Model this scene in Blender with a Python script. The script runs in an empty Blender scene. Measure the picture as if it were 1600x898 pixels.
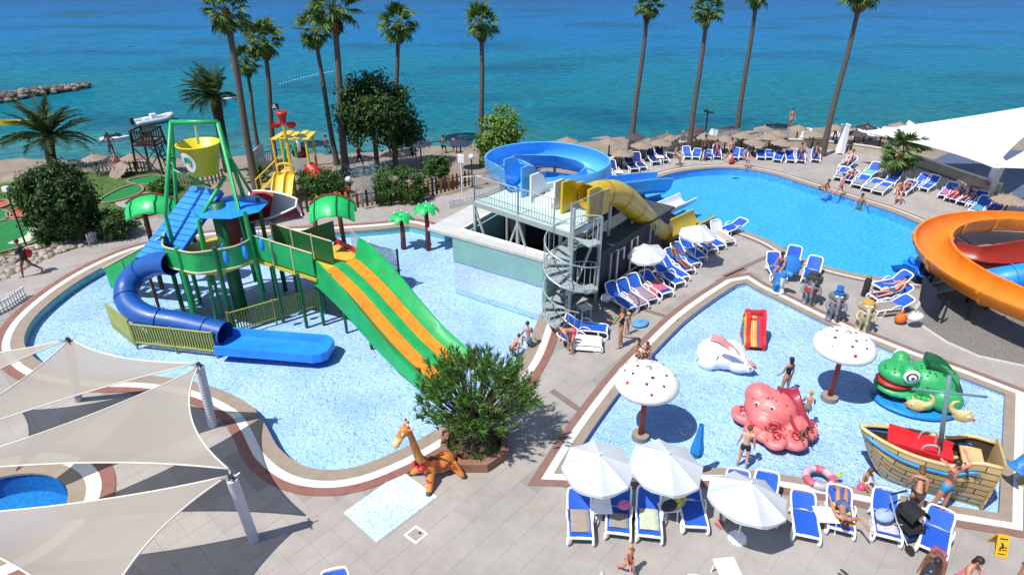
import bpy, math, random
from mathutils import Vector, Matrix, noise, geometry
R = math.radians
rnd = random.Random(7)
sc = bpy.context.scene
col = sc.collection
# ---------------------------------------------------------------- camera, sky, sun, exposure
FPX, PITCH, CAMH = 1000.0, R(28.7), 13.0
cd = bpy.data.cameras.new('camera'); cam = bpy.data.objects.new('camera', cd); col.objects.link(cam)
cd.sensor_width = 36.0; cd.lens = FPX / 1600 * 36; cd.clip_end = 6000; cd.clip_start = .3
cam.location = (0, 0, CAMH); cam.rotation_euler = (R(90) - PITCH, 0, 0)
sc.camera = cam
SUN_EL = R(60); SH = Vector((.80, .60))            # direction the shadows fall on the ground
w = bpy.data.worlds.new('World'); sc.world = w; w.use_nodes = True
sky = w.node_tree.nodes.new('ShaderNodeTexSky'); sky.sky_type = 'NISHITA'; sky.sun_disc = False
sky.sun_elevation = SUN_EL; sky.sun_rotation = math.atan2(-SH.x, -SH.y); sky.air_density = 1.0; sky.dust_density = .6; sky.ozone_density = 1.5
bg = w.node_tree.nodes['Background']; bg.inputs['Strength'].default_value = .11
w.node_tree.links.new(sky.outputs[0], bg.inputs[0])
sl = bpy.data.lights.new('sun', 'SUN'); sl.energy = 4.6; sl.angle = R(.53); sl.color = (1, .965, .90)
so = bpy.data.objects.new('sun', sl); col.objects.link(so)
ldir = Vector((SH.x * math.cos(SUN_EL), SH.y * math.cos(SUN_EL), -math.sin(SUN_EL)))
so.rotation_euler = ldir.to_track_quat('-Z', 'Y').to_euler(); so.location = (-20, -15, 40)
sc.view_settings.view_transform = 'Standard'; sc.view_settings.look = 'None'; sc.view_settings.gamma = 1.0
sc.view_settings.exposure = .40; sc.view_settings.use_curve_mapping = False
sc.cycles.max_bounces = 6; sc.cycles.transparent_max_bounces = 24; sc.cycles.caustics_reflective = False; sc.cycles.caustics_refractive = False
sc.cycles.sample_clamp_indirect = 4; sc.cycles.sample_clamp_direct = 12; sc.cycles.use_denoising = True

# ---------------------------------------------------------------- helpers
CP, SP = math.cos(PITCH), math.sin(PITCH)
def P(x, y, z=0.0):
    """ground position seen at photo pixel x, y, for something standing at height z"""
    u = (x - 800) / FPX; v = (y - 449) / FPX
    d = Vector((u, CP - v * SP, -SP - v * CP)); t = (z - CAMH) / d.z
    return Vector((d.x * t, d.y * t, z))
def PZ(x, y, Y):
    """height and place of what is seen at pixel x, y at distance Y"""
    u = (x - 800) / FPX; v = (y - 449) / FPX
    d = Vector((u, CP - v * SP, -SP - v * CP)); t = Y / d.y
    return Vector((d.x * t, Y, CAMH + d.z * t))
def Q(p):
    z = p[1] * CP - (p[2] - CAMH) * SP; up = p[1] * SP + (p[2] - CAMH) * CP
    return 800 + FPX * p[0] / z, 449 - FPX * up / z
def S(h):
    h = h.lstrip('#'); o = []
    for i in (0, 2, 4):
        c = int(h[i:i+2], 16) / 255; o.append(c / 12.92 if c <= .04045 else ((c + .055) / 1.055) ** 2.4)
    return o
def smooth01(t): t = max(0, min(1, t)); return t * t * (3 - 2 * t)
def catmull(pts, closed=True, k=6):
    pts = [Vector(p) for p in pts]; n = len(pts); out = []
    rng = range(n) if closed else range(n - 1)
    for i in rng:
        g = (lambda j: pts[j % n]) if closed else (lambda j: pts[max(0, min(n - 1, j))])
        a, b, c, d = g(i - 1), g(i), g(i + 1), g(i + 2)
        for s in range(k):
            t = s / k
            out.append(.5 * ((2 * b) + (c - a) * t + (2 * a - 5 * b + 4 * c - d) * t * t + (3 * b - a - 3 * c + d) * t ** 3))
    if not closed: out.append(pts[-1])
    return out
def area(l): return sum(l[i].x * l[(i + 1) % len(l)].y - l[(i + 1) % len(l)].x * l[i].y for i in range(len(l))) / 2
def ccw(l): return l if area(l) > 0 else l[::-1]
def offset(l, d):
    """offset a CCW loop outwards by d"""
    n = len(l); o = []
    for i in range(n):
        a = l[i] - l[i - 1]; b = l[(i + 1) % n] - l[i]
        na = Vector((a.y, -a.x)).normalized(); nb = Vector((b.y, -b.x)).normalized()
        m = (na + nb); m = m.normalized() if m.length > 1e-6 else na
        k = d / max(.35, m.dot(na)); o.append(Vector((l[i].x + m.x * k, l[i].y + m.y * k, l[i].z)))
    return o
def inside(pt, l):
    c = False; n = len(l); x, y = pt[0], pt[1]
    for i in range(n):
        a, b = l[i], l[i - 1]
        if (a.y > y) != (b.y > y) and x < (b.x - a.x) * (y - a.y) / (b.y - a.y) + a.x: c = not c
    return c

MATS = {}
def mat(name, c, rough=.5, var=.12, scale=4., bump=0., bscale=40., metal=0., spec=.5, c2=None, coat=0., isl=False, transl=0., stretch=None, sub=0, world=0):
    if name in MATS: return MATS[name]
    if isinstance(c, str): c = S(c)
    if isinstance(c2, str): c2 = S(c2)
    m = bpy.data.materials.new(name); m.use_nodes = True; nt = m.node_tree; N = nt.nodes; L = nt.links
    b = N['Principled BSDF']; b.inputs['Roughness'].default_value = rough; b.inputs['Metallic'].default_value = metal
    b.inputs['Specular IOR Level'].default_value = spec; b.inputs['Coat Weight'].default_value = coat
    tc = N.new('ShaderNodeTexCoord'); mp = N.new('ShaderNodeMapping'); L.new(tc.outputs['Object'], mp.inputs[0])
    if stretch: mp.inputs['Scale'].default_value = stretch
    mx = N.new('ShaderNodeMix'); mx.data_type = 'RGBA'
    a = c2 if c2 else [x * (1 - var) for x in c]; bb = c if c2 else [min(1, x * (1 + var)) for x in c]
    mx.inputs[6].default_value = (*a, 1); mx.inputs[7].default_value = (*bb, 1)
    if isl:
        g = N.new('ShaderNodeNewGeometry'); L.new(g.outputs['Random Per Island'], mx.inputs[0])
    else:
        n = N.new('ShaderNodeTexNoise'); n.inputs['Scale'].default_value = scale; n.inputs['Detail'].default_value = 5; n.inputs['Roughness'].default_value = .65
        L.new(mp.outputs[0], n.inputs[0]); cr = N.new('ShaderNodeMapRange'); cr.inputs[1].default_value = .3; cr.inputs[2].default_value = .7
        L.new(n.outputs[0], cr.inputs[0]); L.new(cr.outputs[0], mx.inputs[0])
    if world:      # broad wear and damp patches in scene coordinates
        ge = N.new('ShaderNodeNewGeometry'); n3 = N.new('ShaderNodeTexNoise'); n3.inputs['Scale'].default_value = .45; n3.inputs['Detail'].default_value = 6; n3.inputs['Roughness'].default_value = .6; L.new(ge.outputs['Position'], n3.inputs[0]); L.new(ge.outputs['Position'], mp.inputs[0])
        r3 = N.new('ShaderNodeMapRange'); r3.inputs[1].default_value = .32; r3.inputs[2].default_value = .68; r3.inputs[3].default_value = 1 - world; r3.inputs[4].default_value = 1 + world * .7; L.new(n3.outputs[0], r3.inputs[0])
        vm = N.new('ShaderNodeVectorMath'); vm.operation = 'SCALE'; L.new(mx.outputs[2], vm.inputs[0]); L.new(r3.outputs[0], vm.inputs[3]); L.new(vm.outputs[0], b.inputs['Base Color'])
    else: L.new(mx.outputs[2], b.inputs['Base Color'])
    if bump:
        n2 = N.new('ShaderNodeTexNoise'); n2.inputs['Scale'].default_value = bscale; n2.inputs['Detail'].default_value = 4; L.new(mp.outputs[0], n2.inputs[0])
        bp = N.new('ShaderNodeBump'); bp.inputs['Strength'].default_value = bump; bp.inputs['Distance'].default_value = .03
        L.new(n2.outputs[0], bp.inputs['Height']); L.new(bp.outputs[0], b.inputs['Normal'])
    if transl:
        t = N.new('ShaderNodeBsdfTranslucent'); L.new(mx.outputs[2], t.inputs[0]); ms = N.new('ShaderNodeMixShader'); ms.inputs[0].default_value = transl
        L.new(b.outputs[0], ms.inputs[1]); L.new(t.outputs[0], ms.inputs[2]); L.new(ms.outputs[0], N['Material Output'].inputs[0])
    MATS[name] = m; return m

class MB:
    def __init__(s): s.v = []; s.f = []; s.m = []
    def add(s, vs, fs, m=0):
        b = len(s.v); s.v += [tuple(v) for v in vs]; s.f += [tuple(i + b for i in f) for f in fs]; s.m += [m] * len(fs); return s
    def box(s, c, d, rz=0, m=0, M=None):
        hx, hy, hz = d[0] / 2, d[1] / 2, d[2] / 2
        T = M if M is not None else Matrix.Translation(c) @ Matrix.Rotation(rz, 4, 'Z')
        vs = [T @ Vector((x, y, z)) for z in (-hz, hz) for x, y in ((-hx, -hy), (hx, -hy), (hx, hy), (-hx, hy))]
        return s.add(vs, [(3, 2, 1, 0), (4, 5, 6, 7), (0, 1, 5, 4), (1, 2, 6, 5), (2, 3, 7, 6), (3, 0, 4, 7)], m)
    def bar(s, a, b, wd, ht, m=0):
        a = Vector(a); b = Vector(b); d = b - a; q = d.to_track_quat('Y', 'Z').to_matrix().to_4x4()
        return s.box(None, (wd, d.length, ht), m=m, M=Matrix.Translation((a + b) / 2) @ q)
    def tube(s, pts, r, n=8, cap=True, closed=False, m=0, flat=1.0):
        pts = [Vector(p) for p in pts]; k = len(pts); rr = r if isinstance(r, (list, tuple)) else [r] * k
        vs = []; N0 = None
        for i in range(k):
            t = ((pts[(i + 1) % k] - pts[i - 1]) if closed else (pts[min(i + 1, k - 1)] - pts[max(i - 1, 0)])).normalized()
            if N0 is None: N0 = t.orthogonal().normalized() if abs(t.z) > .95 else Vector((0, 0, 1))
            N0 = (N0 - t * N0.dot(t)); N0 = N0.normalized() if N0.length > 1e-5 else t.orthogonal().normalized()
            B = t.cross(N0)
            for j in range(n):
                a = 2 * math.pi * j / n; vs.append(pts[i] + (N0 * math.cos(a) * flat + B * math.sin(a)) * rr[i])
        fs = [(i * n + j, i * n + (j + 1) % n, ((i + 1) % k) * n + (j + 1) % n, ((i + 1) % k) * n + j) for i in range(k if closed else k - 1) for j in range(n)]
        if cap and not closed: fs += [tuple(range(n - 1, -1, -1)), tuple((k - 1) * n + j for j in range(n))]
        return s.add(vs, fs, m)
    def ell(s, c, r, n=12, k=8, m=0, M=None):
        c = Vector(c); r = r if isinstance(r, (list, tuple)) else (r, r, r); vs = []
        for i in range(1, k):
            a = math.pi * i / k
            for j in range(n):
                b = 2 * math.pi * j / n; vs.append(Vector((r[0] * math.sin(a) * math.cos(b), r[1] * math.sin(a) * math.sin(b), r[2] * math.cos(a))))
        vs += [Vector((0, 0, r[2])), Vector((0, 0, -r[2]))]
        if M is not None: vs = [M @ v for v in vs]
        vs = [v + c for v in vs]; T = (k - 1) * n
        fs = [(i * n + j, (i + 1) * n + j, (i + 1) * n + (j + 1) % n, i * n + (j + 1) % n) for i in range(k - 2) for j in range(n)]
        fs += [(T, j, (j + 1) % n) for j in range(n)] + [(T + 1, (k - 2) * n + (j + 1) % n, (k - 2) * n + j) for j in range(n)]
        return s.add(vs, fs, m)
    def lathe(s, prof, c=(0, 0, 0), n=16, m=0):
        c = Vector(c); k = len(prof); vs = [c + Vector((r * math.cos(2 * math.pi * j / n), r * math.sin(2 * math.pi * j / n), z)) for r, z in prof for j in range(n)]
        return s.add(vs, [(i * n + j, i * n + (j + 1) % n, (i + 1) * n + (j + 1) % n, (i + 1) * n + j) for i in range(k - 1) for j in range(n)], m)
    def prism(s, l, z0, z1, m=0, top=True):
        l = ccw([Vector(p) for p in l]); n = len(l)
        vs = [(p.x, p.y, z0) for p in l] + [(p.x, p.y, z1) for p in l]
        fs = [(i, (i + 1) % n, n + (i + 1) % n, n + i) for i in range(n)]
        tri = geometry.tessellate_polygon([[Vector((p.x, p.y, 0)) for p in l]])
        for t in tri:
            a, b, c = [l[i] for i in t]
            t = tuple(t) if (b.x - a.x) * (c.y - a.y) - (b.y - a.y) * (c.x - a.x) > 0 else tuple(t)[::-1]
            if top: fs.append(tuple(i + n for i in t))
            fs.append(t[::-1])
        return s.add(vs, fs, m)
    def sheet(s, loops, z, m=0):
        loops = [[Vector((p.x, p.y, 0)) for p in l] for l in loops]; allp = [p for l in loops for p in l]
        fs = []
        for t in geometry.tessellate_polygon(loops):
            a, b, c = [allp[i] for i in t]
            fs.append(tuple(t) if (b.x - a.x) * (c.y - a.y) - (b.y - a.y) * (c.x - a.x) > 0 else tuple(t)[::-1])
        return s.add([(p.x, p.y, z) for p in allp], fs, m)
    def band(s, a, b, z0, z1, m=0):
        """raised ring between two loops of equal length"""
        n = len(a)
        vs = [(p.x, p.y, z) for l, z in ((a, z0), (a, z1), (b, z1), (b, z0)) for p in l]
        fs = []
        for k in range(3):
            for i in range(n): fs.append((k * n + i, (k + 1) * n + i, (k + 1) * n + (i + 1) % n, k * n + (i + 1) % n))
        return s.add(vs, fs, m)
    def rows(s, rows, closed=False, m=0):
        n = len(rows[0]); vs = [p for r in rows for p in r]
        return s.add(vs, [(i * n + j, i * n + (j + 1) % n, (i + 1) * n + (j + 1) % n, (i + 1) * n + j) for i in range(len(rows) - 1) for j in range(n if closed else n - 1)], m)
    def sweep(s, path, prof, m=0, cap=True, roll=None, scale=None, up=Vector((0, 0, 1))):
        """closed profile [(lateral, height)] along path; lateral + is to the right of travel"""
        path = [Vector(p) for p in path]; k = len(path); rows = []
        for i in range(k):
            t = (path[min(i + 1, k - 1)] - path[max(i - 1, 0)]).normalized(); lat = t.cross(up).normalized(); u = lat.cross(t)
            if roll:
                q = Matrix.Rotation(roll[i] if isinstance(roll, list) else roll, 3, t); lat = q @ lat; u = q @ u
            sx = scale[i] if scale else 1
            pr = prof(i / (k - 1)) if callable(prof) else prof
            rows.append([path[i] + lat * a * sx + u * b for a, b in pr])
        s.rows(rows, closed=True, m=m)
        if cap:
            n = len(rows[0]); b = len(s.v) - n * k
            s.f += [tuple(b + j for j in range(n)), tuple(b + (k - 1) * n + n - 1 - j for j in range(n))]; s.m += [m, m]
        return s
    def mesh(s, name, mats, smooth=False, off=None):
        me = bpy.data.meshes.new(name)
        me.from_pydata([(v[0] - off.x, v[1] - off.y, v[2] - off.z) for v in s.v] if off is not None else s.v, [], s.f)
        for x in (mats if isinstance(mats, (list, tuple)) else [mats]): me.materials.append(x)
        if len(me.materials) > 1: me.polygons.foreach_set('material_index', s.m)
        if smooth:
            me.polygons.foreach_set('use_smooth', [True] * len(me.polygons))
            if smooth is not True:
                me.set_sharp_from_angle(angle=R(smooth))
        me.update(); return me
    def build(s, name, mats, parent=None, smooth=False, kind=None, label=None):
        me = s.mesh(name, mats, smooth, OFF.get(parent.name) if parent else None)
        return put(name, me, parent, kind=kind, label=label)
OFF = {}
def put(name, me, parent=None, M=None, kind=None, label=None):
    o = bpy.data.objects.new(name, me); col.objects.link(o)
    if parent:
        o.parent = parent
        if parent.name in OFF: OFF[o.name] = OFF[parent.name]
    if M is not None: o.matrix_local = M
    if kind: o['kind'] = kind
    if label: o['label'] = label
    return o
def tag(o, label, cat, group=None):
    o['label'] = label; o['category'] = cat
    if group: o['group'] = group
    return o
def T(name, label, cat, loc=(0, 0, 0), rz=0, group=None, world=False):
    """an Empty at the thing's base; world=True: its parts are given in scene coordinates"""
    o = bpy.data.objects.new(name, None); col.objects.link(o); o.location = loc; o.rotation_euler = (0, 0, rz); o.empty_display_size = .2
    if world: OFF[o.name] = Vector(loc)
    return tag(o, label, cat, group)
def thing1(mb, name, mats, label, cat, group=None, smooth=False):
    """a thing that is one mesh, origin at the middle of its base"""
    xs = [v[0] for v in mb.v]; ys = [v[1] for v in mb.v]; zs = [v[2] for v in mb.v]
    c = Vector(((min(xs) + max(xs)) / 2, (min(ys) + max(ys)) / 2, min(zs)))
    o = put(name, mb.mesh(name, mats, smooth, c)); o.location = c; return tag(o, label, cat, group)
def struct(mb, name, mats, smooth=False, parent=None):
    o = mb.build(name, mats, parent, smooth)
    if not parent: o['kind'] = 'structure'
    return o
def copy_tree(o, parent=None):
    c = o.copy(); col.objects.link(c); c.parent = parent
    if parent: c.matrix_parent_inverse = o.matrix_parent_inverse
    for ch in list(o.children): copy_tree(ch, c)
    return c
def Mt(loc, rz=0, s=1, rx=0, ry=0):
    return Matrix.Translation(loc) @ Matrix.Rotation(rz, 4, 'Z') @ Matrix.Rotation(ry, 4, 'Y') @ Matrix.Rotation(rx, 4, 'X') @ (Matrix.Diagonal((*s, 1)) if isinstance(s, (tuple, list)) else Matrix.Scale(s, 4))
ORD = 'first second third fourth fifth sixth seventh eighth ninth tenth eleventh twelfth thirteenth fourteenth fifteenth sixteenth seventeenth eighteenth nineteenth twentieth twenty-first twenty-second twenty-third twenty-fourth'.split()
# common materials
WHITE = mat('white_plastic', '#e9e9ea', .4, .05)
STEEL = mat('galvanised_steel', '#a9b2b4', .45, .12, metal=.35)
DARK = mat('dark_metal', '#22262a', .5, .2)
BLUEF = mat('blue_sling', '#1450b4', .7, .12, 12)
# ---------------------------------------------------------------- people: one continuous skinned body for each pose, clothes and hair as children
def fk(t=0, h=0, hl=3, hr=-3, kl=4, kr=4, al=5, ar=5, el=12, er=12, ol=8, orr=8, legout=3, fem=False, turn=0):
    """t torso lean forward, h head, hl/hr thigh forward, k knee, a arm forward, e elbow, o arm out (degrees); faces -Y"""
    J = {}
    t, h = R(t), R(h); u = Vector((0, -math.sin(t), math.cos(t))); f = Vector((0, -math.cos(t), -math.sin(t)))
    J['pel'] = (Vector((0, 0, 0)), .108 if fem else .102); J['waist'] = (u * .16, .088 if fem else .102); J['chest'] = (u * .34 + f * .01, .108 if fem else .122)
    J['up'] = (u * .47, .085); J['neck'] = (u * .57, .046)
    hu = Vector((0, -math.sin(t + h), math.cos(t + h))); hf = Vector((0, -math.cos(t + h), -math.sin(t + h)))
    tw = Matrix.Rotation(R(turn), 3, hu); hf = tw @ hf; hx = tw @ Vector((1, 0, 0))
    J['hlow'] = (J['neck'][0] + hu * .075 + hf * .02, .056); J['hmid'] = (J['neck'][0] + hu * .155 + hf * .012, .079); J['htop'] = (J['neck'][0] + hu * .225 + hf * .004, .058)
    sw = .155 if fem else .18
    for s, a, e, o in ((1, al, el, ol), (-1, ar, er, orr)):
        k = 'l' if s > 0 else 'r'
        J['sh' + k] = (u * .475 + Vector((s * sw, 0, 0)), .056)
        def d(an, o=o, s=s):
            an = R(an); v = -u * math.cos(an) + f * math.sin(an); return (v * math.cos(R(o)) + Vector((s * math.sin(R(o)), 0, 0))).normalized()
        J['el' + k] = (J['sh' + k][0] + d(a) * .29, .041); J['wr' + k] = (J['el' + k][0] + d(a + e) * .25, .028)
        hd = d(a + e + 8); J['pa' + k] = (J['wr' + k][0] + hd * .07, .036)
        side = Vector((0, -1, 0)) if abs(hd.y) < .8 else Vector((0, 0, 1)); side = (side - hd * side.dot(hd)).normalized()
        for q in range(4):
            b = J['pa' + k][0] + side * (.03 - .02 * q) + hd * .03; ln = (.068, .078, .072, .056)[q]
            J['f%d%s' % (q, k)] = (b + hd * ln * .5, .0095); J['g%d%s' % (q, k)] = (b + hd * ln + Vector((-s * .012, 0, 0)), .008)
        J['th' + k] = (J['wr' + k][0] + hd * .045 + side * .045, .0105); J['ti' + k] = (J['wr' + k][0] + hd * .085 + side * .06, .009)
    for s, a, kn in ((1, hl, kl), (-1, hr, kr)):
        k = 'l' if s > 0 else 'r'
        def d(an, s=s): an = R(an); return Vector((s * math.sin(R(legout)), -math.sin(an), -math.cos(an))).normalized()
        J['hi' + k] = (Vector((s * .088, 0, 0)) - u * .04, .1 if fem else .094); J['tm' + k] = (J['hi' + k][0] + d(a) * .2, .08); J['kn' + k] = (J['hi' + k][0] + d(a) * .42, .056)
        J['ca' + k] = (J['kn' + k][0] + d(a - kn) * .14 , .056); J['an' + k] = (J['kn' + k][0] + d(a - kn) * .41, .036)
        fd = d(a - kn + 88); J['he' + k] = (J['an' + k][0] + d(a - kn) * .035 - fd * .03, .036); J['to' + k] = (J['an' + k][0] + d(a - kn) * .05 + fd * .15, .03)
    ED = [('pel', 'waist'), ('waist', 'chest'), ('chest', 'up'), ('up', 'neck'), ('neck', 'hlow'), ('hlow', 'hmid'), ('hmid', 'htop')]
    for k in 'lr':
        ED += [('up', 'sh' + k), ('sh' + k, 'el' + k), ('el' + k, 'wr' + k), ('wr' + k, 'pa' + k), ('wr' + k, 'th' + k), ('th' + k, 'ti' + k)]
        for q in range(4): ED += [('pa' + k, 'f%d%s' % (q, k)), ('f%d%s' % (q, k), 'g%d%s' % (q, k))]
        ED += [('pel', 'hi' + k), ('hi' + k, 'tm' + k), ('tm' + k, 'kn' + k), ('kn' + k, 'ca' + k), ('ca' + k, 'an' + k), ('an' + k, 'he' + k), ('he' + k, 'to' + k)]
    J['_f'] = (hf, hu, hx)
    return J, ED
CL = {'briefs': ('pel hil hir', .016, {'pel': .2}), 'shorts': ('waist pel hil hir tml tmr', .022, {'waist': -.3}), 'top': ('chest up', .012, {}),
      'suit': ('up chest waist pel hil hir', .012, {}), 'shirt': ('up chest waist pel shl shr ell elr', .02, {}), 'leggings': ('pel hil hir tml tmr knl knr cal car', .012, {})}
def skin_mesh(J, ED, keep=None, inf=0, root='pel', shrink=()):
    names = [k for k in J if k[0] != '_' and (keep is None or k in keep)]
    ix = {k: i for i, k in enumerate(names)}
    me = bpy.data.meshes.new('sk'); me.from_pydata([J[k][0] for k in names], [(ix[a], ix[b]) for a, b in ED if a in ix and b in ix], [])
    o = bpy.data.objects.new('sk', me); col.objects.link(o)
    md = o.modifiers.new('s', 'SKIN'); md.branch_smoothing = .6; md.use_smooth_shade = True; sb = o.modifiers.new('b', 'SUBSURF'); sb.levels = 1; sb.render_levels = 1
    if not me.skin_vertices: 
        bpy.context.view_layer.objects.active = o
    for k, i in ix.items():
        r = J[k][1] + inf; sv = me.skin_vertices[0].data[i]; sv.radius = (r, r); sv.use_root = (k == root) or (root not in ix and i == 0)
    dg = bpy.context.evaluated_depsgraph_get(); dg.update(); r = bpy.data.meshes.new_from_object(o.evaluated_get(dg)); bpy.data.objects.remove(o); return r
POSE = {
    'stand': dict(), 'standf': dict(fem=True, al=10, ar=-4, el=20), 'walk': dict(hl=24, hr=-20, kl=12, kr=24, al=-18, ar=22, el=15, er=30),
    'armsup': dict(fem=False, al=150, ar=140, el=95, er=100, ol=20, orr=20, hl=4, hr=-6), 'hips': dict(al=-25, ar=-25, el=85, er=85, ol=38, orr=38),
    'carry': dict(hl=22, hr=-22, kl=14, kr=26, al=25, ar=20, el=75, er=70), 'bend': dict(t=75, h=-20, hl=14, hr=6, kl=10, kr=10, al=55, ar=50, el=15, er=20),
    'bendf': dict(t=60, h=5, hl=30, hr=0, kl=25, kr=12, al=65, ar=45, el=20, er=30, fem=True), 'hold': dict(fem=True, al=35, ar=30, el=70, er=75),
    'sit': dict(t=12, h=8, hl=88, hr=84, kl=85, kr=80, al=35, ar=30, el=40, er=45), 'sitf': dict(t=8, h=12, hl=86, hr=90, kl=78, kr=88, al=40, ar=25, el=50, er=60, fem=True),
    'lounge': dict(t=-42, h=22, hl=84, hr=88, kl=2, kr=4, al=8, ar=12, el=30, er=35, ol=16, orr=16), 'loungef': dict(t=-42, h=25, hl=112, hr=88, kl=58, kr=4, al=10, ar=60, el=30, er=95, fem=True, ol=14),
    'prone': dict(t=88, h=-4, turn=60, hl=-88, hr=-86, kl=2, kr=5, al=120, ar=130, el=60, er=55, ol=35, orr=35), 'pronef': dict(t=86, h=4, turn=70, hl=-90, hr=-87, kl=0, kr=12, al=140, ar=20, el=60, er=10, ol=35, orr=10, fem=True),
    'supinef': dict(t=-84, h=12, hl=124, hr=112, kl=74, kr=58, al=14, ar=120, el=20, er=70, ol=20, orr=30, fem=True),
    'crouch': dict(t=35, h=-5, hl=115, hr=100, kl=130, kr=120, al=50, ar=45, el=30, er=30), 'float': dict(t=10, hl=20, hr=5, kl=30, kr=20, al=40, ar=30, el=30, er=40, ol=30, orr=20),
}
BODY = {}; PJ = {}
CLUSE = {'stand': ['shorts', 'briefs'], 'standf': ['suit', 'briefs', 'top'], 'walk': ['shorts', 'briefs'], 'armsup': ['shorts'], 'hips': ['shorts'], 'carry': ['shorts', 'shirt'], 'bend': ['shorts'],
         'bendf': ['briefs', 'top'], 'hold': ['suit'], 'sit': ['shorts'], 'sitf': ['briefs', 'top', 'suit'], 'lounge': ['shorts'], 'loungef': ['briefs', 'top'], 'prone': ['shorts'], 'pronef': ['briefs', 'top'], 'supinef': ['briefs', 'top'], 'crouch': ['briefs'], 'float': ['shorts']}
for k, a in POSE.items():
    J, ED = fk(**a); PJ[k] = J
    me = skin_mesh(J, ED); me.name = 'body'
    hf, hu, hx = J['_f']; c = J['hmid'][0]; ex = MB()
    F3 = Matrix((hx, -hf, hu)).transposed().to_4x4()
    for s in (-1, 1):
        ex.ell(c + hf * .079 + hx * .031 * s + hu * .0, (.013, .008, .008), 6, 4, 1, F3); ex.ell(c + hx * .083 * s - hu * .01, (.012, .02, .03), 6, 4, 0, F3)
    ex.ell(c + hf * .09 - hu * .022, (.012, .018, .02), 6, 4, 0, F3); ex.ell(c + hf * .076 - hu * .058, (.022, .008, .007), 6, 4, 2, F3)
    n0 = len(me.vertices); b = MB(); b.v = [tuple(v.co) for v in me.vertices]; b.f = [tuple(p.vertices) for p in me.polygons]; b.m = [0] * len(b.f)
    b.add(ex.v, ex.f); b.m[-len(ex.f):] = ex.m
    zlow = min(v[2] for v in b.v)
    eye = mat('eye_dark', '#1a1210', .3); lip = mat('lips', '#8c3f38', .5)
    BODY[k] = (b.mesh('body', [WHITE, eye, lip], True), zlow)
    for cn in CLUSE[k]:
        kp, inf, _ = CL[cn]; kp = kp.split(); BODY[k, cn] = skin_mesh(J, ED, kp, inf, root='pel' if 'pel' in kp else 'up'); BODY[k, cn].name = cn; BODY[k, cn].materials.append(WHITE)
    for hn in ('short', 'long', 'cap'):
        hb = MB()
        hb.ell(c + hu * .028 - hf * .018, (.092, .098, .088), 12, 8, 0, F3)
        if hn == 'long': hb.ell(c - hu * .07 - hf * .055, (.085, .05, .12), 10, 8, 0, F3)
        if hn == 'cap': hb.ell(c + hu * .045 + hf * .09, (.075, .075, .01), 10, 4, 0, F3)
        BODY[k, 'hair', hn] = hb.mesh('hair', [WHITE], True)
SKIN = {'tan': mat('skin_tan', '#a8785c', .5, .08, 10), 'pale': mat('skin_pale', '#cf9c84', .5, .08, 10), 'brown': mat('skin_brown', '#7c5340', .5, .08, 10), 'red': mat('skin_sunburnt', '#c0846e', .5, .08, 10)}
def cloth(h): return mat('cloth_' + h, h, .8, .15, 15)
def person(loc, rz, pose, label, skin='tan', hair=('short', '#2b1a10'), cl=(), scale=.97, group=None, lift=None):
    """loc: where feet (or, with lift, the pelvis at that height above loc) are"""
    me, zl = BODY[pose]; z = -zl * scale if lift is None else lift
    root = T('person', label, 'person', Vector(loc), rz, group); Mx = Mt((0, 0, z), 0, scale)
    def part(nm, me, m):
        o = put(nm, me, root, Mx); o.material_slots[0].link = 'OBJECT'; o.material_slots[0].material = m; return o
    part('body', me, SKIN[skin])
    part('hair' if hair[0] != 'cap' else 'cap', BODY[pose, 'hair', hair[0]], mat('hair_' + hair[1], hair[1], .6, .3, 30))
    for cn, h in cl: part({'top': 'bikini_top', 'suit': 'swimsuit', 'briefs': 'swim_briefs', 'shorts': 'swim_shorts'}.get(cn, cn), BODY[pose, cn], cloth(h))
    return root
# ================================================================ SETTING
SEA = -.55
# ---- shoreline and beach
shore_px = [(-900, 330), (-300, 262), (0, 243), (100, 240), (230, 236), (340, 238), (480, 233), (600, 228), (700, 222), (830, 216), (900, 212), (1000, 206), (1100, 201), (1200, 194), (1300, 193), (1420, 193), (1530, 185), (1600, 168), (1900, 120)]
shore = sorted([P(x, y, SEA) for x, y in shore_px], key=lambda p: p.x)
def ys(x):
    if x <= shore[0].x: return shore[0].y
    for a, b in zip(shore, shore[1:]):
        if x <= b.x: return a.y + (b.y - a.y) * (x - a.x) / (b.x - a.x)
    return shore[-1].y
def ground(x, y):
    d = ys(x) - y + .35 * noise.noise((x * .25, y * .1, 3)); k = -.12
    if d > 9: z = k
    elif d > 0: z = SEA + (k - SEA) * smooth01(d / 9)
    else: z = SEA + .07 * d
    return max(-3.2, z) - .03 + (.05 * noise.noise((x * .6, y * .6, 1)) + .03 * noise.noise((x * 1.7, y * 1.7, 5))) * (1 if d > .5 else .3)
def G(x, y): 
    """ground point at pixel on the sand"""
    p = P(x, y, -.15)
    for _ in range(4): p = P(x, y, ground(p.x, p.y))
    return p
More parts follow.
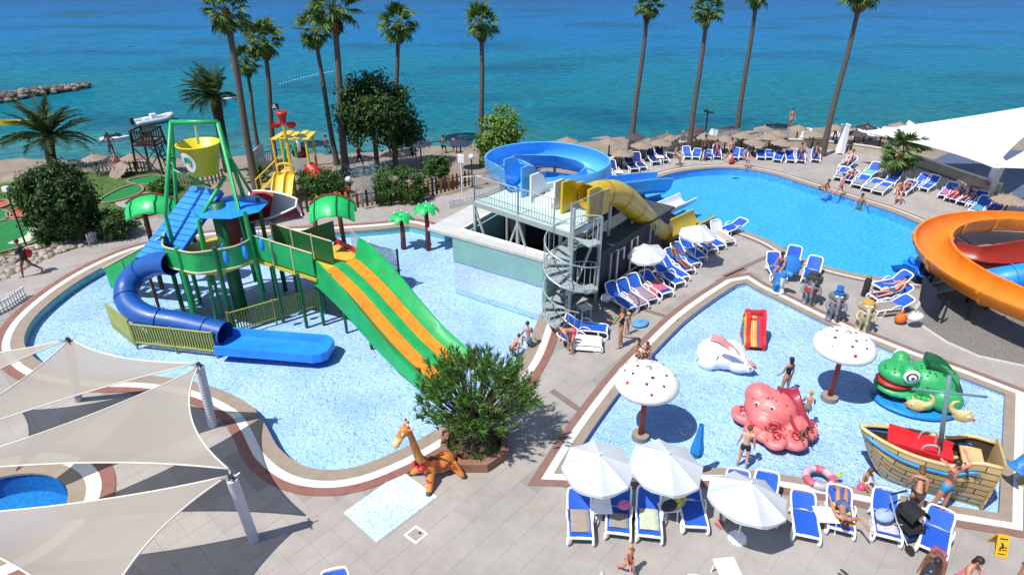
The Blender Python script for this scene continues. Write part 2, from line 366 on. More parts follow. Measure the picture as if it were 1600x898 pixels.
# ---- the sea
m = bpy.data.materials.new('sea_water'); m.use_nodes = True; nt = m.node_tree; N = nt.nodes; L = nt.links; b = N['Principled BSDF']
geo = N.new('ShaderNodeNewGeometry'); sep = N.new('ShaderNodeSeparateXYZ'); L.new(geo.outputs['Position'], sep.inputs[0])
nz = N.new('ShaderNodeTexNoise'); nz.inputs['Scale'].default_value = .05; nz.inputs['Detail'].default_value = 4
mp = N.new('ShaderNodeMapping'); mp.inputs['Scale'].default_value = (.45, 1.3, 1); L.new(geo.outputs['Position'], mp.inputs[0]); L.new(mp.outputs[0], nz.inputs[0])
ad = N.new('ShaderNodeMath'); ad.operation = 'MULTIPLY_ADD'; L.new(nz.outputs[0], ad.inputs[0]); ad.inputs[1].default_value = 46; L.new(sep.outputs[1], ad.inputs[2])
mr = N.new('ShaderNodeMapRange'); mr.inputs[1].default_value = 66; mr.inputs[2].default_value = 205; L.new(ad.outputs[0], mr.inputs[0])
cr = N.new('ShaderNodeValToRGB'); L.new(mr.outputs[0], cr.inputs[0]); e = cr.color_ramp.elements
e[0].position = 0; e[0].color = (*S('#3a757c'), 1); e[1].position = 1; e[1].color = (*S('#015088'), 1)
for p_, c_ in ((.06, '#186879'), (.2, '#0a6c84'), (.45, '#03669a'), (.7, '#015e98')): q = e.new(p_); q.color = (*S(c_), 1)
# darker weed beds
nw = N.new('ShaderNodeTexNoise'); nw.inputs['Scale'].default_value = .09; nw.inputs['Detail'].default_value = 6; mpw = N.new('ShaderNodeMapping'); mpw.inputs['Scale'].default_value = (.5, 1.0, 1); mpw.inputs['Location'].default_value = (3, 8, 0)
L.new(geo.outputs['Position'], mpw.inputs[0]); L.new(mpw.outputs[0], nw.inputs[0]); rw = N.new('ShaderNodeMapRange'); rw.inputs[1].default_value = .5; rw.inputs[2].default_value = .72; L.new(nw.outputs[0], rw.inputs[0])
mxw = N.new('ShaderNodeMix'); mxw.data_type = 'RGBA'; L.new(rw.outputs[0], mxw.inputs[0]); L.new(cr.outputs[0], mxw.inputs[6]); mxw.inputs[7].default_value = (*S('#03506f'), 1)
# wave relief and sparkle painted into the water colour as fine mottling
nv = N.new('ShaderNodeTexNoise'); nv.inputs['Scale'].default_value = 2.0; nv.inputs['Detail'].default_value = 5; nv.inputs['Roughness'].default_value = .7; mpv = N.new('ShaderNodeMapping'); mpv.inputs['Scale'].default_value = (.5, 1.2, 1)
L.new(geo.outputs['Position'], mpv.inputs[0]); L.new(mpv.outputs[0], nv.inputs[0]); rv = N.new('ShaderNodeMapRange'); rv.inputs[1].default_value = .3; rv.inputs[2].default_value = .7; rv.inputs[3].default_value = .46; rv.inputs[4].default_value = 1.26; L.new(nv.outputs[0], rv.inputs[0])
mv = N.new('ShaderNodeVectorMath'); mv.operation = 'SCALE'; L.new(mxw.outputs[2], mv.inputs[0]); L.new(rv.outputs[0], mv.inputs[3])
L.new(mv.outputs[0], b.inputs['Base Color']); b.inputs['Roughness'].default_value = .3; b.inputs['Specular IOR Level'].default_value = .006
def wave(scale, st, dist, prev=None, asp=(.5, 1.5, 1)):
    a = N.new('ShaderNodeTexNoise'); a.inputs['Scale'].default_value = scale; a.inputs['Detail'].default_value = 4; q = N.new('ShaderNodeMapping'); q.inputs['Scale'].default_value = asp; q.inputs['Rotation'].default_value = (0, 0, R(8))
    L.new(geo.outputs['Position'], q.inputs[0]); L.new(q.outputs[0], a.inputs[0]); bp = N.new('ShaderNodeBump'); bp.inputs['Strength'].default_value = st; bp.inputs['Distance'].default_value = dist; L.new(a.outputs[0], bp.inputs['Height'])
    if prev: L.new(prev.outputs[0], bp.inputs['Normal'])
    return bp
wv = wave(2.6, .8, .12, wave(.6, .8, .5)); L.new(wv.outputs[0], b.inputs['Normal'])
tr = N.new('ShaderNodeBsdfTransparent'); tr.inputs[0].default_value = (.75, .93, .95, 1); ms = N.new('ShaderNodeMixShader')
ms.inputs[0].default_value = .985; L.new(tr.outputs[0], ms.inputs[1]); L.new(b.outputs[0], ms.inputs[2]); L.new(ms.outputs[0], N['Material Output'].inputs[0])
sx = [-3000, -200] + [-90 + i * 3 for i in range(61)] + [200, 3000]
struct(MB().rows([[(x, ys(x) - 3.0 if abs(x) < 150 else ys(x) - 20, SEA) for x in sx], [(x, 300, SEA) for x in sx], [(x, 5000, SEA) for x in sx]]), 'sea', m)
# ---- pools: loops in scene coordinates
L2 = lambda px, z=0: ccw([P(x, y, z) for x, y in px])
# the play pool: a curved outline, with the straight wall of the raised tank on one side
pA = catmull([P(x, y) for x, y in [(841, 500), (818, 556), (780, 602), (722, 645), (660, 685), (610, 710), (560, 729), (515, 735), (471, 727), (434, 700), (412, 662), (385, 630), (320, 601), (240, 588), (150, 585), (78, 573), (42, 548), (38, 522), (60, 488), (110, 447), (165, 415), (225, 391), (310, 374), (400, 368), (500, 364), (580, 359), (640, 353)]], False, 5)
poolA = ccw(pA + [Vector((-1.9, 28.6, 0)), Vector((-1.9, 24.3, 0)), Vector((1.25, 22.2, 0))])
poolB = ccw([Vector((*p.xy, 0)) for p in catmull([P(x, y) for x, y in [(1150, 444), (1110, 470), (1068, 502), (1025, 545), (985, 588), (945, 640), (912, 688), (886, 731)]], False, 4)]
            + [P(x, y) for x, y in [(960, 734), (1050, 731), (1130, 732), (1215, 741), (1300, 755), (1380, 770), (1470, 788), (1563, 803), (1568, 700), (1572, 615), (1500, 587), (1420, 558), (1340, 526), (1275, 497), (1215, 467), (1180, 450), (1166, 441)]])
poolC = ccw(catmull([P(x, y) for x, y in [(1003, 292), (1030, 277), (1075, 266), (1140, 262), (1200, 270), (1260, 288), (1330, 310), (1395, 331), (1450, 355), (1500, 385), (1498, 418), (1445, 436), (1400, 436), (1350, 430), (1290, 416), (1240, 398), (1205, 378), (1165, 362), (1115, 350), (1060, 338), (1015, 315)]], True, 4))
pd_c = P(-10, 805); poolD = [pd_c + Vector((1.72 * math.cos(a * math.pi / 24), 1.5 * math.sin(a * math.pi / 24), 0)) for a in range(48)]
POOLS = [poolA, poolB, poolC, poolD]
# ---- deck base with the pools cut out
north = [(-700, 640), (-300, 545), (0, 437), (60, 410), (130, 384), (215, 347), (330, 334), (450, 332), (560, 328), (650, 315), (740, 297), (800, 285), (900, 272), (960, 255), (1000, 243), (1060, 233), (1130, 228), (1230, 228), (1330, 236), (1430, 258), (1560, 304), (1800, 380)]
NB = [P(x, y) for x, y in north]
deckloop = ccw(catmull(NB, False, 4) + [Vector((40, 0, 0)), Vector((40, -12, 0)), Vector((-40, -12, 0)), Vector((-40, 8, 0))])
under = offset(deckloop, -1.0)
rows = []
xs = [-600, -300, -150, -100] + [-80 + i * .9 for i in range(178)] + [100, 150, 300, 600]
yl = [-400, -100, 0, 10] + [20 + i * .55 for i in range(85)] + [70, 80, 100, 140, 300, 900, 2500]
for y in yl: rows.append([(x, y, -3.5 if inside((x, y), under) else ground(x, y)) for x in xs])
m = mat('sand', '#857a70', .95, .16, 1.2, .5, 9, spec=.1)
o = struct(MB().rows(rows), 'ground', m, True)
mort = mat('deck_mortar', '#8f8984', .9, .1, 1.5, .25, 30, spec=.2, world=.15)
dk = MB().sheet([deckloop] + [p[::-1] for p in POOLS], 0.0)
n = len(deckloop); dk.add([(p.x, p.y, 0) for p in deckloop] + [(p.x, p.y, -.6) for p in deckloop], [(n + i, n + (i + 1) % n, (i + 1) % n, i) for i in range(n)])
deck = struct(dk, 'deck', mort)
# ---- pool shells and water
def mosaic(name, a, bcol, scale, frac=.5, tint4='#a9e0e8'):  # cell-edge net shared by real mosaic, tiles and the painted pool caustics
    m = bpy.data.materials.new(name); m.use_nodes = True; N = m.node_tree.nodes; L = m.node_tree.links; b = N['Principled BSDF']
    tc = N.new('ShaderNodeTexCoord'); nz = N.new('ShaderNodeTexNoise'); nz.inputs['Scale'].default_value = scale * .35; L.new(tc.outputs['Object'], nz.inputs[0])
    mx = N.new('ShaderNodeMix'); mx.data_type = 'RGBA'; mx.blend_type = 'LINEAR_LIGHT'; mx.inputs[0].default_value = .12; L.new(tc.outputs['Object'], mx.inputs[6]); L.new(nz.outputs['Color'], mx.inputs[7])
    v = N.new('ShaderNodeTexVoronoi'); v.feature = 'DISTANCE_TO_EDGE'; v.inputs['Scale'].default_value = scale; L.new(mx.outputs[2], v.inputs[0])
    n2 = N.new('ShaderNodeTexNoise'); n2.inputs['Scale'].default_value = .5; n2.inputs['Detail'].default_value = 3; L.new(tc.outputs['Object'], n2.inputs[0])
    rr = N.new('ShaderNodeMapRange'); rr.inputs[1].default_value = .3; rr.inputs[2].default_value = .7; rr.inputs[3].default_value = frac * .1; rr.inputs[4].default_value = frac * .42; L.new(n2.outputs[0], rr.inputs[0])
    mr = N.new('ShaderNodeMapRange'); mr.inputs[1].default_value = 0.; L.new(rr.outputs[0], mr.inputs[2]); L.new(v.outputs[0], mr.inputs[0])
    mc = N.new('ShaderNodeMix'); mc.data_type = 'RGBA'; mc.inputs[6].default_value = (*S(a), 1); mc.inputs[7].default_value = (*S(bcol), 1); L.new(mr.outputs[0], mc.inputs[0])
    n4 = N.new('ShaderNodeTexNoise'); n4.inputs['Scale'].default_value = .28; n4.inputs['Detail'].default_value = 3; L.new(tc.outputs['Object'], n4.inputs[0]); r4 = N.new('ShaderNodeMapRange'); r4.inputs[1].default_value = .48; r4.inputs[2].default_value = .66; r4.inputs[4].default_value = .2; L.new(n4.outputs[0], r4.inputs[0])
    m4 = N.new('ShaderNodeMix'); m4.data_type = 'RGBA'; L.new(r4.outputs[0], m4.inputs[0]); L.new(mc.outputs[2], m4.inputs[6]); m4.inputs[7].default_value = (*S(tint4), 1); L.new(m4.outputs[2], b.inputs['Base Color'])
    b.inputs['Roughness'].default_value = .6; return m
def watermat(name, tint, st=.35, scale=5., gl=.14):
    m = bpy.data.materials.new(name); m.use_nodes = True; N = m.node_tree.nodes; L = m.node_tree.links; N.remove(N['Principled BSDF'])
    tc = N.new('ShaderNodeTexCoord'); nz = N.new('ShaderNodeTexNoise'); nz.inputs['Scale'].default_value = scale; nz.inputs['Detail'].default_value = 3; nz.inputs['Distortion'].default_value = .8; L.new(tc.outputs['Object'], nz.inputs[0])
    bp = N.new('ShaderNodeBump'); bp.inputs['Strength'].default_value = st; bp.inputs['Distance'].default_value = .1; L.new(nz.outputs[0], bp.inputs['Height'])
    t = N.new('ShaderNodeBsdfTransparent'); t.inputs[0].default_value = (*tint, 1); g = N.new('ShaderNodeBsdfGlossy'); g.inputs['Roughness'].default_value = gl; L.new(bp.outputs[0], g.inputs['Normal'])
    fr = N.new('ShaderNodeFresnel'); fr.inputs[0].default_value = 1.33; L.new(bp.outputs[0], fr.inputs['Normal']); ms = N.new('ShaderNodeMixShader'); L.new(fr.outputs[0], ms.inputs[0]); L.new(t.outputs[0], ms.inputs[1]); L.new(g.outputs[0], ms.inputs[2]); L.new(ms.outputs[0], N['Material Output'].inputs[0]); return m
mos_caustics = mosaic('pool_caustic_mosaic', '#d9e4f8', '#93b0f0', 14., .85)  # white cell lines paint the ripple caustics into the splash pool floor colour
mosC = mosaic('lap_pool_tiles', '#6cbcf4', '#52a8f0', 3., .6, '#5fb8ee')
mosD = mosaic('round_pool_tiles', '#2f86c8', '#1f74b8', 5., .6, '#2f86c8')
wA = watermat('play_water', (.84, .945, 1.0), .6, 5.5, .07); wC = watermat('lap_water', (.58, .93, .99), .4, 3.2, .12)
teal = mat('pool_wall_teal', '#6cc4c0', .5, .15, 3)
for nm, lp, dep, wl, fm, wm, wallm in (('play_pool', poolA, .34, .045, mos_caustics, wA, teal), ('toddler_pool', poolB, .2, .03, mos_caustics, wA, mos_caustics), ('lap_pool', poolC, .5, .07, mosC, wC, mosC), ('round_pool', poolD, .7, .09, mosD, wC, mosD)):
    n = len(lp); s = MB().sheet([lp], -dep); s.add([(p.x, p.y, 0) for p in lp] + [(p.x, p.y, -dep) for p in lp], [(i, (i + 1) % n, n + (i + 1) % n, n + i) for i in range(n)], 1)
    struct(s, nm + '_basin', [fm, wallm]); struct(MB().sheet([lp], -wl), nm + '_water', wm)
# ---- edge bands
beige = mat('coping_beige', '#8d7f72', .75, .12, 3, .2, 30); whiteb = mat('band_white', '#cdccca', .7, .08, 3, .15, 40); redb = mat('band_red', '#825850', .8, .18, 4, .25, 25); brown = mat('band_brown', '#76665d', .8, .15, 4, .2, 25)
for nm, lp, bs in (('play', poolA, ((.42, beige, .012), (.26, whiteb, .02), (.28, redb, .026))), ('toddler', poolB, ((.28, beige, .012), (.22, whiteb, .022), (.24, mat('band_rosy', '#7c6058', .8, .15, 4, .2, 25), .018))),
                   ('lap', poolC, ((.42, beige, .02), (.1, whiteb, .026), (.2, brown, .018))), ('round', poolD, ((.42, beige, .014), (.36, whiteb, .022), (.34, redb, .026)))):
    a = offset(lp, -.03)
    for wd, mt, z in bs:
        bb = offset(a, wd); struct(MB().band(a, bb, -.05 if mt is beige else -.01, z), nm + '_pool_edge_band', mt); a = bb
# ---- deck tiles, laid at 48 degrees; the nearest 300 are objects, the rest one sheet of real tiles
TS = .62; ca, sa = math.cos(R(48)), math.sin(R(48))
tile_l = mat('tile_light', '#9d9691', .75, .07, 2.2, .12, 30, spec=.3, world=.15); tile_d = mat('tile_dark', '#98928e', .75, .07, 2.2, .12, 30, spec=.3, world=.15)
tile_w = mat('tile_warm', '#9b938d', .75, .08, 2.2, .12, 30, spec=.3, world=.15)
OUT = [offset(poolA, 1.0), offset(poolB, .78), offset(poolC, .68), offset(poolD, 1.05)]
tl = []
for i in range(-90, 90):
    for j in range(-90, 90):
        x = (i * ca - j * sa) * TS; y = (i * sa + j * ca) * TS
        if not (8.2 < y < 46 and abs(x) < 34 and inside((x, y), deckloop)): continue
        px, py = Q((x, y, 0))
        if not (-80 < px < 1680 and py < 960) or any(inside((x, y), l) for l in OUT): continue
        k = 'd'
        if 440 < px < 735 and py > 758 and (px - 735) * .84 + (py - 812) * 1. < 30 : k = 'l'
        if px < 470 and py > 600: k = 'l' if (i // 3) % 2 or px > 380 else 'd'
        if (i * 7 + j * 13) % 29 == 0: k = 'w'
        if 640 < px < 860 and 700 < py < 770: k = 'l'
        tl.append((y - .0, x, i, j, k))
tl.sort()
def tilemesh(m):
    h = TS / 2 - .002; g = h - .0015; b = MB()
    vs = [(-h, -h, 0), (h, -h, 0), (h, h, 0), (-h, h, 0), (-g, -g, .004), (g, -g, .004), (g, g, .004), (-g, g, .004)]
    b.add(vs, [(4, 5, 6, 7), (0, 1, 5, 4), (1, 2, 6, 5), (2, 3, 7, 6), (3, 0, 4, 7)]); return b.mesh('tile', m), vs
TM = {k: tilemesh(m)[0] for k, m in (('l', tile_l), ('d', tile_d), ('w', tile_w))}; tv = tilemesh(tile_d)[1]
rest = MB(); rr = random.Random(3)
for q, (y, x, i, j, k) in enumerate(tl):
    if q < 300:
        put('tile', TM[k], deck, Mt((x, y, .001 + rr.random() * .0015), R(48)))
    else:
        rest.add([(x + a * ca - b * sa, y + a * sa + b * ca, c + .001) for a, b, c in tv], [(4, 5, 6, 7), (0, 1, 5, 4), (1, 2, 6, 5), (2, 3, 7, 6), (3, 0, 4, 7)], 'ldw'.index(k))
rest.build('far_tiles', [tile_l, tile_d, tile_w], deck, kind='stuff')
# brown tile strips that cross the deck
for a, bb in (((1130, 432), (1230, 387)), ((985, 478), (1060, 500)), ((905, 640), (862, 610)), ((1165, 420), (1120, 440))):
    A, B = P(*a), P(*bb); struct(MB().bar(A + Vector((0, 0, .009)), B + Vector((0, 0, .009)), .22, .016), 'deck_strip', brown)
# ================================================================ RAISED TANK AND SLIDE TOWER
conc = mat('pale_concrete', '#b3b3b0', .8, .1, 2, .15, 25); tealw = mat('tank_teal', '#7fa9a6', .6, .1, 1.5); darkb = mat('basin_dark', '#23282c', .7, .3, 2)
tank = T('raised_tank', 'raised concrete water tank with teal and mosaic front wall beside the play pool', 'tank', (-.6, 24, 0), world=True)
TF0, TF1 = Vector((-3.5, 24.45, 0)), Vector((1.15, 21.5, 0)); te = (TF1 - TF0).normalized(); tn = Vector((-te.y, te.x, 0)) if te.x > 0 else Vector((te.y, -te.x, 0))
TW0 = TF0 + te * 1.25
def quadprism(mb, a, b, dpt, z0, z1, m=0): return mb.prism([a, b, b + tn * dpt, a + tn * dpt], z0, z1, m)
quadprism(MB(), TW0 + tn * .06, TF1 + tn * .06, .3, -.3, 1.22).build('mosaic_wall', mos_caustics, tank)
quadprism(MB(), TW0 + tn * .03, TF1 + tn * .03, .36, 1.22, 2.3).build('upper_wall', tealw, tank)
MB().prism([TF1 + Vector((0, -.3, 0)), TF1 + Vector((.16, -.3, 0)), TF1 + te * .16 + tn * 4.2, TF1 + tn * 4.2], -.3, 2.28).build('end_wall', tealw, tank)
quadprism(MB(), TW0 + tn * .4, TW0 + te * .2 + tn * .4, 3.2, -.3, 2.28).build('side_wall', tealw, tank)
I0, I1 = TF0 + te * 1.3 + tn * .62, TF1 + tn * .45; DEP = 3.2
slab = MB(); o0, o1, o2, o3 = TF0, TF1 + te * .2, TF1 + te * .2 + tn * 4.4, TF0 + tn * 4.4; i0, i1, i2, i3 = I0, I1 - te * .02, I1 - te * .02 + tn * DEP, I0 + tn * DEP
for a in ((o0, o1, i1, i0), (o1, o2, i2, i1), (o2, o3, i3, i2), (o3, o0, i0, i3)): slab.prism(list(a), 2.3, 2.42)
slab.build('rim_slab', conc, tank)
lip = MB()
for a, b_ in ((i0, i1), (i1, i2), (i2, i3), (i3, i0)): lip.tube([a + Vector((0, 0, 2.45)), b_ + Vector((0, 0, 2.45))], .05, 6)
lip.build('rim_pipe', WHITE, tank)
bs = MB(); n = 4; lp = [i0, i1, i2, i3]; bs.add([(p.x, p.y, 2.3) for p in lp] + [(p.x, p.y, .9) for p in lp], [(i, n + i, n + (i + 1) % n, (i + 1) % n) for i in range(n)] + [(4, 5, 6, 7), (7, 6, 5, 4)])
bs.build('basin', darkb, tank)
# ---- machine room below the slides
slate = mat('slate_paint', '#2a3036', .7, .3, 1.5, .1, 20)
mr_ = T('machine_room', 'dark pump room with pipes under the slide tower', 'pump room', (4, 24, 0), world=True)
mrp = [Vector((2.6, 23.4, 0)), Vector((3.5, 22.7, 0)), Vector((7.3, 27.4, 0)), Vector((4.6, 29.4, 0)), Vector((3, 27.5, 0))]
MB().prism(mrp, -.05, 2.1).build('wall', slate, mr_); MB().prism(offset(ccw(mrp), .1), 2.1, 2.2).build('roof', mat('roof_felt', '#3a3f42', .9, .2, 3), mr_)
nd = (mrp[2] - mrp[1]).normalized(); nn = Vector((nd.y, -nd.x, 0))
for q in (0, 1, 3, 6):
    b_ = mrp[1] + nn * .12 + nd * (.6 + q * .55); zt = 1.9 - .1 * (q % 3)
    MB().tube([b_ + Vector((0, 0, .02)), b_ + Vector((0, 0, zt)), b_ + nd * .5 + Vector((0, 0, zt)), b_ + nd * .5 + Vector((0, 0, zt - .5))], .04, 6).build('pipe', WHITE if q % 2 else STEEL, mr_)
for q in range(1): MB().tube([mrp[1] + nn * .2 + nd * .5 + Vector((0, 0, .5 + q * .5)), mrp[1] + nn * .2 + nd * 4.6 + Vector((0, 0, .5 + q * .5))], .035, 6).build('pipe', STEEL, mr_)
# ---- platform
PZ0 = 3.75; A = Vector((-1.5, 24.2, PZ0)); Wv = Vector((3.6, -3.1, 0)); Dv = Vector((1.3, 1.45, 0)); we, de = Wv.normalized(), Dv.normalized()
tw = T('slide_tower', 'galvanised steel slide platform with railings on tall legs', 'slide tower', (.9, 23.4, 0), world=True)
mint = mat('platform_mint', '#b9cfca', .6, .1, 3)
MB().prism([A, A + Wv, A + Wv + Dv, A + Dv], PZ0 - .06, PZ0).build('platform', mint, tw)
for a, b_ in ((A, A + Wv), (A + Wv, A + Wv + Dv), (A + Wv + Dv, A + Dv), (A + Dv, A)):
    MB().bar(a + Vector((0, 0, -.16)), b_ + Vector((0, 0, -.16)), .1, .2).build('beam', STEEL, tw)
for s_, d_, zb in ((0, 0, .9), (.48, 0, .9), (1, 0, 0), (1, 1, 0), (.5, 1, .9), (0, 1, .9), (.74, .55, 0)):
    p = A + Wv * s_ + Dv * d_; MB().box((p.x, p.y, (zb + PZ0 - .06) / 2), (.11, .11, PZ0 - .06 - zb), math.atan2(we.y, we.x)).build('leg', STEEL, tw)
for s0, s1 in ((0, .2), (.48, .3), (.48, .66)):
    MB().bar(A + Wv * s0 + Vector((0, 0, -.3)), A + Wv * s1 + Vector((0, 0, -2.5)), .07, .07).build('brace', STEEL, tw)
MB().bar(A + Wv + Dv * 1 + Vector((0, 0, -.3)), A + Wv + Dv * .3 + Vector((0, 0, -2.2)), .07, .07).build('brace', STEEL, tw)
balm = MB().tube([(0, 0, 0), (0, 0, .95)], .012, 5).mesh('baluster', STEEL)
def railing(par, a, b_, post=True, step=.13):
    L_ = (b_ - a).length; n = max(2, int(L_ / step))
    for i in range(1, n): put('baluster', balm, par, Matrix.Translation(a.lerp(b_, i / n) - OFF[par.name] + Vector((0, 0, .06))))
    for z in (.08, 1.02): MB().tube([a + Vector((0, 0, z)), b_ + Vector((0, 0, z))], .022, 6).build('rail', STEEL, par)
    if post:
        for p in (a, b_): MB().tube([p, p + Vector((0, 0, 1.06))], .035, 6).build('rail_post', STEEL, par)
e3 = Vector((0, 0, 0))
railing(tw, A, A + Wv * .48); railing(tw, A + Wv * .48, A + Wv * .84); railing(tw, A + Wv, A + Wv + Dv); railing(tw, A, A + Dv)
# ---- spiral stair
sc_ = Vector((2.15, 20.75, 0)); st = T('spiral_stair', 'galvanised spiral stair with wedge treads up to the slide tower', 'stair', sc_, world=True)
MB().tube([sc_, sc_ + Vector((0, 0, PZ0 + 1.0))], .06, 8).build('column', STEEL, st)
NT = 24; a0 = R(-75); da = R(-30); hr = []; tread = mat('tread_grey', '#8f9b9b', .6, .15, 6)
for i in range(NT):
    z = PZ0 * (i + 1) / (NT + 0.4); t0 = a0 + da * i; pts = [sc_ + Vector((math.cos(t0 + k) * r_, math.sin(t0 + k) * r_, 0)) for r_, k in ((.06, -.3), (1.0, -.27), (1.03, 0), (1.0, .27), (.06, .3))]
    MB().prism(pts, z - .035, z).build('tread', tread, st)
    for k in (-.14, .14): MB().tube([sc_ + Vector((math.cos(t0 + k) * 1.0, math.sin(t0 + k) * 1.0, z)), sc_ + Vector((math.cos(t0 + k) * 1.0, math.sin(t0 + k) * 1.0, z + .95 - da * 0))], .012, 5).build('baluster', STEEL, st)
    hr.append(sc_ + Vector((math.cos(t0) * 1.0, math.sin(t0) * 1.0, z + .98)))
MB().tube(catmull(hr, False, 3), .024, 6).build('handrail', STEEL, st)
MB().tube(catmull([p - Vector((0, 0, 1.0)) for p in hr], False, 3), .03, 6).build('stringer', STEEL, st)
# ---- slides
def U(wd, ht, th=.05, fl=.0, n=8):
    """rounded trough profile: floor at 0, walls ht"""
    o = []
    for i in range(n + 1): a = math.pi * (1 + i / n); o.append((math.cos(a) * wd / 2 * (1.0), max(-1, math.sin(a) * 1.0) * min(ht, wd / 2) + min(ht, wd / 2)))
    inn = [(-wd / 2 - fl, ht)] + [p for p in o] + [(wd / 2 + fl, ht)]
    k = th; outr = [(wd / 2 + fl + k * 1.6, ht), (wd / 2 + fl + k * 1.6, ht - k)] + [(x * (1 + 2 * k / wd), y - k) for x, y in o[::-1]] + [(-wd / 2 - fl - k * 1.6, ht - k), (-wd / 2 - fl - k * 1.6, ht)]
    return inn + outr
lb = mat('light_blue_gelcoat', '#4fa6ea', .3, .06, 2, coat=.4); lbi = mat('lilac_blue_gelcoat', '#86b4ee', .3, .06, 2)
wg = mat('white_gelcoat', '#d3d8dc', .35, .05, 2); yg = mat('yellow_gelcoat', '#bfa01a', .35, .08, 2, coat=.3); yg2 = mat('mustard_gelcoat', '#a48f25', .4, .12, 2)
def pth(l, k=5): return catmull([Vector(p) for p in l], False, k)
bs_ = T('open_flume', 'light blue open flume looping behind the slide tower', 'water slide', (2, 31, 0), world=True)
bp = pth([(.30, 25.1, 3.8), (-.1, 26.3, 3.66), (-.45, 27.7, 3.35), (-.62, 29.4, 3.0), (-.35, 31.2, 2.7), (.7, 32.7, 2.45), (2.3, 33.3, 2.3), (3.9, 32.8, 2.15), (4.6, 31.6, 2.02), (4.0, 30.3, 1.92), (2.6, 29.7, 1.82), (1.2, 29.9, 1.7), (.6, 30.9, 1.5), (1.4, 31.9, 1.25), (3.4, 32.3, .9), (5.6, 33.3, .5), (7.6, 34.6, .25), (8.7, 35.3, .05)])
nb = len(bp); rl = [(.28 if 12 < i < 62 else 0.0) * smooth01((i - 12) / 14) * smooth01((62 - i) / 8) for i in range(nb)]
MB().sweep(bp, U(1.2, .95), roll=rl).build('channel', lb, bs_, 40)
MB().sweep([p + Vector((0, 0, .035)) for p in bp], [(-.42, .0), (.42, .0), (.3, -.025), (-.3, -.025)], roll=rl).build('wet_floor', lbi, bs_, True)
for i in (18, 30, 40, 50):
    p = bp[i]; MB().tube([(p.x, p.y, -.15), (p.x, p.y, p.z - .05)], .08, 8).build('support_leg', STEEL, bs_)
def board(par, base, dirv, ln, h0, h1, th, m, cut=.35):
    """start wall: a board that stands along dirv with a swept top"""
    pr = [(0, 0), (ln, 0), (ln, h1), (ln * (1 - cut), h1 + (h0 - h1) * .15), (ln * .5, h1 + (h0 - h1) * .75), (ln * .32, h0), (0, h0)]
    sd = Vector((dirv.y, -dirv.x, 0)) * th / 2; n = len(pr)
    f = [base + dirv * a + Vector((0, 0, z)) for a, z in pr]
    mb = MB().add([p + sd for p in f] + [p - sd for p in f], [tuple(range(n)), tuple(range(2 * n - 1, n - 1, -1))] + [(i, n + i, n + (i + 1) % n, (i + 1) % n) for i in range(n)])
    return mb.build('start_wall', m, par)
for s_ in (.0, .26): board(bs_, A + Wv * s_ + Dv * (.72 if s_ else .9), de, 1.5, 1.25, .75, .07, lb)
wsl = T('straight_slide', 'white straight slide starting in the middle of the slide tower', 'water slide', (4, 27, 0), world=True)
s0 = A + Wv * .5 + Dv
MB().sweep(pth([s0 + Vector((0, 0, .12)), s0 + de * 1.2 + Vector((0, 0, -.1)), s0 + de * 4 + Vector((0, 0, -1.3)), s0 + de * 7.5 + Vector((0, 0, -3.1)), s0 + de * 10.2 + Vector((0, 0, -3.45)), s0 + de * 12 + Vector((0, 0, -3.55))]), U(.95, .45)).build('channel', wg, wsl, 40)
for s_ in (.40, .645): board(wsl, A + Wv * s_ + Dv * .6, de, 1.5, 1.15, .45, .08, wg)
MB().prism([A + Wv * .43 + Dv * .62, A + Wv * .62 + Dv * .62, A + Wv * .62 + Dv * 1.02, A + Wv * .43 + Dv * 1.02], PZ0, PZ0 + .22).build('start_step', wg, wsl)
for q in (3.2, 6.2): p = s0 + de * q; MB().tube([(p.x, p.y, 0), (p.x, p.y, PZ0 - .3 * q - .1)], .07, 8).build('support_leg', STEEL, wsl)
ysl = T('tube_slide', 'yellow tube slide running from the slide tower to the lap pool', 'water slide', (6, 26, 0), world=True)
s0 = A + Wv * .86 + Dv
yp = pth([s0 + Vector((0, 0, .55)), s0 + de * .8 + Vector((0, 0, .5)), s0 + de * 1.9 + Vector((0, 0, .2)), s0 + de * 3.0 + Vector((0, 0, -.5)), s0 + de * 4.3 + Vector((0, 0, -1.55)), s0 + de * 5.6 + Vector((0, 0, -2.55)), s0 + de * 6.3 + Vector((0, 0, -2.85))])
MB().tube(yp, .52, 16, cap=False).tube(yp[::-1], .49, 16, cap=False).build('tube', yg, ysl, True)
for i in (6, 12, 17, 22, 27): 
    t_ = (yp[i + 1] - yp[i - 1]).normalized() * .03; MB().tube([yp[i] - t_, yp[i] + t_], .56, 16, cap=False).build('joint_ring', yg2, ysl, True)
e_ = yp[-1] - Vector((0, 0, .5)); MB().sweep(pth([e_ - de * .3, e_ + de * 1.0 + Vector((0, 0, -.2)), e_ + de * 2.4 + Vector((0, 0, -.3)), e_ + de * 4.2 + Vector((0, 0, -.42))]), U(1.15, .55, fl=.05)).build('run_out', yg2, ysl, 40)
for s_ in (.735, .985): board(ysl, A + Wv * s_ + Dv * .55, de, 1.35, 1.25, .95, .1, yg)
for q, zz in ((1.6, 3.6), (3.4, 2.3), (5.0, .9)): p = s0 + de * q; MB().tube([(p.x, p.y, -.0), (p.x, p.y, zz)], .07, 8).build('support_leg', STEEL, ysl)
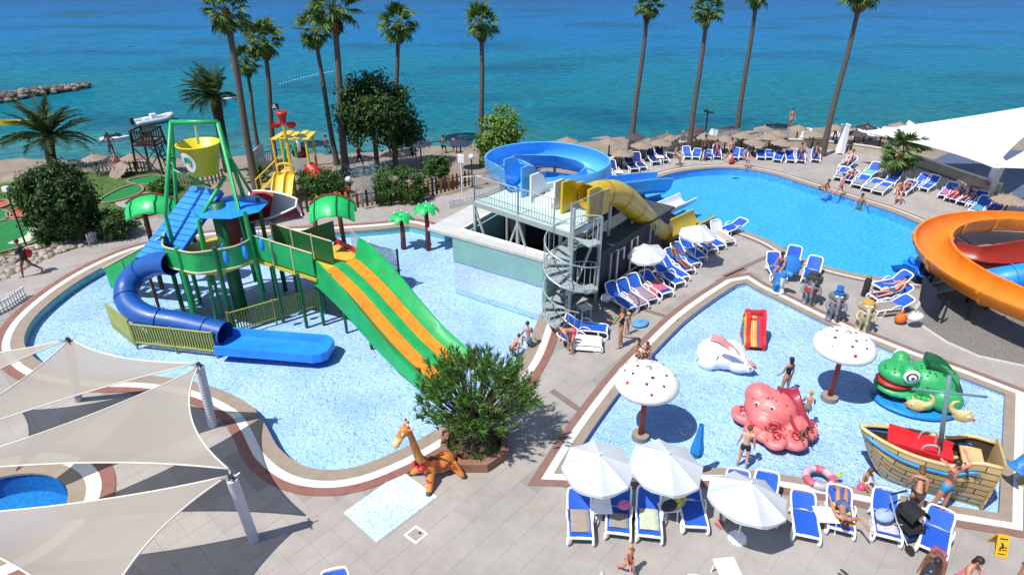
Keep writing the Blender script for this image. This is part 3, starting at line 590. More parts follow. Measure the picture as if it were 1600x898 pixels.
# ================================================================ WATER PLAY STRUCTURE
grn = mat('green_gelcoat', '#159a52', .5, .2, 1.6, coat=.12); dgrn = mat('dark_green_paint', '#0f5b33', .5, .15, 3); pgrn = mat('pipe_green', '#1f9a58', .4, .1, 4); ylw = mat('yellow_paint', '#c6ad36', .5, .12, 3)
oran = mat('orange_gelcoat', '#dd8520', .5, .22, 1.6); azur = mat('azure_gelcoat', '#1c80e6', .48, .16, 1.6, coat=.12); dblue = mat('deep_blue_gelcoat', '#0a4a98', .42, .18, 1.6, coat=.2); rdp = mat('red_gelcoat', '#b01418', .4, .12, 2); brn = mat('brown_bark_paint', '#6a3a22', .7, .25, 6, .3, 20)
olive = mat('olive_yellow_paint', '#8f9444', .6, .15, 4)
V3 = lambda x, y, z: Vector((x, y, z))
ctr = V3(-11.3, 22.3, 0)
ap = T('play_structure', 'green multi level water play tower on posts in the play pool', 'play structure', ctr, world=True)
def hexp(c, r, n=8, a0=0): return [c + V3(r * math.cos(a0 + 2 * math.pi * i / n), r * math.sin(a0 + 2 * math.pi * i / n), 0) for i in range(n)]
hx = hexp(ctr, 1.75, 8, R(22.5))
MB().prism(hx, 2.2, 2.3).build('deck_floor', ylw, ap)
for i, p in enumerate(hx):
    top = 4.3 if i in (0, 1, 2, 7) else 3.3
    MB().tube([V3(p.x, p.y, -.3), V3(p.x, p.y, top)], .085, 8).build('post', pgrn if i % 2 else dgrn, ap)
MB().tube([V3(ctr.x + .4, ctr.y - .1, -.3), V3(ctr.x + .4, ctr.y - .1, 4.4)], .26, 10).build('main_column', dgrn, ap, True)
for i in (4, 5, 6, 3):
    a, b_ = hx[i], hx[(i + 1) % 8]; mid = (a + b_) / 2; out = (mid - ctr).normalized() * .22
    arc = catmull([a, mid + out, b_], False, 5)
    MB().rows([[V3(p.x, p.y, 2.42) for p in arc], [V3(p.x, p.y, 3.15) for p in arc]]).rows([[V3(p.x * 1 + .0, p.y + .03, 3.15) for p in arc], [V3(p.x, p.y + .03, 2.42) for p in arc]]).build('guard_panel', grn, ap, True)
    for z in (2.38, 3.2): MB().tube([V3(p.x, p.y, z) for p in arc], .035, 6).build('guard_rail', mat('cream_paint', '#b9b591', .6), ap)
# hanging blue water scoops
for x, y, Y in ((352, 398, 20.2), (382, 390, 20.6), (408, 378, 21.2)):
    p = PZ(x, y, Y); MB().tube([p + V3(0, 0, .45), p + V3(-.08, 0, .2), p + V3(.0, 0, .1)], .02, 6).ell(p - V3(0, 0, .12), (.1, .08, .27), 8, 6).build('water_scoop', azur, ap, True)
# octagonal blue roof and red column panel
rc = PZ(358, 314, 22.7); MB().add([rc + V3(1.4 * math.cos(a), 1.3 * math.sin(a), -.22) for a in [R(45 * k + 20) for k in range(8)]] + [rc + V3(0, 0, .12)] + [rc + V3(0, 0, -.24)], [(k, (k + 1) % 8, 8) for k in range(8)] + [((k + 1) % 8, k, 9) for k in range(8)]).build('octagon_roof', azur, ap)
MB().lathe([(.62, 2.3), (.62, 3.85), (.55, 3.9)], (rc.x - .05, rc.y, 0), 12).build('red_barrel_panel', mat('dark_red_gelcoat', '#5c0f12', .5, .2), ap, True)
# slatted blue dump roof, slat by slat
TL, TR, BL, BR = PZ(300, 290, 23.2), PZ(348, 297, 22.5), PZ(212, 402, 22.0), PZ(268, 414, 21.3)
NS = 13
for i in range(NS):
    t0, t1 = i / NS + .004, (i + 1) / NS - .004; dn = V3(0, 0, -.05)
    q = [TL.lerp(BL, t0), TR.lerp(BR, t0), TR.lerp(BR, t1), TL.lerp(BL, t1)]; lift = V3(0, 0, .02)
    MB().add([q[0], q[1], q[2] + lift, q[3] + lift] + [p + dn for p in q], [(0, 3, 2, 1), (4, 5, 6, 7), (0, 1, 5, 4), (1, 2, 6, 5), (2, 3, 7, 6), (3, 0, 4, 7)]).build('roof_slat', azur, ap)
for a, b_ in ((TL, BL), (TR, BR)): MB().bar(a - V3(0, 0, .1), b_ - V3(0, 0, .1), .07, .1).build('roof_rail', dblue, ap)
for p in (BL.lerp(TL, .1), BR.lerp(TR, .1), BL.lerp(TL, .6), BR.lerp(TR, .55)): MB().tube([V3(p.x, p.y, -.3), p - V3(0, 0, .12)], .06, 8).build('post', brn if p.x < -14 else pgrn, ap)
# tipping bucket frame
YB = 22.6; LT, RT = PZ(267, 191, YB), PZ(340, 191, YB)
def pipe(pts, r=.075, nm='frame_pipe', m=None): return MB().tube(pts, r, 8).build(nm, m or pgrn, ap, True)
pipe([LT, RT], .085)
for x, y, Y, a in ((258, 335, YB - .7, LT), (276, 318, YB + 1.0, LT), (392, 338, YB + .9, RT), (400, 440, YB - .9, RT)):
    e = PZ(x, y, Y); pipe([a, e, V3(e.x, e.y, 2.2)])
pipe([PZ(352, 275, YB), PZ(310, 345, YB - .8), V3(*PZ(312, 400, YB - .9)[:2], -.3)]); pipe([PZ(270, 265, YB), PZ(330, 292, YB + .3)], .05); pipe([PZ(362, 250, YB), PZ(392, 300, YB + .7)], .05)
for x, y in ((268, 247), (354, 250)):
    p = PZ(x, y, YB); MB().lathe([(.08, -.12), (.14, -.1), (.14, -.02), (.09, 0), (.14, .02), (.14, .1), (.08, .12)], p, 10).build('pipe_collar', pgrn, ap, True)
bk = T('tipping_bucket', 'yellow tipping bucket with a white parrot badge above the play tower', 'bucket', PZ(308, 272, YB), world=True)
bt, bb_ = PZ(309, 223, YB), PZ(308, 270, YB); hgt = (bt - bb_).z; bc = V3(bt.x, YB, bb_.z)
MB().lathe([(0, 0), (.5, 0), (.72, hgt), (.76, hgt), (.76, hgt - .04), (.7, hgt - .06), (.47, .04), (0, .04)], bc, 24).build('shell', mat('bucket_yellow', '#cdbe1f', .4, .06, 2), bk, True)
MB().tube([bc + V3(-.85, 0, hgt * .5), bc + V3(.85, 0, hgt * .5)], .03, 6).build('pivot_bar', STEEL, bk)
MB().tube([PZ(305, 193, YB), PZ(310, 225, YB)], .05, 8).build('filler_pipe', mat('pale_pipe', '#8fb7a8', .4), bk)
# round badge with a parrot head, lying on the side of the bucket
ang = math.atan2(-.9, -.38); rr_ = .64
def onb(u, v, d=.0):
    rad = .5 + .22 * ((v + hgt * .5) / hgt) + d; a = ang + u / .62; return bc + V3(rad * math.cos(a), rad * math.sin(a), v + hgt * .5)
def badge(pts, d, m, nm):
    n = len(pts); MB().add([onb(u, v, d) for u, v in pts] + [onb(sum(p[0] for p in pts) / n, sum(p[1] for p in pts) / n, d + .004)], [(i, (i + 1) % n, n) for i in range(n)]).build(nm, m, bk)
badge([(.3 * math.cos(a), .38 * math.sin(a)) for a in [2 * math.pi * k / 24 for k in range(24)]], .014, wg, 'badge_disc')
badge([(-.16, -.02), (-.1, .16), (.02, .22), (.13, .16), (.16, .02), (.12, -.14), (.02, -.16), (.06, .0), (0, .07), (-.06, .05)], .022, grn, 'badge_parrot_head')
badge([(-.17, .0), (-.11, .1), (-.04, .07), (-.08, -.02), (-.15, -.08)], .028, azur, 'badge_parrot_beak'); badge([(.02, -.16), (.1, -.14), (.14, -.02), (.07, -.01)], .03, ylw, 'badge_parrot_feathers'); badge([(-.02 + .025 * math.cos(a), .11 + .03 * math.sin(a)) for a in [math.pi * k / 4 for k in range(8)]], .034, DARK, 'badge_eye')
# walkway with green side panels to the slide platform
wa, wb = P(397, 405, 2.3), P(494, 436, 1.95); back = V3(.45, 1.05, 0)
MB().add([wa, wb, wb + back, wa + back] + [p - V3(0, 0, .12) for p in (wa, wb, wb + back, wa + back)], [(0, 1, 2, 3), (7, 6, 5, 4), (0, 4, 5, 1), (1, 5, 6, 2), (2, 6, 7, 3), (3, 7, 4, 0)]).build('walkway', ylw, ap)
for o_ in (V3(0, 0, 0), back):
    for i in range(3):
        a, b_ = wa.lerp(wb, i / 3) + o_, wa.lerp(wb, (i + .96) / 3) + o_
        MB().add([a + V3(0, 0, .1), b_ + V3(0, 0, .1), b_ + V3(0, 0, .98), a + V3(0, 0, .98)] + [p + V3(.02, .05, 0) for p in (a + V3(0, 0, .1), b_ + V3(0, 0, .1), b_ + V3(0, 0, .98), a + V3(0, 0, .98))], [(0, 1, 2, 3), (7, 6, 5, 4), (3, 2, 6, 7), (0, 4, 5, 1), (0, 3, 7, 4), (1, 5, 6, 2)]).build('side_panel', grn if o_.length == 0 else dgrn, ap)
        MB().tube([a, a + V3(0, 0, 1.1)], .035, 6).build('panel_post', mat('cream_paint', '#b9b591'), ap)
    MB().tube([wa + o_ + V3(0, 0, 1.04), wb + o_ + V3(0, 0, 1.04)], .03, 6).build('guard_rail', mat('cream_paint', '#b9b591'), ap)
for t_ in (.3, .7): 
    for o_ in (V3(0, 0, 0), back): p = wa.lerp(wb, t_) + o_; MB().tube([V3(p.x, p.y, -.3), p], .07, 8).build('post', dgrn, ap)
# access stair with green panels on the far side
sa_, sb_ = P(172, 452, 0), P(268, 405, 2.2)
for o_ in (V3(0, 0, 0), V3(.25, .85, 0)):
    for i in range(3):
        a, b_ = sa_.lerp(sb_, i / 3 + .02) + o_, sa_.lerp(sb_, (i + 1) / 3 - .02) + o_
        MB().add([a, b_, b_ + V3(0, 0, .95), a + V3(0, 0, .95)] + [p + V3(0, .05, 0) for p in (a, b_, b_ + V3(0, 0, .95), a + V3(0, 0, .95))], [(0, 1, 2, 3), (7, 6, 5, 4), (3, 2, 6, 7), (0, 4, 5, 1), (0, 3, 7, 4), (1, 5, 6, 2)]).build('side_panel', grn, ap)
    MB().tube([sa_ + o_ + V3(0, 0, 1.0), sb_ + o_ + V3(0, 0, 1.0)], .03, 6).build('guard_rail', mat('cream_paint', '#b9b591'), ap)
for i in range(10):
    p = sa_.lerp(sb_, (i + .5) / 10) + V3(.12, .42, 0); MB().box(p, (.32, .8, .05), R(-15)).build('stair_tread', olive, ap)
# slatted water fences under the tower
def wfence(a, b_, h, label, n):
    f = T('slat_fence', label, 'fence', (a + b_) / 2, world=True)
    me = MB().box((0, 0, h / 2), (.05, .03, h)).mesh('slat', olive); d = b_ - a; rz = math.atan2(d.y, d.x)
    for i in range(n + 1): put('slat', me, f, Mt(a.lerp(b_, i / n) - OFF[f.name], rz))
    for z in (.08, h): MB().tube([a + V3(0, 0, z), b_ + V3(0, 0, z)], .035, 6).build('rail', olive, f)
    for p in (a, (a + b_) / 2, b_): MB().tube([V3(p.x, p.y, -.3), p + V3(0, 0, h + .06)], .04, 6).build('fence_post', olive, f)
wfence(P(362, 520, -.1), P(496, 480, -.1), .85, 'long olive slat fence standing in the water below the green walkway', 34)
wfence(P(213, 537, -.1), P(338, 551, -.1), .85, 'olive slat fence standing in front of the blue tube slide', 30)
a, b_ = P(176, 512, -.3), P(211, 540, -.3); thing1(MB().prism([a, b_, b_ + V3(.05, .04, 0), a + V3(.05, .04, 0)], -.3, .8), 'fence_panel', olive, 'solid olive fence panel in the water left of the tube slide', 'fence')
# red and white boat nose beside the octagon roof
bo = T('boat_cabin', 'red and white half boat perched beside the blue octagon roof', 'boat cabin', PZ(430, 348, 24.0), world=True)
o_ = PZ(430, 330, 24.0); hull = []
for i in range(9):
    t_ = i / 8; x = -1.0 + 2.05 * t_; wd = .72 * (1 - .75 * t_ ** 2); zt = .34 + .3 * t_; hull.append([o_ + Matrix.Rotation(R(38), 3, 'X') @ V3(x, s_ * wd, z) for s_, z in ((-1, zt), (-.92, -.1), (-.45, -.42), (.45, -.42), (.92, -.1), (1, zt))])
MB().rows(hull).add(hull[0], [(0, 1, 2, 3, 4, 5)]).build('hull', rdp, bo, 40)
hin = [[o_ + (p - o_) * .92 + V3(0, 0, .045) for p in r] for r in hull]; MB().rows([r[::-1] for r in hin]).build('inside', wg, bo, 40)
MB().add([hull[0][0], hull[0][5], hull[4][5], hull[4][0]], [(0, 3, 2, 1), (0, 1, 2, 3)]).build('red_deck', rdp, bo)
MB().tube([r[0] for r in hull] + [r[5] for r in hull[::-1]], .045, 6, closed=True).build('gunwale', wg, bo, True)
MB().tube([V3(o_.x - .2, o_.y, -.3), V3(o_.x - .2, o_.y, o_.z - .4)], .1, 8).build('post', dgrn, bo)
# green leaf canopies on brown posts
def leafcanopy(c, w_, d_, label, rz=0, bases=()):
    t = T('leaf_canopy', label, 'canopy', V3(c.x, c.y, 0), group='leaf canopies of the play tower', world=True)
    rows = []
    for i in range(9):
        u = -1 + 2 * i / 8; rows.append([])
        for j in range(7):
            v = -1 + 2 * j / 6; z = .38 * (1 - u * u) - .45 * v * v + .06 * math.cos(v * 9); q = Matrix.Rotation(rz, 3, 'Z') @ V3(u * w_, v * d_ * (1 - .35 * abs(u)), z); rows[-1].append(c + q)
    lm = mat('leaf_green_gelcoat', '#1fae5e', .4, .12, 3); MB().rows(rows).rows([[p - V3(0, 0, .04) for p in r[::-1]] for r in rows]).build('leaf', lm, t, True)
    for k in (1, 5, 7): MB().tube([p + V3(0, 0, .02) for p in rows[k]], .03, 6).build('leaf_rib', dgrn, t)
    MB().tube([r[3] + V3(0, 0, .02) for r in rows], .04, 6).build('leaf_rib', brn, t)
    for b_ in bases: MB().tube([b_, V3(*b_.lerp(c, .25).xy, c.z * .6), V3(*b_.lerp(c, .35).xy, c.z + .1)], .1, 8).build('post', brn, t, True)
leafcanopy(PZ(238, 319, 24.3), 1.0, .62, 'green leaf canopy beyond the slatted blue roof', R(8), [V3(-15.1, 24.2, -.3), V3(-13.0, 24.6, -.3)])
leafcanopy(PZ(519, 321, 23.3), .85, .8, 'green leaf canopy above the top of the orange and green slide', R(8), [P(497, 452, 0), P(546, 425, 0)])
# ---- blue tube slide and its run-out
ts = T('tube_slide', 'dark blue tube slide curling down from the play tower', 'water slide', P(215, 500), world=True)
tp = pth([P(268, 412, 2.55), P(245, 412, 2.4), P(218, 424, 1.95), P(199, 448, 1.45), P(203, 476, 1.05), P(232, 495, .8), P(275, 503, .64), P(315, 512, .54), P(352, 521, .46)], 5)
MB().tube(tp, .43, 18, cap=False).tube(tp[::-1], .40, 18, cap=False).build('tube', dblue, ts, True)
for i in (9, 18, 27, 36):
    t_ = (tp[i + 1] - tp[i - 1]).normalized() * .035; MB().tube([tp[i] - t_, tp[i] + t_], .47, 18, cap=False).build('joint_ring', dblue, ts, True)
for i in (14, 24, 32): p = tp[i]; MB().tube([V3(p.x, p.y, -.3), V3(p.x, p.y, p.z - .4)], .06, 8).build('support_leg', dgrn, ts)
ro = T('slide_run_out', 'bright blue run-out trough at the foot of the dark blue tube slide', 'slide end', P(430, 545), world=True)
ra, rb_ = P(350, 535, .12), P(500, 547, .06); MB().sweep([ra, ra.lerp(rb_, .33), ra.lerp(rb_, .66), rb_], [(-.57, .24), (-.54, .24), (-.46, .03), (.46, .03), (.54, .24), (.57, .24), (.66, .24), (.66, -.1), (-.66, -.1), (-.66, .24)]).build('trough', azur, ro)
dd = (rb_ - ra).normalized(); MB().sweep([rb_, rb_ + dd * .28, rb_ + dd * .42], [(-.66, .24), (.66, .24), (.66, -.1), (-.66, -.1)], scale=[1, .8, .55]).build('end_cap', azur, ro)
# ---- green double slide with orange lanes
ds = T('double_slide', 'green slide with two orange lanes running into the play pool', 'water slide', P(600, 500), world=True)
st_, en = V3(-6.35, 21.7, 1.95), V3(-2.2, 17.75, -.05); hd = (en - st_); hd.z = 0; Ls = hd.length; hd.normalize()
sp_ = pth([st_ - hd * .5, st_, st_ + hd * Ls * .25 + V3(0, 0, -.42), st_ + hd * Ls * .5 + V3(0, 0, -1.05), st_ + hd * Ls * .72 + V3(0, 0, -1.55), st_ + hd * Ls * .87 + V3(0, 0, -1.78), en], 4)
hw = 1.14
def prof(t):
    h = .72 - .42 * smooth01(t / .8); return [(-hw, h), (-hw + .06, h), (-hw + .3, .16), (-.74, 0), (-.2, 0), (-.14, .1), (.14, .1), (.2, 0), (.74, 0), (hw - .3, .16), (hw - .06, h), (hw, h), (hw + .05, -.12 - .35 * (1 - t)), (-hw - .05, -.12 - .35 * (1 - t))]
MB().sweep(sp_, prof).build('body', grn, ds, 35)
for s_ in (-1, 1): MB().sweep([p + V3(0, 0, .012) for p in sp_[2:]], [(s_ * .47 - .24, 0), (s_ * .47 - .24, .012), (s_ * .47 + .24, .012), (s_ * .47 + .24, 0)]).build('lane', oran, ds)
for t_ in (.12, .4): 
    for s_ in (-.7, .7): p = st_ + hd * Ls * t_ + V3(-hd.y, hd.x, 0) * s_; MB().tube([V3(p.x, p.y, -.3), V3(p.x, p.y, 1.9 - 2.3 * t_)], .06, 8).build('support_leg', dgrn, ds)
pf = [st_ - hd * 2.2 + V3(-hd.y, hd.x, 0) * 1.0, st_ - hd * .45 + V3(-hd.y, hd.x, 0) * 1.0, st_ - hd * .45 - V3(-hd.y, hd.x, 0) * 1.0, st_ - hd * 2.2 - V3(-hd.y, hd.x, 0) * 1.0]
MB().prism(pf, 1.84, 1.94).build('start_platform', mat('platform_yellow', '#d8a53a', .5, .1, 2), ds)
for p in pf: MB().tube([V3(p.x, p.y, -.3), V3(p.x, p.y, 2.0)], .07, 8).build('post', dgrn, ds)
MB().bar(pf[0] + V3(0, 0, .15), pf[1] + V3(0, 0, .15), .06, .22).build('kick_board', rdp, ds); 
for i in range(3): 
    a = pf[0].lerp(pf[3], i / 3) ; b_ = pf[0].lerp(pf[3], (i + .93) / 3); MB().prism([a, b_, b_ + V3(.03, .04, 0), a + V3(.03, .04, 0)], 2.05, 2.95).build('back_panel', dgrn, ds)
# ---- curved grey mesh screen
m = bpy.data.materials.new('mesh_screen'); m.use_nodes = True; N = m.node_tree.nodes; L = m.node_tree.links; b = N['Principled BSDF']; b.inputs['Base Color'].default_value = (*S('#8d9292'), 1); b.inputs['Roughness'].default_value = .7
t_ = N.new('ShaderNodeBsdfTransparent'); ms = N.new('ShaderNodeMixShader'); ms.inputs[0].default_value = .62; L.new(t_.outputs[0], ms.inputs[1]); L.new(b.outputs[0], ms.inputs[2]); L.new(ms.outputs[0], N['Material Output'].inputs[0]); MESHM = m
scn = T('mesh_screen', 'curved grey mesh screen standing in the pool behind the orange and green slide', 'screen', P(600, 435), world=True)
arc = catmull([P(553, 407), P(572, 424), P(598, 436), P(625, 442)], False, 5)
MB().rows([[V3(p.x, p.y, .1) for p in arc], [V3(p.x, p.y, .8) for p in arc], [V3(p.x, p.y, 1.55) for p in arc]]).build('mesh_panel', MESHM, scn)
for z in (.1, .85, 1.55): MB().tube([V3(p.x, p.y, z) for p in arc], .018, 6).build('rail', STEEL, scn)
MB().tube([V3(*arc[-1].xy, -.3), V3(*arc[-1].xy, 1.6)], .05, 6).build('screen_post', DARK, scn)
# ---- artificial palm sprayers
for k, (x, y, h, lb_) in enumerate(((630, 379, 1.25, 'short artificial palm sprayer with brown trunk standing in the play pool'), (669, 381, 1.75, 'taller artificial palm sprayer with glossy green leaves at the tank corner'))):
    p = P(x, y); t = T('artificial_palm', lb_, 'water feature', p, group='artificial palm sprayers')
    MB().tube([(0, 0, -.3), (.02, 0, h * .5), (0, 0, h)], [.14, .11, .09], 10).build('trunk', mat('red_bark', '#7a3328', .7, .25, 8, .3, 15), t, True)
    for q in range(7):
        a = 2 * math.pi * q / 7 + k; pts = []; rows = []
        for i in range(6):
            s_ = i / 5; r_ = .62 * s_; z = h + .12 + .22 * math.sin(s_ * 2.2) - .34 * s_ ** 2; wd = .2 * math.sin(.35 + 2.6 * s_) + .02
            c = V3(r_ * math.cos(a), r_ * math.sin(a), z); sd = V3(-math.sin(a), math.cos(a), 0) * wd; rows.append([c - sd - V3(0, 0, .06), c + V3(0, 0, .03), c + sd - V3(0, 0, .06)])
        lf = MB().rows(rows).rows([[v - V3(0, 0, .03) for v in r[::-1]] for r in rows]).build('leaf', mat('leaf_green_gelcoat', '#1fae5e'), t, True)
    for q in range(4): a = q * 1.6; MB().ell((.3 * math.cos(a), .3 * math.sin(a), h + .3), .04, 8, 6).build('spray_nozzle', WHITE, t, True)
# ================================================================ TODDLER POOL FIGURES
def fuse(mb, voxel=.03, smooth=6):
    """one closed skin round overlapping shapes"""
    me = mb.mesh('tmp', WHITE); o = bpy.data.objects.new('tmp', me); col.objects.link(o)
    r = o.modifiers.new('r', 'REMESH'); r.mode = 'VOXEL'; r.voxel_size = voxel; s_ = o.modifiers.new('s', 'SMOOTH'); s_.iterations = smooth; s_.factor = .6
    dg = bpy.context.evaluated_depsgraph_get(); dg.update(); out = bpy.data.meshes.new_from_object(o.evaluated_get(dg)); bpy.data.objects.remove(o); bpy.data.meshes.remove(me)
    out.polygons.foreach_set('use_smooth', [True] * len(out.polygons)); return out
def fpart(name, mb, m, parent, voxel=.03, smooth=6, paint=None):
    me = fuse(mb, voxel, smooth); ms_ = m if isinstance(m, list) else [m]; me.materials.clear()
    for x in ms_: me.materials.append(x)
    if paint: me.polygons.foreach_set('material_index', [paint(p.center) for p in me.polygons])
    return put(name, me, parent)
def gel(name, c, var=.06): return mat(name, c, .45, var + .08, 3, coat=.15, bump=.06, bscale=18)
WL = -.05
# ---- mushrooms
def mushroom(bx, by, label):
    p = P(bx, by, 0); t = T('mushroom_shower', label, 'water feature', p, group='spotted mushroom showers')
    MB().tube([(0, 0, -.32), (0, 0, 1.9)], [.085, .075], 12).build('stem', mat('red_stem', '#9c2a28', .5, .3, 6), t, True)
    MB().lathe([(.0, -.3), (.26, -.3), (.26, -.02), (.0, -.02)], (0, 0, 0), 12).build('foot', mat('coping_beige', '#8d7f72'), t)
    R_ = .92; prof_ = [(R_ * math.cos(a), 1.82 + .55 * math.sin(a)) for a in [R(k * 7.5) for k in range(0, 13)]]
    MB().lathe([(.05, 1.74), (R_ * .75, 1.66), (R_ * .95, 1.73)] + prof_, (0, 0, 0), 40).build('cap', mat('mushroom_white', '#e4e3e2', .35, .03), t, True)
    rr = random.Random(int(bx)); 
    for i in range(17):
        a = i * 2.4 + rr.random() * .3; f = .18 + .75 * ((i + .5) / 17) ** .6; el_ = math.acos(min(.98, f)); s_ = .03 + .03 * rr.random()
        c = Vector((R_ * math.cos(el_) * math.cos(a), R_ * math.cos(el_) * math.sin(a), 1.82 + .55 * math.sin(el_))); nrm = Vector((c.x / R_ ** 2, c.y / R_ ** 2, (c.z - 1.82) / .55 ** 2)).normalized()
        q = nrm.to_track_quat('Z', 'Y').to_matrix().to_4x4(); MB().ell((0, 0, 0), (s_, s_, .012), 10, 4, M=q).build('spot', mat('spot_red', '#a8282c', .4) if i % 3 == 0 else mat('spot_dark', '#3c3236', .4), t, True).location = c
    MB().lathe([(.0, 2.42), (.09, 2.41), (.1, 2.36)], (0, 0, 0), 12).build('nozzle', STEEL, t, True)
mushroom(1001, 676, 'white spotted mushroom shower near the white parasols, nearest to the play pool')
mushroom(1297, 616, 'white spotted mushroom shower between the octopus and the frog')
# ---- rainbow slide
p = P(1176, 527, 0); t = T('rainbow_slide', 'small red slide with rainbow striped arched sides in the toddler pool', 'slide', p, R(-6)); t.scale = (.78, .78, .85)
def arch(off, th, stripe):
    """arched side wall seen from the side: rises at the back, sweeps down to the front (-Y)"""
    pr = [(-.75, -.3), (-.72, .12), (-.45, .35), (-.15, .85), (.05, 1.15), (.28, 1.25), (.5, 1.15), (.62, .85), (.62, -.3)]
    pr = [(v.x, v.y) for v in catmull([(a, b, 0) for a, b in pr[:-1]], False, 2)] + [pr[-1]]
    return [Vector((off + s_ * th / 2, y, z)) for s_ in (-1, 1) for y, z in pr]
cols = ['#c8242a', '#d8762c', '#d8c23c', '#3f9a5a', '#3f7fc4', '#6a4a9a']
for s_ in (-1, 1):
    vs = arch(s_ * .36, .16, 0); n = len(vs) // 2
    MB().add(vs, [tuple(range(n)), tuple(range(2 * n - 1, n - 1, -1))] + [(i, n + i, n + (i + 1) % n, (i + 1) % n) for i in range(n)]).build('side_wall', gel('slide_red', '#c2262b'), t)
    if s_ < 0:
        for k, c in enumerate(cols[1:]):
            f = 1 - .14 * (k + 1); pts = [Vector((-.45, .1 + (v.y - .1) * f, -.25 + (v.z + .25) * f)) for v in vs[1:n - 1]]
            MB().tube(catmull(pts, False, 3), .045, 6).build('rainbow_stripe', gel('stripe' + c, c), t, True)
MB().sweep(pth([(0, .45, 1.0), (0, .2, .95), (0, -.1, .6), (0, -.5, .1), (0, -.8, -.05)]), [(-.28, 0), (-.28, .03), (.28, .03), (.28, 0)]).build('slide_bed', gel('slide_red', '#c2262b'), t)
for k, c in enumerate(('#d8c23c', '#e6d68a', '#c9a53a', '#3f4f9a', '#c2262b')):
    MB().sweep(pth([(-.2 + k * .1, .2, .99), (-.2 + k * .1, -.1, .645), (-.2 + k * .1, -.5, .145), (-.2 + k * .1, -.8, 0)]), [(-.035, 0), (-.035, .012), (.035, .012), (.035, 0)]).build('lane_stripe', gel('stripe' + c, c), t)
MB().bar((-.3, .3, 1.1), (.3, .3, 1.1), .2, .18).build('cross_bar', gel('slide_red', '#c2262b'), t)
# ---- rabbit slide
p = P(1128, 568, 0); t = T('rabbit_slide', 'white crouching rabbit slide with pink lane in the toddler pool', 'slide', p, R(-28))
od_ = gel('rabbit_dark', '#7a4a48'); wr = gel('rabbit_white', '#e6e4e4', .03); pk = gel('rabbit_pink', '#cf8a88')
fpart('body', MB().ell((-.38, 0, .28), (.55, .4, .62)).ell((-.05, 0, .3), (.6, .36, .48)).ell((.5, 0, .16), (.45, .3, .32)).ell((.84, 0, .14), (.24, .2, .2)).ell((-.45, -.3, .1), (.34, .16, .34)), wr, t, .04)
MB().sweep(pth([(-.5, 0, .9), (-.25, 0, .93), (.05, 0, .78), (.35, 0, .54), (.62, 0, .38)]), [(-.17, .0), (-.17, .05), (-.12, .015), (.12, .015), (.17, .05), (.17, 0), (.1, -.06), (-.1, -.06)]).build('slide_lane', pk, t, True)
for s_ in (-1, 1):
    e = MB().tube(catmull([(.68, s_ * .14, .36), (.46, s_ * .27, .62), (.2, s_ * .36, .74), (-.06, s_ * .4, .7)], False, 3), [.06, .09, .11, .12, .125, .125, .12, .1, .07, .03], 8, flat=.55).build('ear', wr, t, True)
    MB().tube([(.54, s_ * .24, .58), (.3, s_ * .35, .75), (.06, s_ * .4, .77)], [.03, .075, .03], 6, flat=.5).build('inner_ear', pk, e, True)
    q = MB().ell((.9, s_ * .15, .24), (.08, .05, .08), 10, 6).build('eye', gel('eye_white', '#f0f0f0'), t, True); MB().ell((.93, s_ * .19, .25), .03, 8, 6).build('pupil', DARK, q, True)
MB().ell((.82, 0, .26), (.25, .15, .14), 12, 8).build('pink_face', pk, t, True); MB().ell((1.08, 0, .2), (.05, .06, .05), 8, 6).build('nose', od_, t, True)
for k in range(5): MB().tube([(-.1 - .16 * k, -.33, .5 - .07 * k), (-.16 - .16 * k, -.38, .36 - .07 * k)], .012, 5).build('fur_line', DARK, t)
# ---- octopus
p = P(1206, 668, 0); t = T('octopus_slide', 'big pink octopus slide with curled tentacles in the toddler pool', 'slide', p, R(-24))
t.scale = (.92, .92, .8); op = gel('octopus_pink', '#d06c6c', .14); od = gel('octopus_dark', '#8e1f34'); rd_ = gel('octopus_red', '#b8323a')
body = MB().ell((-.15, .25, .62), (.85, .72, .78), 16, 12).ell((-.56, .42, .98), (.5, .44, .5)).ell((-.25, -.1, .5), (.6, .6, .5)).ell((.55, .2, .3), (.6, .65, .5)).ell((.1, -.3, .1), (.9, .7, .3))
def tent(l, r0): return catmull([Vector(q) for q in l], False, 3), r0
TT = [([(-.5, -.1, .2), (-.9, -.1, .12), (-1.15, .0, .16), (-1.2, .2, .24), (-1.05, .28, .3), (-.95, .18, .32)], .2), ([(-.3, -.45, .25), (-.6, -.75, .12), (-.75, -.55, .2), (-.55, -.4, .3)], .2),
      ([(.05, -.55, .3), (.0, -.95, .12), (.3, -1.0, .2), (.32, -.75, .32), (.15, -.75, .34)], .2), ([(.4, -.4, .3), (.65, -.8, .14), (.95, -.65, .22), (.85, -.45, .34), (.7, -.52, .36)], .2), ([(.8, .0, .3), (1.15, -.1, .12), (1.25, .2, .2), (1.1, .3, .3)], .18)]
for l, r0 in TT:
    c = catmull([Vector(q) for q in l], False, 3); body.tube(c, [r0 * (1.1 - .65 * i / (len(c) - 1)) for i in range(len(c))], 10)
fpart('body', body, op, t, .04, 5)
for l, r0 in TT:
    e = Vector(l[-1]); 
    MB().tube([e + Vector((math.cos(a) * (.2 - .015 * k), -.1 + math.sin(a) * (.2 - .015 * k), .13 + .008 * k)) for k, a in [(k, k * .8) for k in range(12)]], .028, 6).build('tentacle_swirl', rd_, t, True)
rr = random.Random(5)
for q in range(26):
    l, r0 = TT[q % 5]; b_ = Vector(l[1]).lerp(Vector(l[0]), rr.random()); MB().ell(b_ + Vector((rr.uniform(-.12, .12), rr.uniform(-.1, .05), r0 * 1.0)), (.03, .03, .025), 6, 4).build('sucker', rd_, t, True)
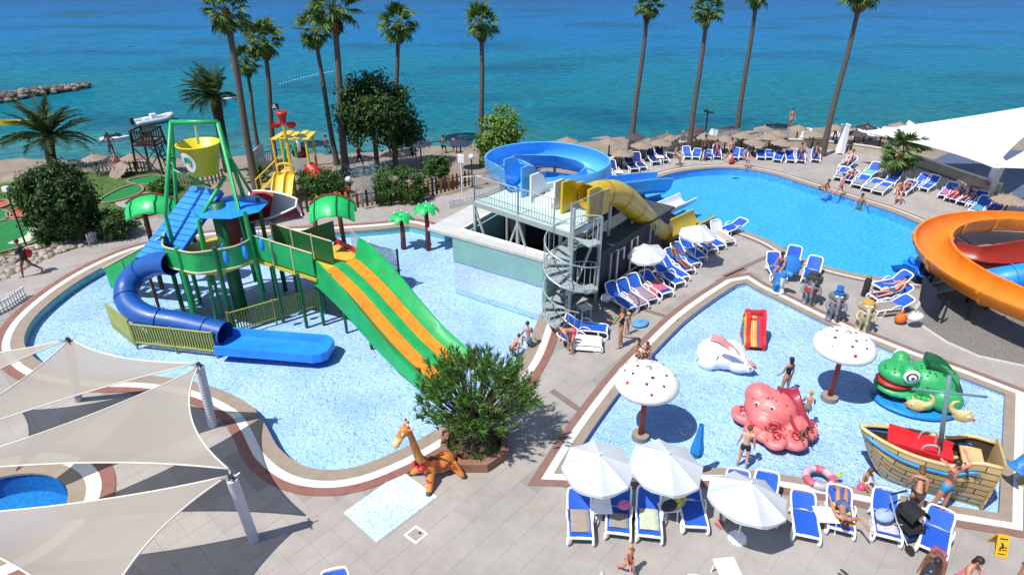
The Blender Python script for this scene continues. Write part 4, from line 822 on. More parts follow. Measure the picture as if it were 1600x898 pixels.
for x, y in ((-.6, -.2), (-.12, -.24)):
    e = MB().ell((x, y - .0, 1.1), (.085, .06, .085), 12, 8).build('eye', gel('eye_white', '#f0f0f0'), t, True); MB().ell((x - .03, y - .06, 1.12), (.04, .04, .05), 8, 6).build('pupil', DARK, e, True)
MB().tube([Vector((.0 + math.cos(a) * (.2 - .014 * k), -.62 - .02 * k, .72 + math.sin(a) * (.2 - .014 * k))) for k, a in [(k, k * .75) for k in range(13)]], .03, 6).build('face_swirl', rd_, t, True); MB().tube([(-.28, -.74, .66), (-.1, -.8, .6), (.1, -.74, .66)], .02, 6).build('mouth', od, t)
MB().sweep(pth([(.2, .75, 1.32), (.35, .35, 1.2), (.65, -.0, .72), (.95, -.25, .3)]), [(-.32, .12), (-.26, .12), (-.2, .02), (.2, .02), (.26, .12), (.32, .12), (.3, -.1), (-.3, -.1)]).build('slide_lane', od, t, True)
for q in range(14): 
    a, b_ = rr.uniform(2.2, 5.6), rr.uniform(.5, 1.2); c = Vector((-.15 + .86 * math.cos(a) * math.cos(b_), .25 + .73 * math.sin(a) * math.cos(b_), .62 + .79 * math.sin(b_))); MB().ell(c, (.035, .035, .03), 6, 4).build('spot', rd_, t, True)
# ---- frog
p = P(1424, 618, 0); t = T('frog_slide', 'big green frog slide with open red mouth in the toddler pool', 'slide', p, R(-14))
fg = gel('frog_green', '#2f9a58', .12); fd = gel('frog_dark', '#14552f')
fpart('body', MB().ell((.35, .1, .62), (.85, .72, .6), 16, 10).ell((-.55, .0, .85), (.66, .6, .34), 16, 10).ell((-.5, .0, .3), (.72, .62, .2), 16, 8).ell((.9, .45, .45), (.5, .35, .5)).ell((.75, -.55, .35), (.5, .3, .4)).ell((-.5, .4, 1.12), .26).ell((-.45, -.38, 1.12), .26).ell((.0, -.7, .2), (.4, .2, .2)), fg, t, .04)
MB().ell((-.66, -.06, .55), (.56, .5, .12), 14, 8).build('mouth', gel('frog_mouth', '#a51f1d'), t, True)
for y in (-.62, .6):
    e = MB().ell((-.45, y, 1.12), (.24, .07, .24), 14, 8).build('eye', gel('eye_white', '#f0f0f0'), t, True); s_ = 1 if y > 0 else -1
    MB().ell((-.45, y + s_ * .05, 1.12), (.17, .045, .17), 12, 6).build('iris', DARK, e, True); MB().ell((-.45, y + s_ * .085, 1.12), (.12, .03, .12), 12, 6).build('iris', gel('eye_white', '#f0f0f0'), e, True); MB().ell((-.45, y + s_ * .11, 1.12), (.055, .02, .055), 10, 6).build('pupil', DARK, e, True)
MB().sweep(pth([(.1, .15, 1.3), (.5, .1, 1.2), (.95, .0, .75), (1.3, -.1, .15)]), [(-.34, .14), (-.27, .14), (-.2, .02), (.2, .02), (.27, .14), (.34, .14), (.3, -.1), (-.3, -.1)]).build('slide_lane', fd, t, True)
for q in range(34):
    a, b_ = rr.uniform(3.2, 6.2), rr.uniform(.1, 1.2); c = Vector((.35 + .86 * math.cos(a) * math.cos(b_), .1 + .73 * math.sin(a) * math.cos(b_), .62 + .61 * math.sin(b_))) if q % 2 else Vector((-.55 + .66 * math.cos(a) * math.cos(b_), .61 * math.sin(a) * math.cos(b_), .86 + .35 * math.sin(b_))); MB().ell(c, (.03, .03, .025), 6, 4).build('wart', fd, t, True)
MB().ell((.1, -.1, -.12), (1.3, .95, .12), 24, 6).build('blue_base', gel('base_blue', '#2a8fd0'), t, True)
# ---- pirate ship
p = Vector((11.15, 12.85, 0)); t = T('pirate_ship', 'tan planked pirate ship slide with blue rubbing strip in the toddler pool', 'play ship', p, R(-25))
tan_ = mat('ship_tan', '#b19a6c', .5, .12, 4, .1, 20); tan2 = mat('ship_tan_light', '#c4aa7c', .5, .1, 4, .1, 20); dk_ = mat('ship_groove', '#3d3222', .8)
def hullp(u, v, s_, d=0):
    """u 0 bow..1 stern, v 0 keel..1 rail"""
    x = -1.75 + 3.15 * u; rail = 1.1 - .06 * math.sin(min(1, u / .75) * math.pi) + (.3 * smooth01((u - .66) / .2)) + .1 * (1 - u) ; keel = -.3 + .9 * max(0, 1 - u / .38) ** 1.6
    z = keel + (rail - keel) * v; b_ = .6 * (math.sin(min(1, (u * 1.0) / .55) * math.pi / 2) ** .75) * (1 - .12 * max(0, (u - .7) / .3)); wd = b_ * (.35 + .65 * math.sin(min(1, v * 1.15) * math.pi / 2)) + d
    return Vector((x + (.28 * (v - 1) * -1 if u < .3 else 0) * (1 - u / .3), s_ * max(wd, .015), z))
us = [i / 22 for i in range(23)]; vs_ = [i / 8 for i in range(9)]
hm = MB()
for s_ in (-1, 1):
    g = [[hullp(u, v, s_) for v in vs_] for u in us]; hm.rows(g if s_ < 0 else [r[::-1] for r in g])
hm.add([hullp(1, v, -1) for v in vs_] + [hullp(1, v, 1) for v in vs_[::-1]], [tuple(range(18))]); hm.build('hull', dk_, t)
for s_ in (-1, 1):
    for r_ in range(8):
        v0, v1 = r_ / 8 + .008, (r_ + 1) / 8 - .008; n = 5; of = .1 * (r_ % 2)
        for c in range(n + 1):
            u0, u1 = max(0, (c - of * 5) / n + .004), min(1, (c + 1 - of * 5) / n - .004)
            if u1 - u0 < .02: continue
            uu = [u0 + (u1 - u0) * k / 4 for k in range(5)]; g = [[hullp(u, v, s_, .016) for v in (v0, (v0 + v1) / 2, v1)] for u in uu]
            MB().rows(g if s_ < 0 else [q[::-1] for q in g]).build('plank', tan_ if (r_ + c) % 3 else tan2, t, True)
    MB().tube([hullp(u, .84, s_, .03) for u in us[1:20]], .045, 8).build('rubbing_strip', gel('strip_blue', '#1f86d2'), t, True)
    MB().tube([hullp(u, 1, s_, -.02) + Vector((0, 0, .02)) for u in us], .055, 8).build('gunwale', tan2, t, True)
for k in range(6): z = -.2 + .3 * k; MB().box((1.42, 0, z + .12), (.05, 1.1 - .12 * (5 - k) * .5, .27)).build('transom_plank', tan_, t)
MB().add([hullp(u, .62, s_, -.04) for u in us[2:] for s_ in (-1, 1)], [(2 * i, 2 * i + 2, 2 * i + 3, 2 * i + 1) for i in range(len(us) - 3)]).build('floor', tan2, t)
MB().sweep([(-1.05, .03, 1.1), (-.6, .0, 1.1), (.1, -.02, 1.06), (.5, -.02, 1.04)], [(-.4, .16), (-.34, .16), (-.3, .02), (.3, .02), (.34, .16), (.4, .16), (.38, -.08), (-.38, -.08)]).build('red_slide_bed', gel('slide_red', '#c2262b'), t)
MB().box((.9, 0, 1.12), (.5, .9, .06)).build('stern_step', tan2, t); 
for y in (-.3, .3): MB().tube(catmull([(-.3, y, .95), (-.25, y, 1.35), (.05, y, 1.4), (.1, y, .95)], False, 4), .025, 6).build('grab_rail', STEEL, t)
c = hullp(.52, .55, -1, .03); e = MB().lathe([(.0, 0), (.07, .0), (.1, .02), (.1, -.02)], (0, 0, 0), 14).build('porthole', DARK, t); e.location = c; e.rotation_euler = (R(80), 0, 0); f_ = MB().lathe([(.1, .015), (.13, .02), (.14, -.01)], (0, 0, 0), 14).build('porthole_ring', tan2, e, True)
c = hullp(.82, .8, -1, .05)   # relief anchor
MB().tube([c + Vector((-.2, 0, .1)), c + Vector((.18, 0, -.02))], .025, 6).tube([c + Vector((-.02, 0, -.16)), c + Vector((-.18, 0, -.06)), c + Vector((-.2, 0, .1)), c + Vector((-.13, 0, .22))], .022, 6).tube([c + Vector((.1, 0, -.1)), c + Vector((.16, 0, .1))], .02, 6).build('anchor_relief', mat('anchor_grey', '#6d6a58', .6), t, True)
MB().tube([(.3, .1, .5), (-.3, -.17, 3.5)], [.065, .055], 10).build('mast', mat('mast_grey', '#5f7f86', .45, .1, 4), t, True)
MB().tube([(-.95, -.2, 2.9), (.65, -.02, 3.05)], .03, 8).build('yard', mat('mast_grey', '#5f7f86'), t, True)
for i, x in enumerate((-.72, .3)):
    r0 = Vector((p.x, p.y, 0)) + Matrix.Rotation(R(-25), 3, 'Z') @ Vector((x, -.12, 2.4)); k = T('fish_ornament', ('yellow fish ornament hanging left of the ship mast', 'yellow fish ornament hanging right of the ship mast')[i], 'ornament', r0, R(-25 + (180 if i else 0)), group='fish ornaments on the ship yard')
    k.scale = (.82, .82, .82); fy = gel('fish_yellow', '#bfb07c', .12); fpart('body', MB().ell((0, 0, 0), (.3, .12, .22), 12, 8).tube(catmull([(.18, 0, .05), (.36, 0, .2), (.34, 0, .42), (.2, 0, .5)], False, 3), [.1, .1, .09, .08, .07, .06, .05, .04, .03, .02], 8).tube([(-.1, 0, .15), (-.2, 0, .32)], [.06, .02], 6), fy, k, .025, 3)
    MB().ell((-.3, 0, -.05), (.06, .06, .05), 8, 6).build('nose', gel('slide_red', '#c2262b'), k, True)
    for s_ in (-1, 1): MB().ell((-.14, s_ * .1, .06), (.045, .02, .05), 8, 6).build('eye', gel('eye_white', '#f0f0f0'), k, True); MB().ell((-.15, s_ * .12, .06), .018, 6, 4).build('pupil', DARK, k, True)
    MB().tube([(.05, 0, .2), (.05, 0, .58)], .008, 5).build('hanger', DARK, k)
# ---- shark ride at the right hand edge of the toddler pool
p = P(1608, 758, 0); t = T('dolphin_ride', 'blue and white dolphin ride on a thin post by the pool corner', 'ride', p, R(10))
fpart('body', MB().tube(catmull([(.75, 0, 1.0), (.35, 0, 1.2), (-.1, 0, 1.12), (-.5, 0, .85), (-.78, 0, .8)], False, 4), [.05 + .2 * math.sin(.3 + 2.4 * i / 16) for i in range(17)], 12).ell((-.05, 0, 1.42), (.14, .03, .16)).ell((-.82, 0, .82), (.12, .34, .03)).ell((.2, -.26, .98), (.12, .22, .03)).ell((.2, .26, .98), (.12, .22, .03)), [gel('dolphin_blue', '#2b76b8'), gel('dolphin_white', '#dfe6ea')], t, .03, 4, paint=lambda c: 1 if c.z < 1.02 - .25 * abs(c.x - .3) else 0)
MB().tube([(0, 0, 0), (0, 0, .95)], .05, 8).build('post', STEEL, t); MB().lathe([(.0, .06), (.28, .05), (.3, .0)], (0, 0, 0), 16).build('base_plate', mat('base_sand', '#b09a62', .6), t)
# ================================================================ STATUES ON THE POOL DECK
grey = mat('statue_grey', '#6f7276', .6, .2, 5, .15, 15); sand_ = mat('statue_beige', '#a89a7a', .6, .2, 5, .15, 15)
def elephant(px, py, rz, label, m, hat, ex):
    p = P(px, py, 0); t = T('animal_statue', label, 'statue', p, rz, group='animal statues along the toddler pool')
    b_ = MB().ell((0, .05, .72), (.3, .26, .38), 12, 10).ell((0, -.02, 1.18), (.24, .22, .25), 12, 8).tube(catmull([(0, -.2, 1.15), (0, -.34, .95), (0, -.38, .68), (0, -.46, .5)], False, 3), [.1, .1, .09, .09, .08, .075, .07, .065, .06, .05], 8)
    for s_ in (-1, 1): b_.tube([(s_ * .15, 0, .5), (s_ * .17, -.02, .25), (s_ * .17, -.03, .02)], [.15, .13, .14], 10).ell((s_ * .18, -.1, .07), (.12, .17, .08)).tube(catmull([(s_ * .24, -.02, .95), (s_ * .38, -.12, .75), (s_ * .3, -.3, .66)], False, 3), [.1, .095, .09, .085, .08, .075, .07], 8).ell((s_ * .27, .04, 1.2), (.16, .04, .2))
    fpart('body', b_, m, t, .03, 4)
    for s_ in (-1, 1): MB().ell((s_ * .1, -.2, 1.26), (.05, .035, .06), 8, 6).build('eye', gel('eye_white', '#f0f0f0'), t, True); MB().ell((s_ * .1, -.235, 1.26), .022, 6, 4).build('pupil', DARK, t, True)
    hat(t); ex(t); t.scale = (.88, .88, .88); return t
def tophat(c, r, h, band):
    def f(t):
        a = MB().lathe([(0, h), (r, h), (r * .92, .02), (r * 1.75, .02), (r * 1.75, -.015), (0, -.015)], (0, 0, 0), 16).build('hat', mat('hat_' + c, c, .6, .1), t, 40); a.location = (0, .02, 1.38); a.rotation_euler = (R(-8), 0, 0); MB().lathe([(r * .99, .03), (r * 1.0, .09)], (0, 0, 0), 16).build('hat_band', mat('hat_' + band, band, .6), a)
    return f
def bowtie(c, bib=None):
    def f(t):
        MB().ell((-.09, -.24, .95), (.09, .04, .065), 8, 6).ell((.09, -.24, .95), (.09, .04, .065), 8, 6).ell((0, -.26, .95), .035, 8, 6).build('bow_tie', mat('bow_' + c, c, .6), t, True)
        if bib: MB().ell((0, -.06, .78), (.26, .22, .26), 12, 8).build('vest', mat('bow_' + bib, bib, .6), t, True)
    return f
elephant(1262, 474, R(-20), 'grey elephant statue with wide dark hat and red vest on the deck', grey, tophat('#2c3d44', .22, .2, '#8a4a2c'), bowtie('#7fa89a', '#c2262b'))
elephant(1300, 500, R(-16), 'grey elephant statue with a blue top hat on the deck', grey, tophat('#1f6fb8', .14, .3, '#12406c'), bowtie('#a84a3c'))
def blond(t): MB().ell((0, .06, 1.34), (.27, .24, .14), 12, 8).build('hair', mat('statue_hair', '#b98a2e', .7, .3, 20, .4, 30), t, True)
elephant(1345, 516, R(-14), 'beige elephant statue with golden hair on the deck', sand_, blond, bowtie('#b8a88a'))
p = P(1214, 457, 0); t = T('dolphin_statue', 'blue dolphin statue with white belly rearing at the pool edge', 'statue', p, R(35))
fpart('body', MB().tube(catmull([(0, -.1, 0), (0, .02, .28), (0, -.02, .6), (0, -.12, .9), (0, -.32, 1.02), (0, -.5, 1.0)], False, 4), [.22 - .0 * i if i < 6 else .24 - .011 * (i - 6) for i in range(21)], 12).ell((0, .2, .72), (.03, .16, .14)).ell((-.28, -.06, .5), (.2, .09, .03)).ell((.28, -.06, .5), (.2, .09, .03)).ell((0, -.05, .06), (.3, .22, .08)), [gel('dolphin_blue', '#2b76b8'), gel('dolphin_white', '#dfe6ea')], t, .03, 4, paint=lambda c: 1 if (c.y < -.2 + .1 * c.z and c.z < .8) or c.z < .12 else 0)
for s_ in (-1, 1): MB().ell((s_ * .13, -.28, 1.04), (.03, .03, .03), 6, 4).build('eye', DARK, t, True)
# ================================================================ GIRAFFE, MOSAIC, DRAIN
p = P(682, 742, 0); t = T('giraffe_statue', 'orange and brown giraffe statue with red bow and long curved neck', 'statue', p, R(35)); t.scale = (.9, .9, .9)
gor = gel('giraffe_orange', '#c2762a', .18); gbr = gel('giraffe_brown', '#8a3a16', .2); gcr = gel('giraffe_cream', '#d8b285')
b_ = MB().ell((.25, 0, .42), (.42, .3, .32), 14, 10).ell((-.15, 0, .48), (.32, .26, .32), 12, 8).tube(catmull([(-.25, 0, .55), (-.5, 0, .95), (-.62, 0, 1.45), (-.72, 0, 1.95), (-.8, 0, 2.2)], False, 4), [.24, .21, .18, .16, .145, .135, .125, .12, .115, .11, .105, .1, .1, .1, .1, .1, .1], 12)
b_.ell((-.88, 0, 2.2), (.19, .15, .17)).tube([(-.95, 0, 2.15), (-1.15, 0, 1.9)], [.13, .11], 10).ell((-1.17, 0, 1.87), (.12, .12, .13))
for x, y, z2, y2 in ((-.3, -.22, -.55, -.55), (-.3, .22, -.6, .45), (.45, -.24, .62, -.55), (.45, .24, .7, .45)): b_.tube([(x, y, .4), (z2, y2, .06)], [.15, .09], 10)
def gp(c):
    if c.z < .3 and abs(c.y) > .3: return 0
    if -.95 > c.x and c.z < 2.08 and c.z > 1.6: return 2
    n_ = noise.noise((c.x * 3.2, c.y * 3.2, c.z * 3.2)); return 1 if (n_ > .05 and c.x > -.55) or (c.x < -.3 and c.z > .8 and c.x > -.64 - .0 and c.y * c.y < .004) else 0
fpart('body', b_, [gor, gbr, gcr], t, .03, 5, paint=gp)
for s_ in (-1, 1):
    MB().tube([(-.82, s_ * .12, 2.3), (-.7, s_ * .3, 2.36)], [.06, .015], 6, flat=.5).build('ear', gor, t, True); h_ = MB().tube([(-.82, s_ * .06, 2.32), (-.78, s_ * .07, 2.5)], .025, 6).build('horn', gcr, t, True); MB().ell((-.78, s_ * .07, 2.52), .04, 8, 6).build('horn_tip', gbr, h_, True)
    e = MB().ell((-.99, s_ * .11, 2.2), (.045, .03, .06), 8, 6).build('eye', gel('eye_white', '#f0f0f0'), t, True); MB().ell((-1.01, s_ * .13, 2.2), .022, 6, 4).build('pupil', DARK, e, True)
for x, y in ((-.55, -.55), (-.6, .45), (.62, -.55), (.7, .45)): MB().ell((x * 1.03, y * 1.03, .055), (.1, .1, .06), 10, 6).build('hoof', gel('hoof_dark', '#3a2a24'), t, True)
MB().ell((-.55, -.2, .72), (.14, .1, .1), 8, 6).ell((-.6, .12, .72), (.12, .12, .1), 8, 6).ell((-.62, -.04, .74), .06, 8, 6).build('bow', gel('bow_red', '#b3202c'), t, True)
MB().tube([(.62, 0, .5), (.8, .06, .38), (.84, .08, .2)], [.04, .03, .02], 6).build('tail', gbr, t, True)
q = [P(x, y) for x, y in ((628, 736), (683, 776), (588, 847), (537, 801))]
thing1(MB().prism(q, .0, .018), 'mosaic_mat', mosaic('pebble_mosaic', '#6f9cb8', '#dfe4e6', 15., .7), 'rectangular mat of white and blue pebble mosaic set in the deck', 'mosaic')
d = T('drain_cover', 'square metal drain cover with white frame in the deck', 'drain cover', P(650, 834)); k = P(650, 834)
q = [P(x, y) - k for x, y in ((650, 821), (669, 834), (650, 850), (631, 836))]; ql = ccw(q)
MB().band(offset(ql, -.05), ql, .0, .024).build('frame', WHITE, d); MB().prism(offset(ql, -.05), .0, .016).build('plate', mat('drain_plate', '#a39e98', .5, .1, 8, metal=.3), d); MB().box((.1, .03, .02), (.06, .06, .012), R(48)).build('lift_handle', DARK, d)
# ================================================================ SHADE SAILS
m = bpy.data.materials.new('sail_mesh'); m.use_nodes = True; N = m.node_tree.nodes; L = m.node_tree.links; b = N['Principled BSDF']; b.inputs['Base Color'].default_value = (*S('#a8a099'), 1); b.inputs['Roughness'].default_value = .85
tc = N.new('ShaderNodeTexCoord'); nz = N.new('ShaderNodeTexNoise'); nz.inputs['Scale'].default_value = .7; nz.inputs['Detail'].default_value = 4; L.new(tc.outputs['Object'], nz.inputs[0])
mx = N.new('ShaderNodeMix'); mx.data_type = 'RGBA'; mx.inputs[6].default_value = (*S('#a59d92'), 1); mx.inputs[7].default_value = (*S('#b3aba0'), 1); L.new(nz.outputs[0], mx.inputs[0]); L.new(mx.outputs[2], b.inputs['Base Color'])
tl_ = N.new('ShaderNodeBsdfTranslucent'); tl_.inputs[0].default_value = (*S('#c6beb4'), 1); m1 = N.new('ShaderNodeMixShader'); m1.inputs[0].default_value = .3; L.new(b.outputs[0], m1.inputs[1]); L.new(tl_.outputs[0], m1.inputs[2])
tp_ = N.new('ShaderNodeBsdfTransparent'); m2 = N.new('ShaderNodeMixShader'); m2.inputs[0].default_value = .92; L.new(tp_.outputs[0], m2.inputs[1]); L.new(m1.outputs[0], m2.inputs[2]); L.new(m2.outputs[0], N['Material Output'].inputs[0]); SAILM = m
def sail(cs, label, sag=.1, m=SAILM, group=None, n=14, nm='shade_sail', cat='shade sail'):
    """triangular membrane with concave edges; cs three corners"""
    a, b_, c = [Vector(p) for p in cs]; cen = (a + b_ + c) / 3; t = T(nm, label, cat, V3(cen.x, cen.y, min(p.z for p in (a, b_, c))), group=group, world=True)
    def edge(p, q, o, k):
        mid = (p + q) / 2; d = (o - mid); d.z *= .3; return lambda s_: p.lerp(q, s_) + d * sag * k * 4 * s_ * (1 - s_)
    def pt(u, v):      # barycentric with edge pull
        w_ = 1 - u - v; p = a * w_ + b_ * u + c * v
        for x, y, z, P1, P2, O in ((w_, u, v, a, b_, c), (u, v, w_, b_, c, a), (v, w_, u, c, a, b_)):
            mid = (P1 + P2) / 2; d = O - mid; d = V3(d.x, d.y, d.z * .3); p = p + d * sag * 4 * x * y * (1 - z) ** .5
        return p - V3(0, 0, .25) * (27 * u * v * w_) * .5
    vs, ix, fs = [], {}, []
    for i in range(n + 1):
        for j in range(n + 1 - i): ix[i, j] = len(vs); vs.append(pt(i / n, j / n))
    for i in range(n):
        for j in range(n - i):
            fs.append((ix[i, j], ix[i + 1, j], ix[i, j + 1]))
            if j < n - i - 1: fs.append((ix[i + 1, j], ix[i + 1, j + 1], ix[i, j + 1]))
    MB().add(vs, fs).build('membrane', m, t, True)
    hem = mat('sail_hem', '#d6cfc2', .7, .05)
    for f in (lambda s_: pt(s_, 0), lambda s_: pt(1 - s_, s_), lambda s_: pt(0, 1 - s_)): MB().tube([f(k / 16) for k in range(17)], .022, 6).build('edge_cord', hem, t, True)
    return t
def sailpost(base, top, label, ribbed=False):
    t = T('sail_post', label, 'post', base, group='white shade sail posts', world=True)
    pm = mat('post_lilac_white', '#b9bac8', .45, .06, 3); MB().tube([base, top], .125, 16).build('pole', pm, t, 40)
    if ribbed:
        for k in range(1, 22): p = base.lerp(top, k / 22); dv = (top - base).normalized() * .012; MB().tube([p - dv, p + dv], .134, 16).build('rib', pm, t, 40)
    dv = (top - base).normalized(); MB().tube([top, top + dv * .12], .06, 8).build('cap', DARK, t)
    for a in range(4): MB().tube([top + dv * .02, top + dv * .06 + V3(.2 * math.cos(a * 1.57 + .5), .2 * math.sin(a * 1.57 + .5), .05)], .02, 6).build('shackle', STEEL, t)
p1t, p2t = P(311, 572, 2.45), P(362, 748, 2.4)
sailpost(P(333, 665, 0), p1t, 'ribbed white sail post beside the curved pool edge', True); sailpost(P(397, 843, 0), p2t, 'smooth white sail post in the foreground of the left deck')
G_ = 'beige shade sails at the left'
sail([P(110, 528, 2.6), P(309, 567, 2.5), P(-160, 712, 2.6)], 'beige shade sail stretched above the pool curve, second from the sea', .075, group=G_)
sail([P(309, 574, 2.45), P(357, 732, 2.45), P(-150, 744, 2.6)], 'beige shade sail spanning between the two white posts', .075, group=G_)
sail([P(356, 743, 2.42), P(-170, 808, 2.6), P(150, 985, 2.5)], 'beige shade sail over the small round pool, nearest the camera', .075, group=G_)
sail([P(104, 531, 2.6), P(-120, 560, 2.6), P(-150, 655, 2.6)], 'beige shade sail at the far left edge above the pool path', .075, group=G_)
sailpost(P(122, 625, 0), P(106, 533, 2.6), 'white sail post hidden below the left shade sails')
# ================================================================ WHITE TENT at the upper right
wt = mat('tent_white', '#e6e6ea', .7, .02, 2, transl=.25)
te_ = sail([P(1345, 206, 2.2), P(1700, 150, 4.6), P(1553, 262, 2.9)], 'big white tensile roof over the terrace by the beach', .05, m=wt, n=18, nm='tensile_roof', cat='tent')
sail([P(1553, 262, 2.9), P(1700, 150, 4.6), P(1800, 300, 2.7)], 'white tensile roof panel running out of the picture at the right', .08, m=wt, n=14, nm='tensile_roof', cat='tent')
for a, b_, lab in ((P(1312, 241), P(1322, 197, 1.7), 'white angled mast at the near beach end of the tent'), (P(1541, 303), P(1563, 256, 2.9), 'white angled mast holding the low corner of the tent'), (P(1400, 222, -.2), P(1421, 195, 1.3), 'pale mast standing on the sand behind the tent')):
    t = T('tent_mast', lab, 'post', a, group='tent masts', world=True); MB().tube([a, b_], [.3, .26], 4).build('pole', mat('mast_white', '#cfcfd6', .5, .05), t); d_ = (b_ - a).normalized(); MB().tube([b_, b_ + d_ * .12], [.3, .3], 4).build('cap', WHITE, t)
pm_ = [P(1432, 262), P(1500, 232, 0), P(1700, 240), P(1800, 380), P(1560, 306)]
struct(MB().prism(pm_, -.3, .03), 'terrace', mat('terrace_dark', '#4a5670', .7, .2, 1.5))
# ================================================================ ORANGE SPIRAL FLUME
og = mat('orange_flume', '#dc7a16', .48, .16, 1.6, coat=.15); oy = mat('ochre_flume_outside', '#c27a1a', .4, .12, 2, coat=.2)
of_ = T('spiral_flume', 'big orange open spiral flume at the right edge of the lap pool', 'water slide', V3(21, 20, 0), world=True)
cc = V3(23.65, 22.2, 0); R1 = 6.2
def opnt(a): 
    z = .55 + 1.0 * smooth01((a - 30) / 300) + .35 * smooth01((230 - a) / 200) * 0; return cc + V3(R1 * math.cos(R(a)), R1 * math.sin(R(a)), z)
op_ = [opnt(a) for a in range(300, 55, -4)]
MB().sweep(op_, U(1.25, .72, .06), roll=-.12).build('channel', og, of_, 40)
for a in range(292, 60, -24):
    p0, p1 = opnt(a + .5), opnt(a - .5); MB().sweep([p0, p1], [(x * 1.02, y - .012) for x, y in U(1.25, .72, .1)], roll=-.12).build('flange', oy, of_)
for a in (285, 262, 240, 215, 190, 165, 135): p = opnt(a); MB().tube([V3(p.x, p.y, 0), V3(p.x, p.y, p.z - .05)], .06, 8).build('support_leg', DARK, of_)
t = T('tube_slide', 'blue tube slide passing inside the orange spiral', 'water slide', V3(20, 22, 0), world=True)
tp2 = pth([P(1513, 444, .8), P(1536, 441, 1.0), P(1570, 436, 1.4), P(1640, 425, 1.8), P(1740, 410, 2.2)], 4); MB().tube(tp2, .5, 18, cap=False).tube(tp2[::-1], .47, 18, cap=False).build('tube', azur, t, True)
for i in (4, 9, 14): d_ = (tp2[i + 1] - tp2[i - 1]).normalized() * .03; MB().tube([tp2[i] - d_, tp2[i] + d_], .55, 18, cap=False).build('joint_ring', azur, t, True)
for i in (2, 7, 12): p = tp2[i]; MB().tube([V3(p.x, p.y, 0), V3(p.x, p.y, p.z - .45)], .07, 8).build('support_leg', DARK, t)
e0 = tp2[0]; t = T('slide_run_out', 'small blue slide end dipping into the lap pool below the orange spiral', 'slide end', P(1425, 428), world=True)
MB().sweep(pth([P(1446, 432, .5), P(1440, 429, .45), P(1425, 424, .3), P(1404, 424, .05)], 4), U(.85, .4)).build('trough', azur, t, 40)
MB().tube(catmull([P(1418, 413, .1), P(1422, 402, .75), P(1432, 408, .75), P(1436, 430, .4)], False, 4), .035, 6).build('grab_rail', azur, t, True)
# red flume section and white raft seen through the spiral
t = T('flume_section', 'dark red open flume section inside the orange spiral', 'water slide', V3(23, 23.5, 0), world=True)
MB().sweep(pth([P(1478, 408, .5), P(1530, 420, .55), P(1590, 415, .7), P(1660, 400, .9)], 4), U(1.5, .7)).build('channel', mat('brick_red_gelcoat', '#8a2414', .4, .15, 2), t, 40)
t = T('covered_raft', 'long white covered raft lying beyond the blue tube in the spiral', 'boat', P(1545, 405, .5), world=True)
r0, r1_ = P(1497, 392, .45), P(1600, 402, .45); pts = [r0.lerp(r1_, k / 8) for k in range(9)]; MB().tube(pts, [.05 + .42 * math.sin(math.pi * (.06 + .88 * k / 8)) for k in range(9)], 14, flat=.55).build('hull', wg, t, True)
MB().tube([p + V3(0, -.3 * math.sin(math.pi * (k + .5) / 9), .12) for k, p in enumerate(pts)], .03, 6).build('red_trim', rdp, t, True)
# dark fabric screen under the flume and gravel bed with kerb
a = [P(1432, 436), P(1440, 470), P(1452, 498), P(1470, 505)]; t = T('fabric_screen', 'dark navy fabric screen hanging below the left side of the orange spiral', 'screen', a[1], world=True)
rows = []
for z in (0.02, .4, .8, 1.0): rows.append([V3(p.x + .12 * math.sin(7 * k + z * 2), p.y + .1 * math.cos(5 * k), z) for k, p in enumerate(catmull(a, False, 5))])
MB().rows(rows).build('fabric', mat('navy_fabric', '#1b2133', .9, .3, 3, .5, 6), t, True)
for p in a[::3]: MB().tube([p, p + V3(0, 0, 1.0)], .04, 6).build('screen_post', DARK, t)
gb = ccw([P(x, y) for x, y in ((1428, 490), (1445, 512), (1480, 535), (1530, 557), (1600, 572), (1800, 600), (1900, 500), (1750, 430), (1560, 440), (1450, 462))])
struct(MB().sheet([gb], .016), 'gravel_bed', mat('gravel_grey', '#6f6d68', .9, .35, 14, .8, 22))
struct(MB().band(gb, offset(gb, .12), -.01, .06), 'kerb', mat('kerb_pale', '#b5b0a8', .8, .1, 4))
# ================================================================ PLANTS
def leafm(name, a, b_, tr=.25): return mat(name, b_, .55, c2=a, isl=True, transl=tr, spec=.3)
LF_D = leafm('leaf_dark', '#12240f', '#48682e'); LF_M = leafm('leaf_mid', '#1c3514', '#527a30'); LF_L = leafm('leaf_light', '#35521c', '#86a64a'); LF_P = leafm('needle_green', '#2a4a1e', '#78a24c', .25)
LF_W = leafm('palm_leaf', '#26421a', '#6d8a3c'); LF_T = leafm('date_leaf', '#1d3418', '#4a6030'); LF_DRY = leafm('dry_leaf', '#4a3820', '#8a6c42')
bark = mat('bark_grey', '#54483d', .9, .3, 5, .6, 14); palmb = mat('palm_bark', '#574d48', .9, .25, 3, .6, 12, stretch=(1, 1, 4)); skirtm = mat('palm_skirt', '#4a3422', .9, .4, 12, .6, 20)
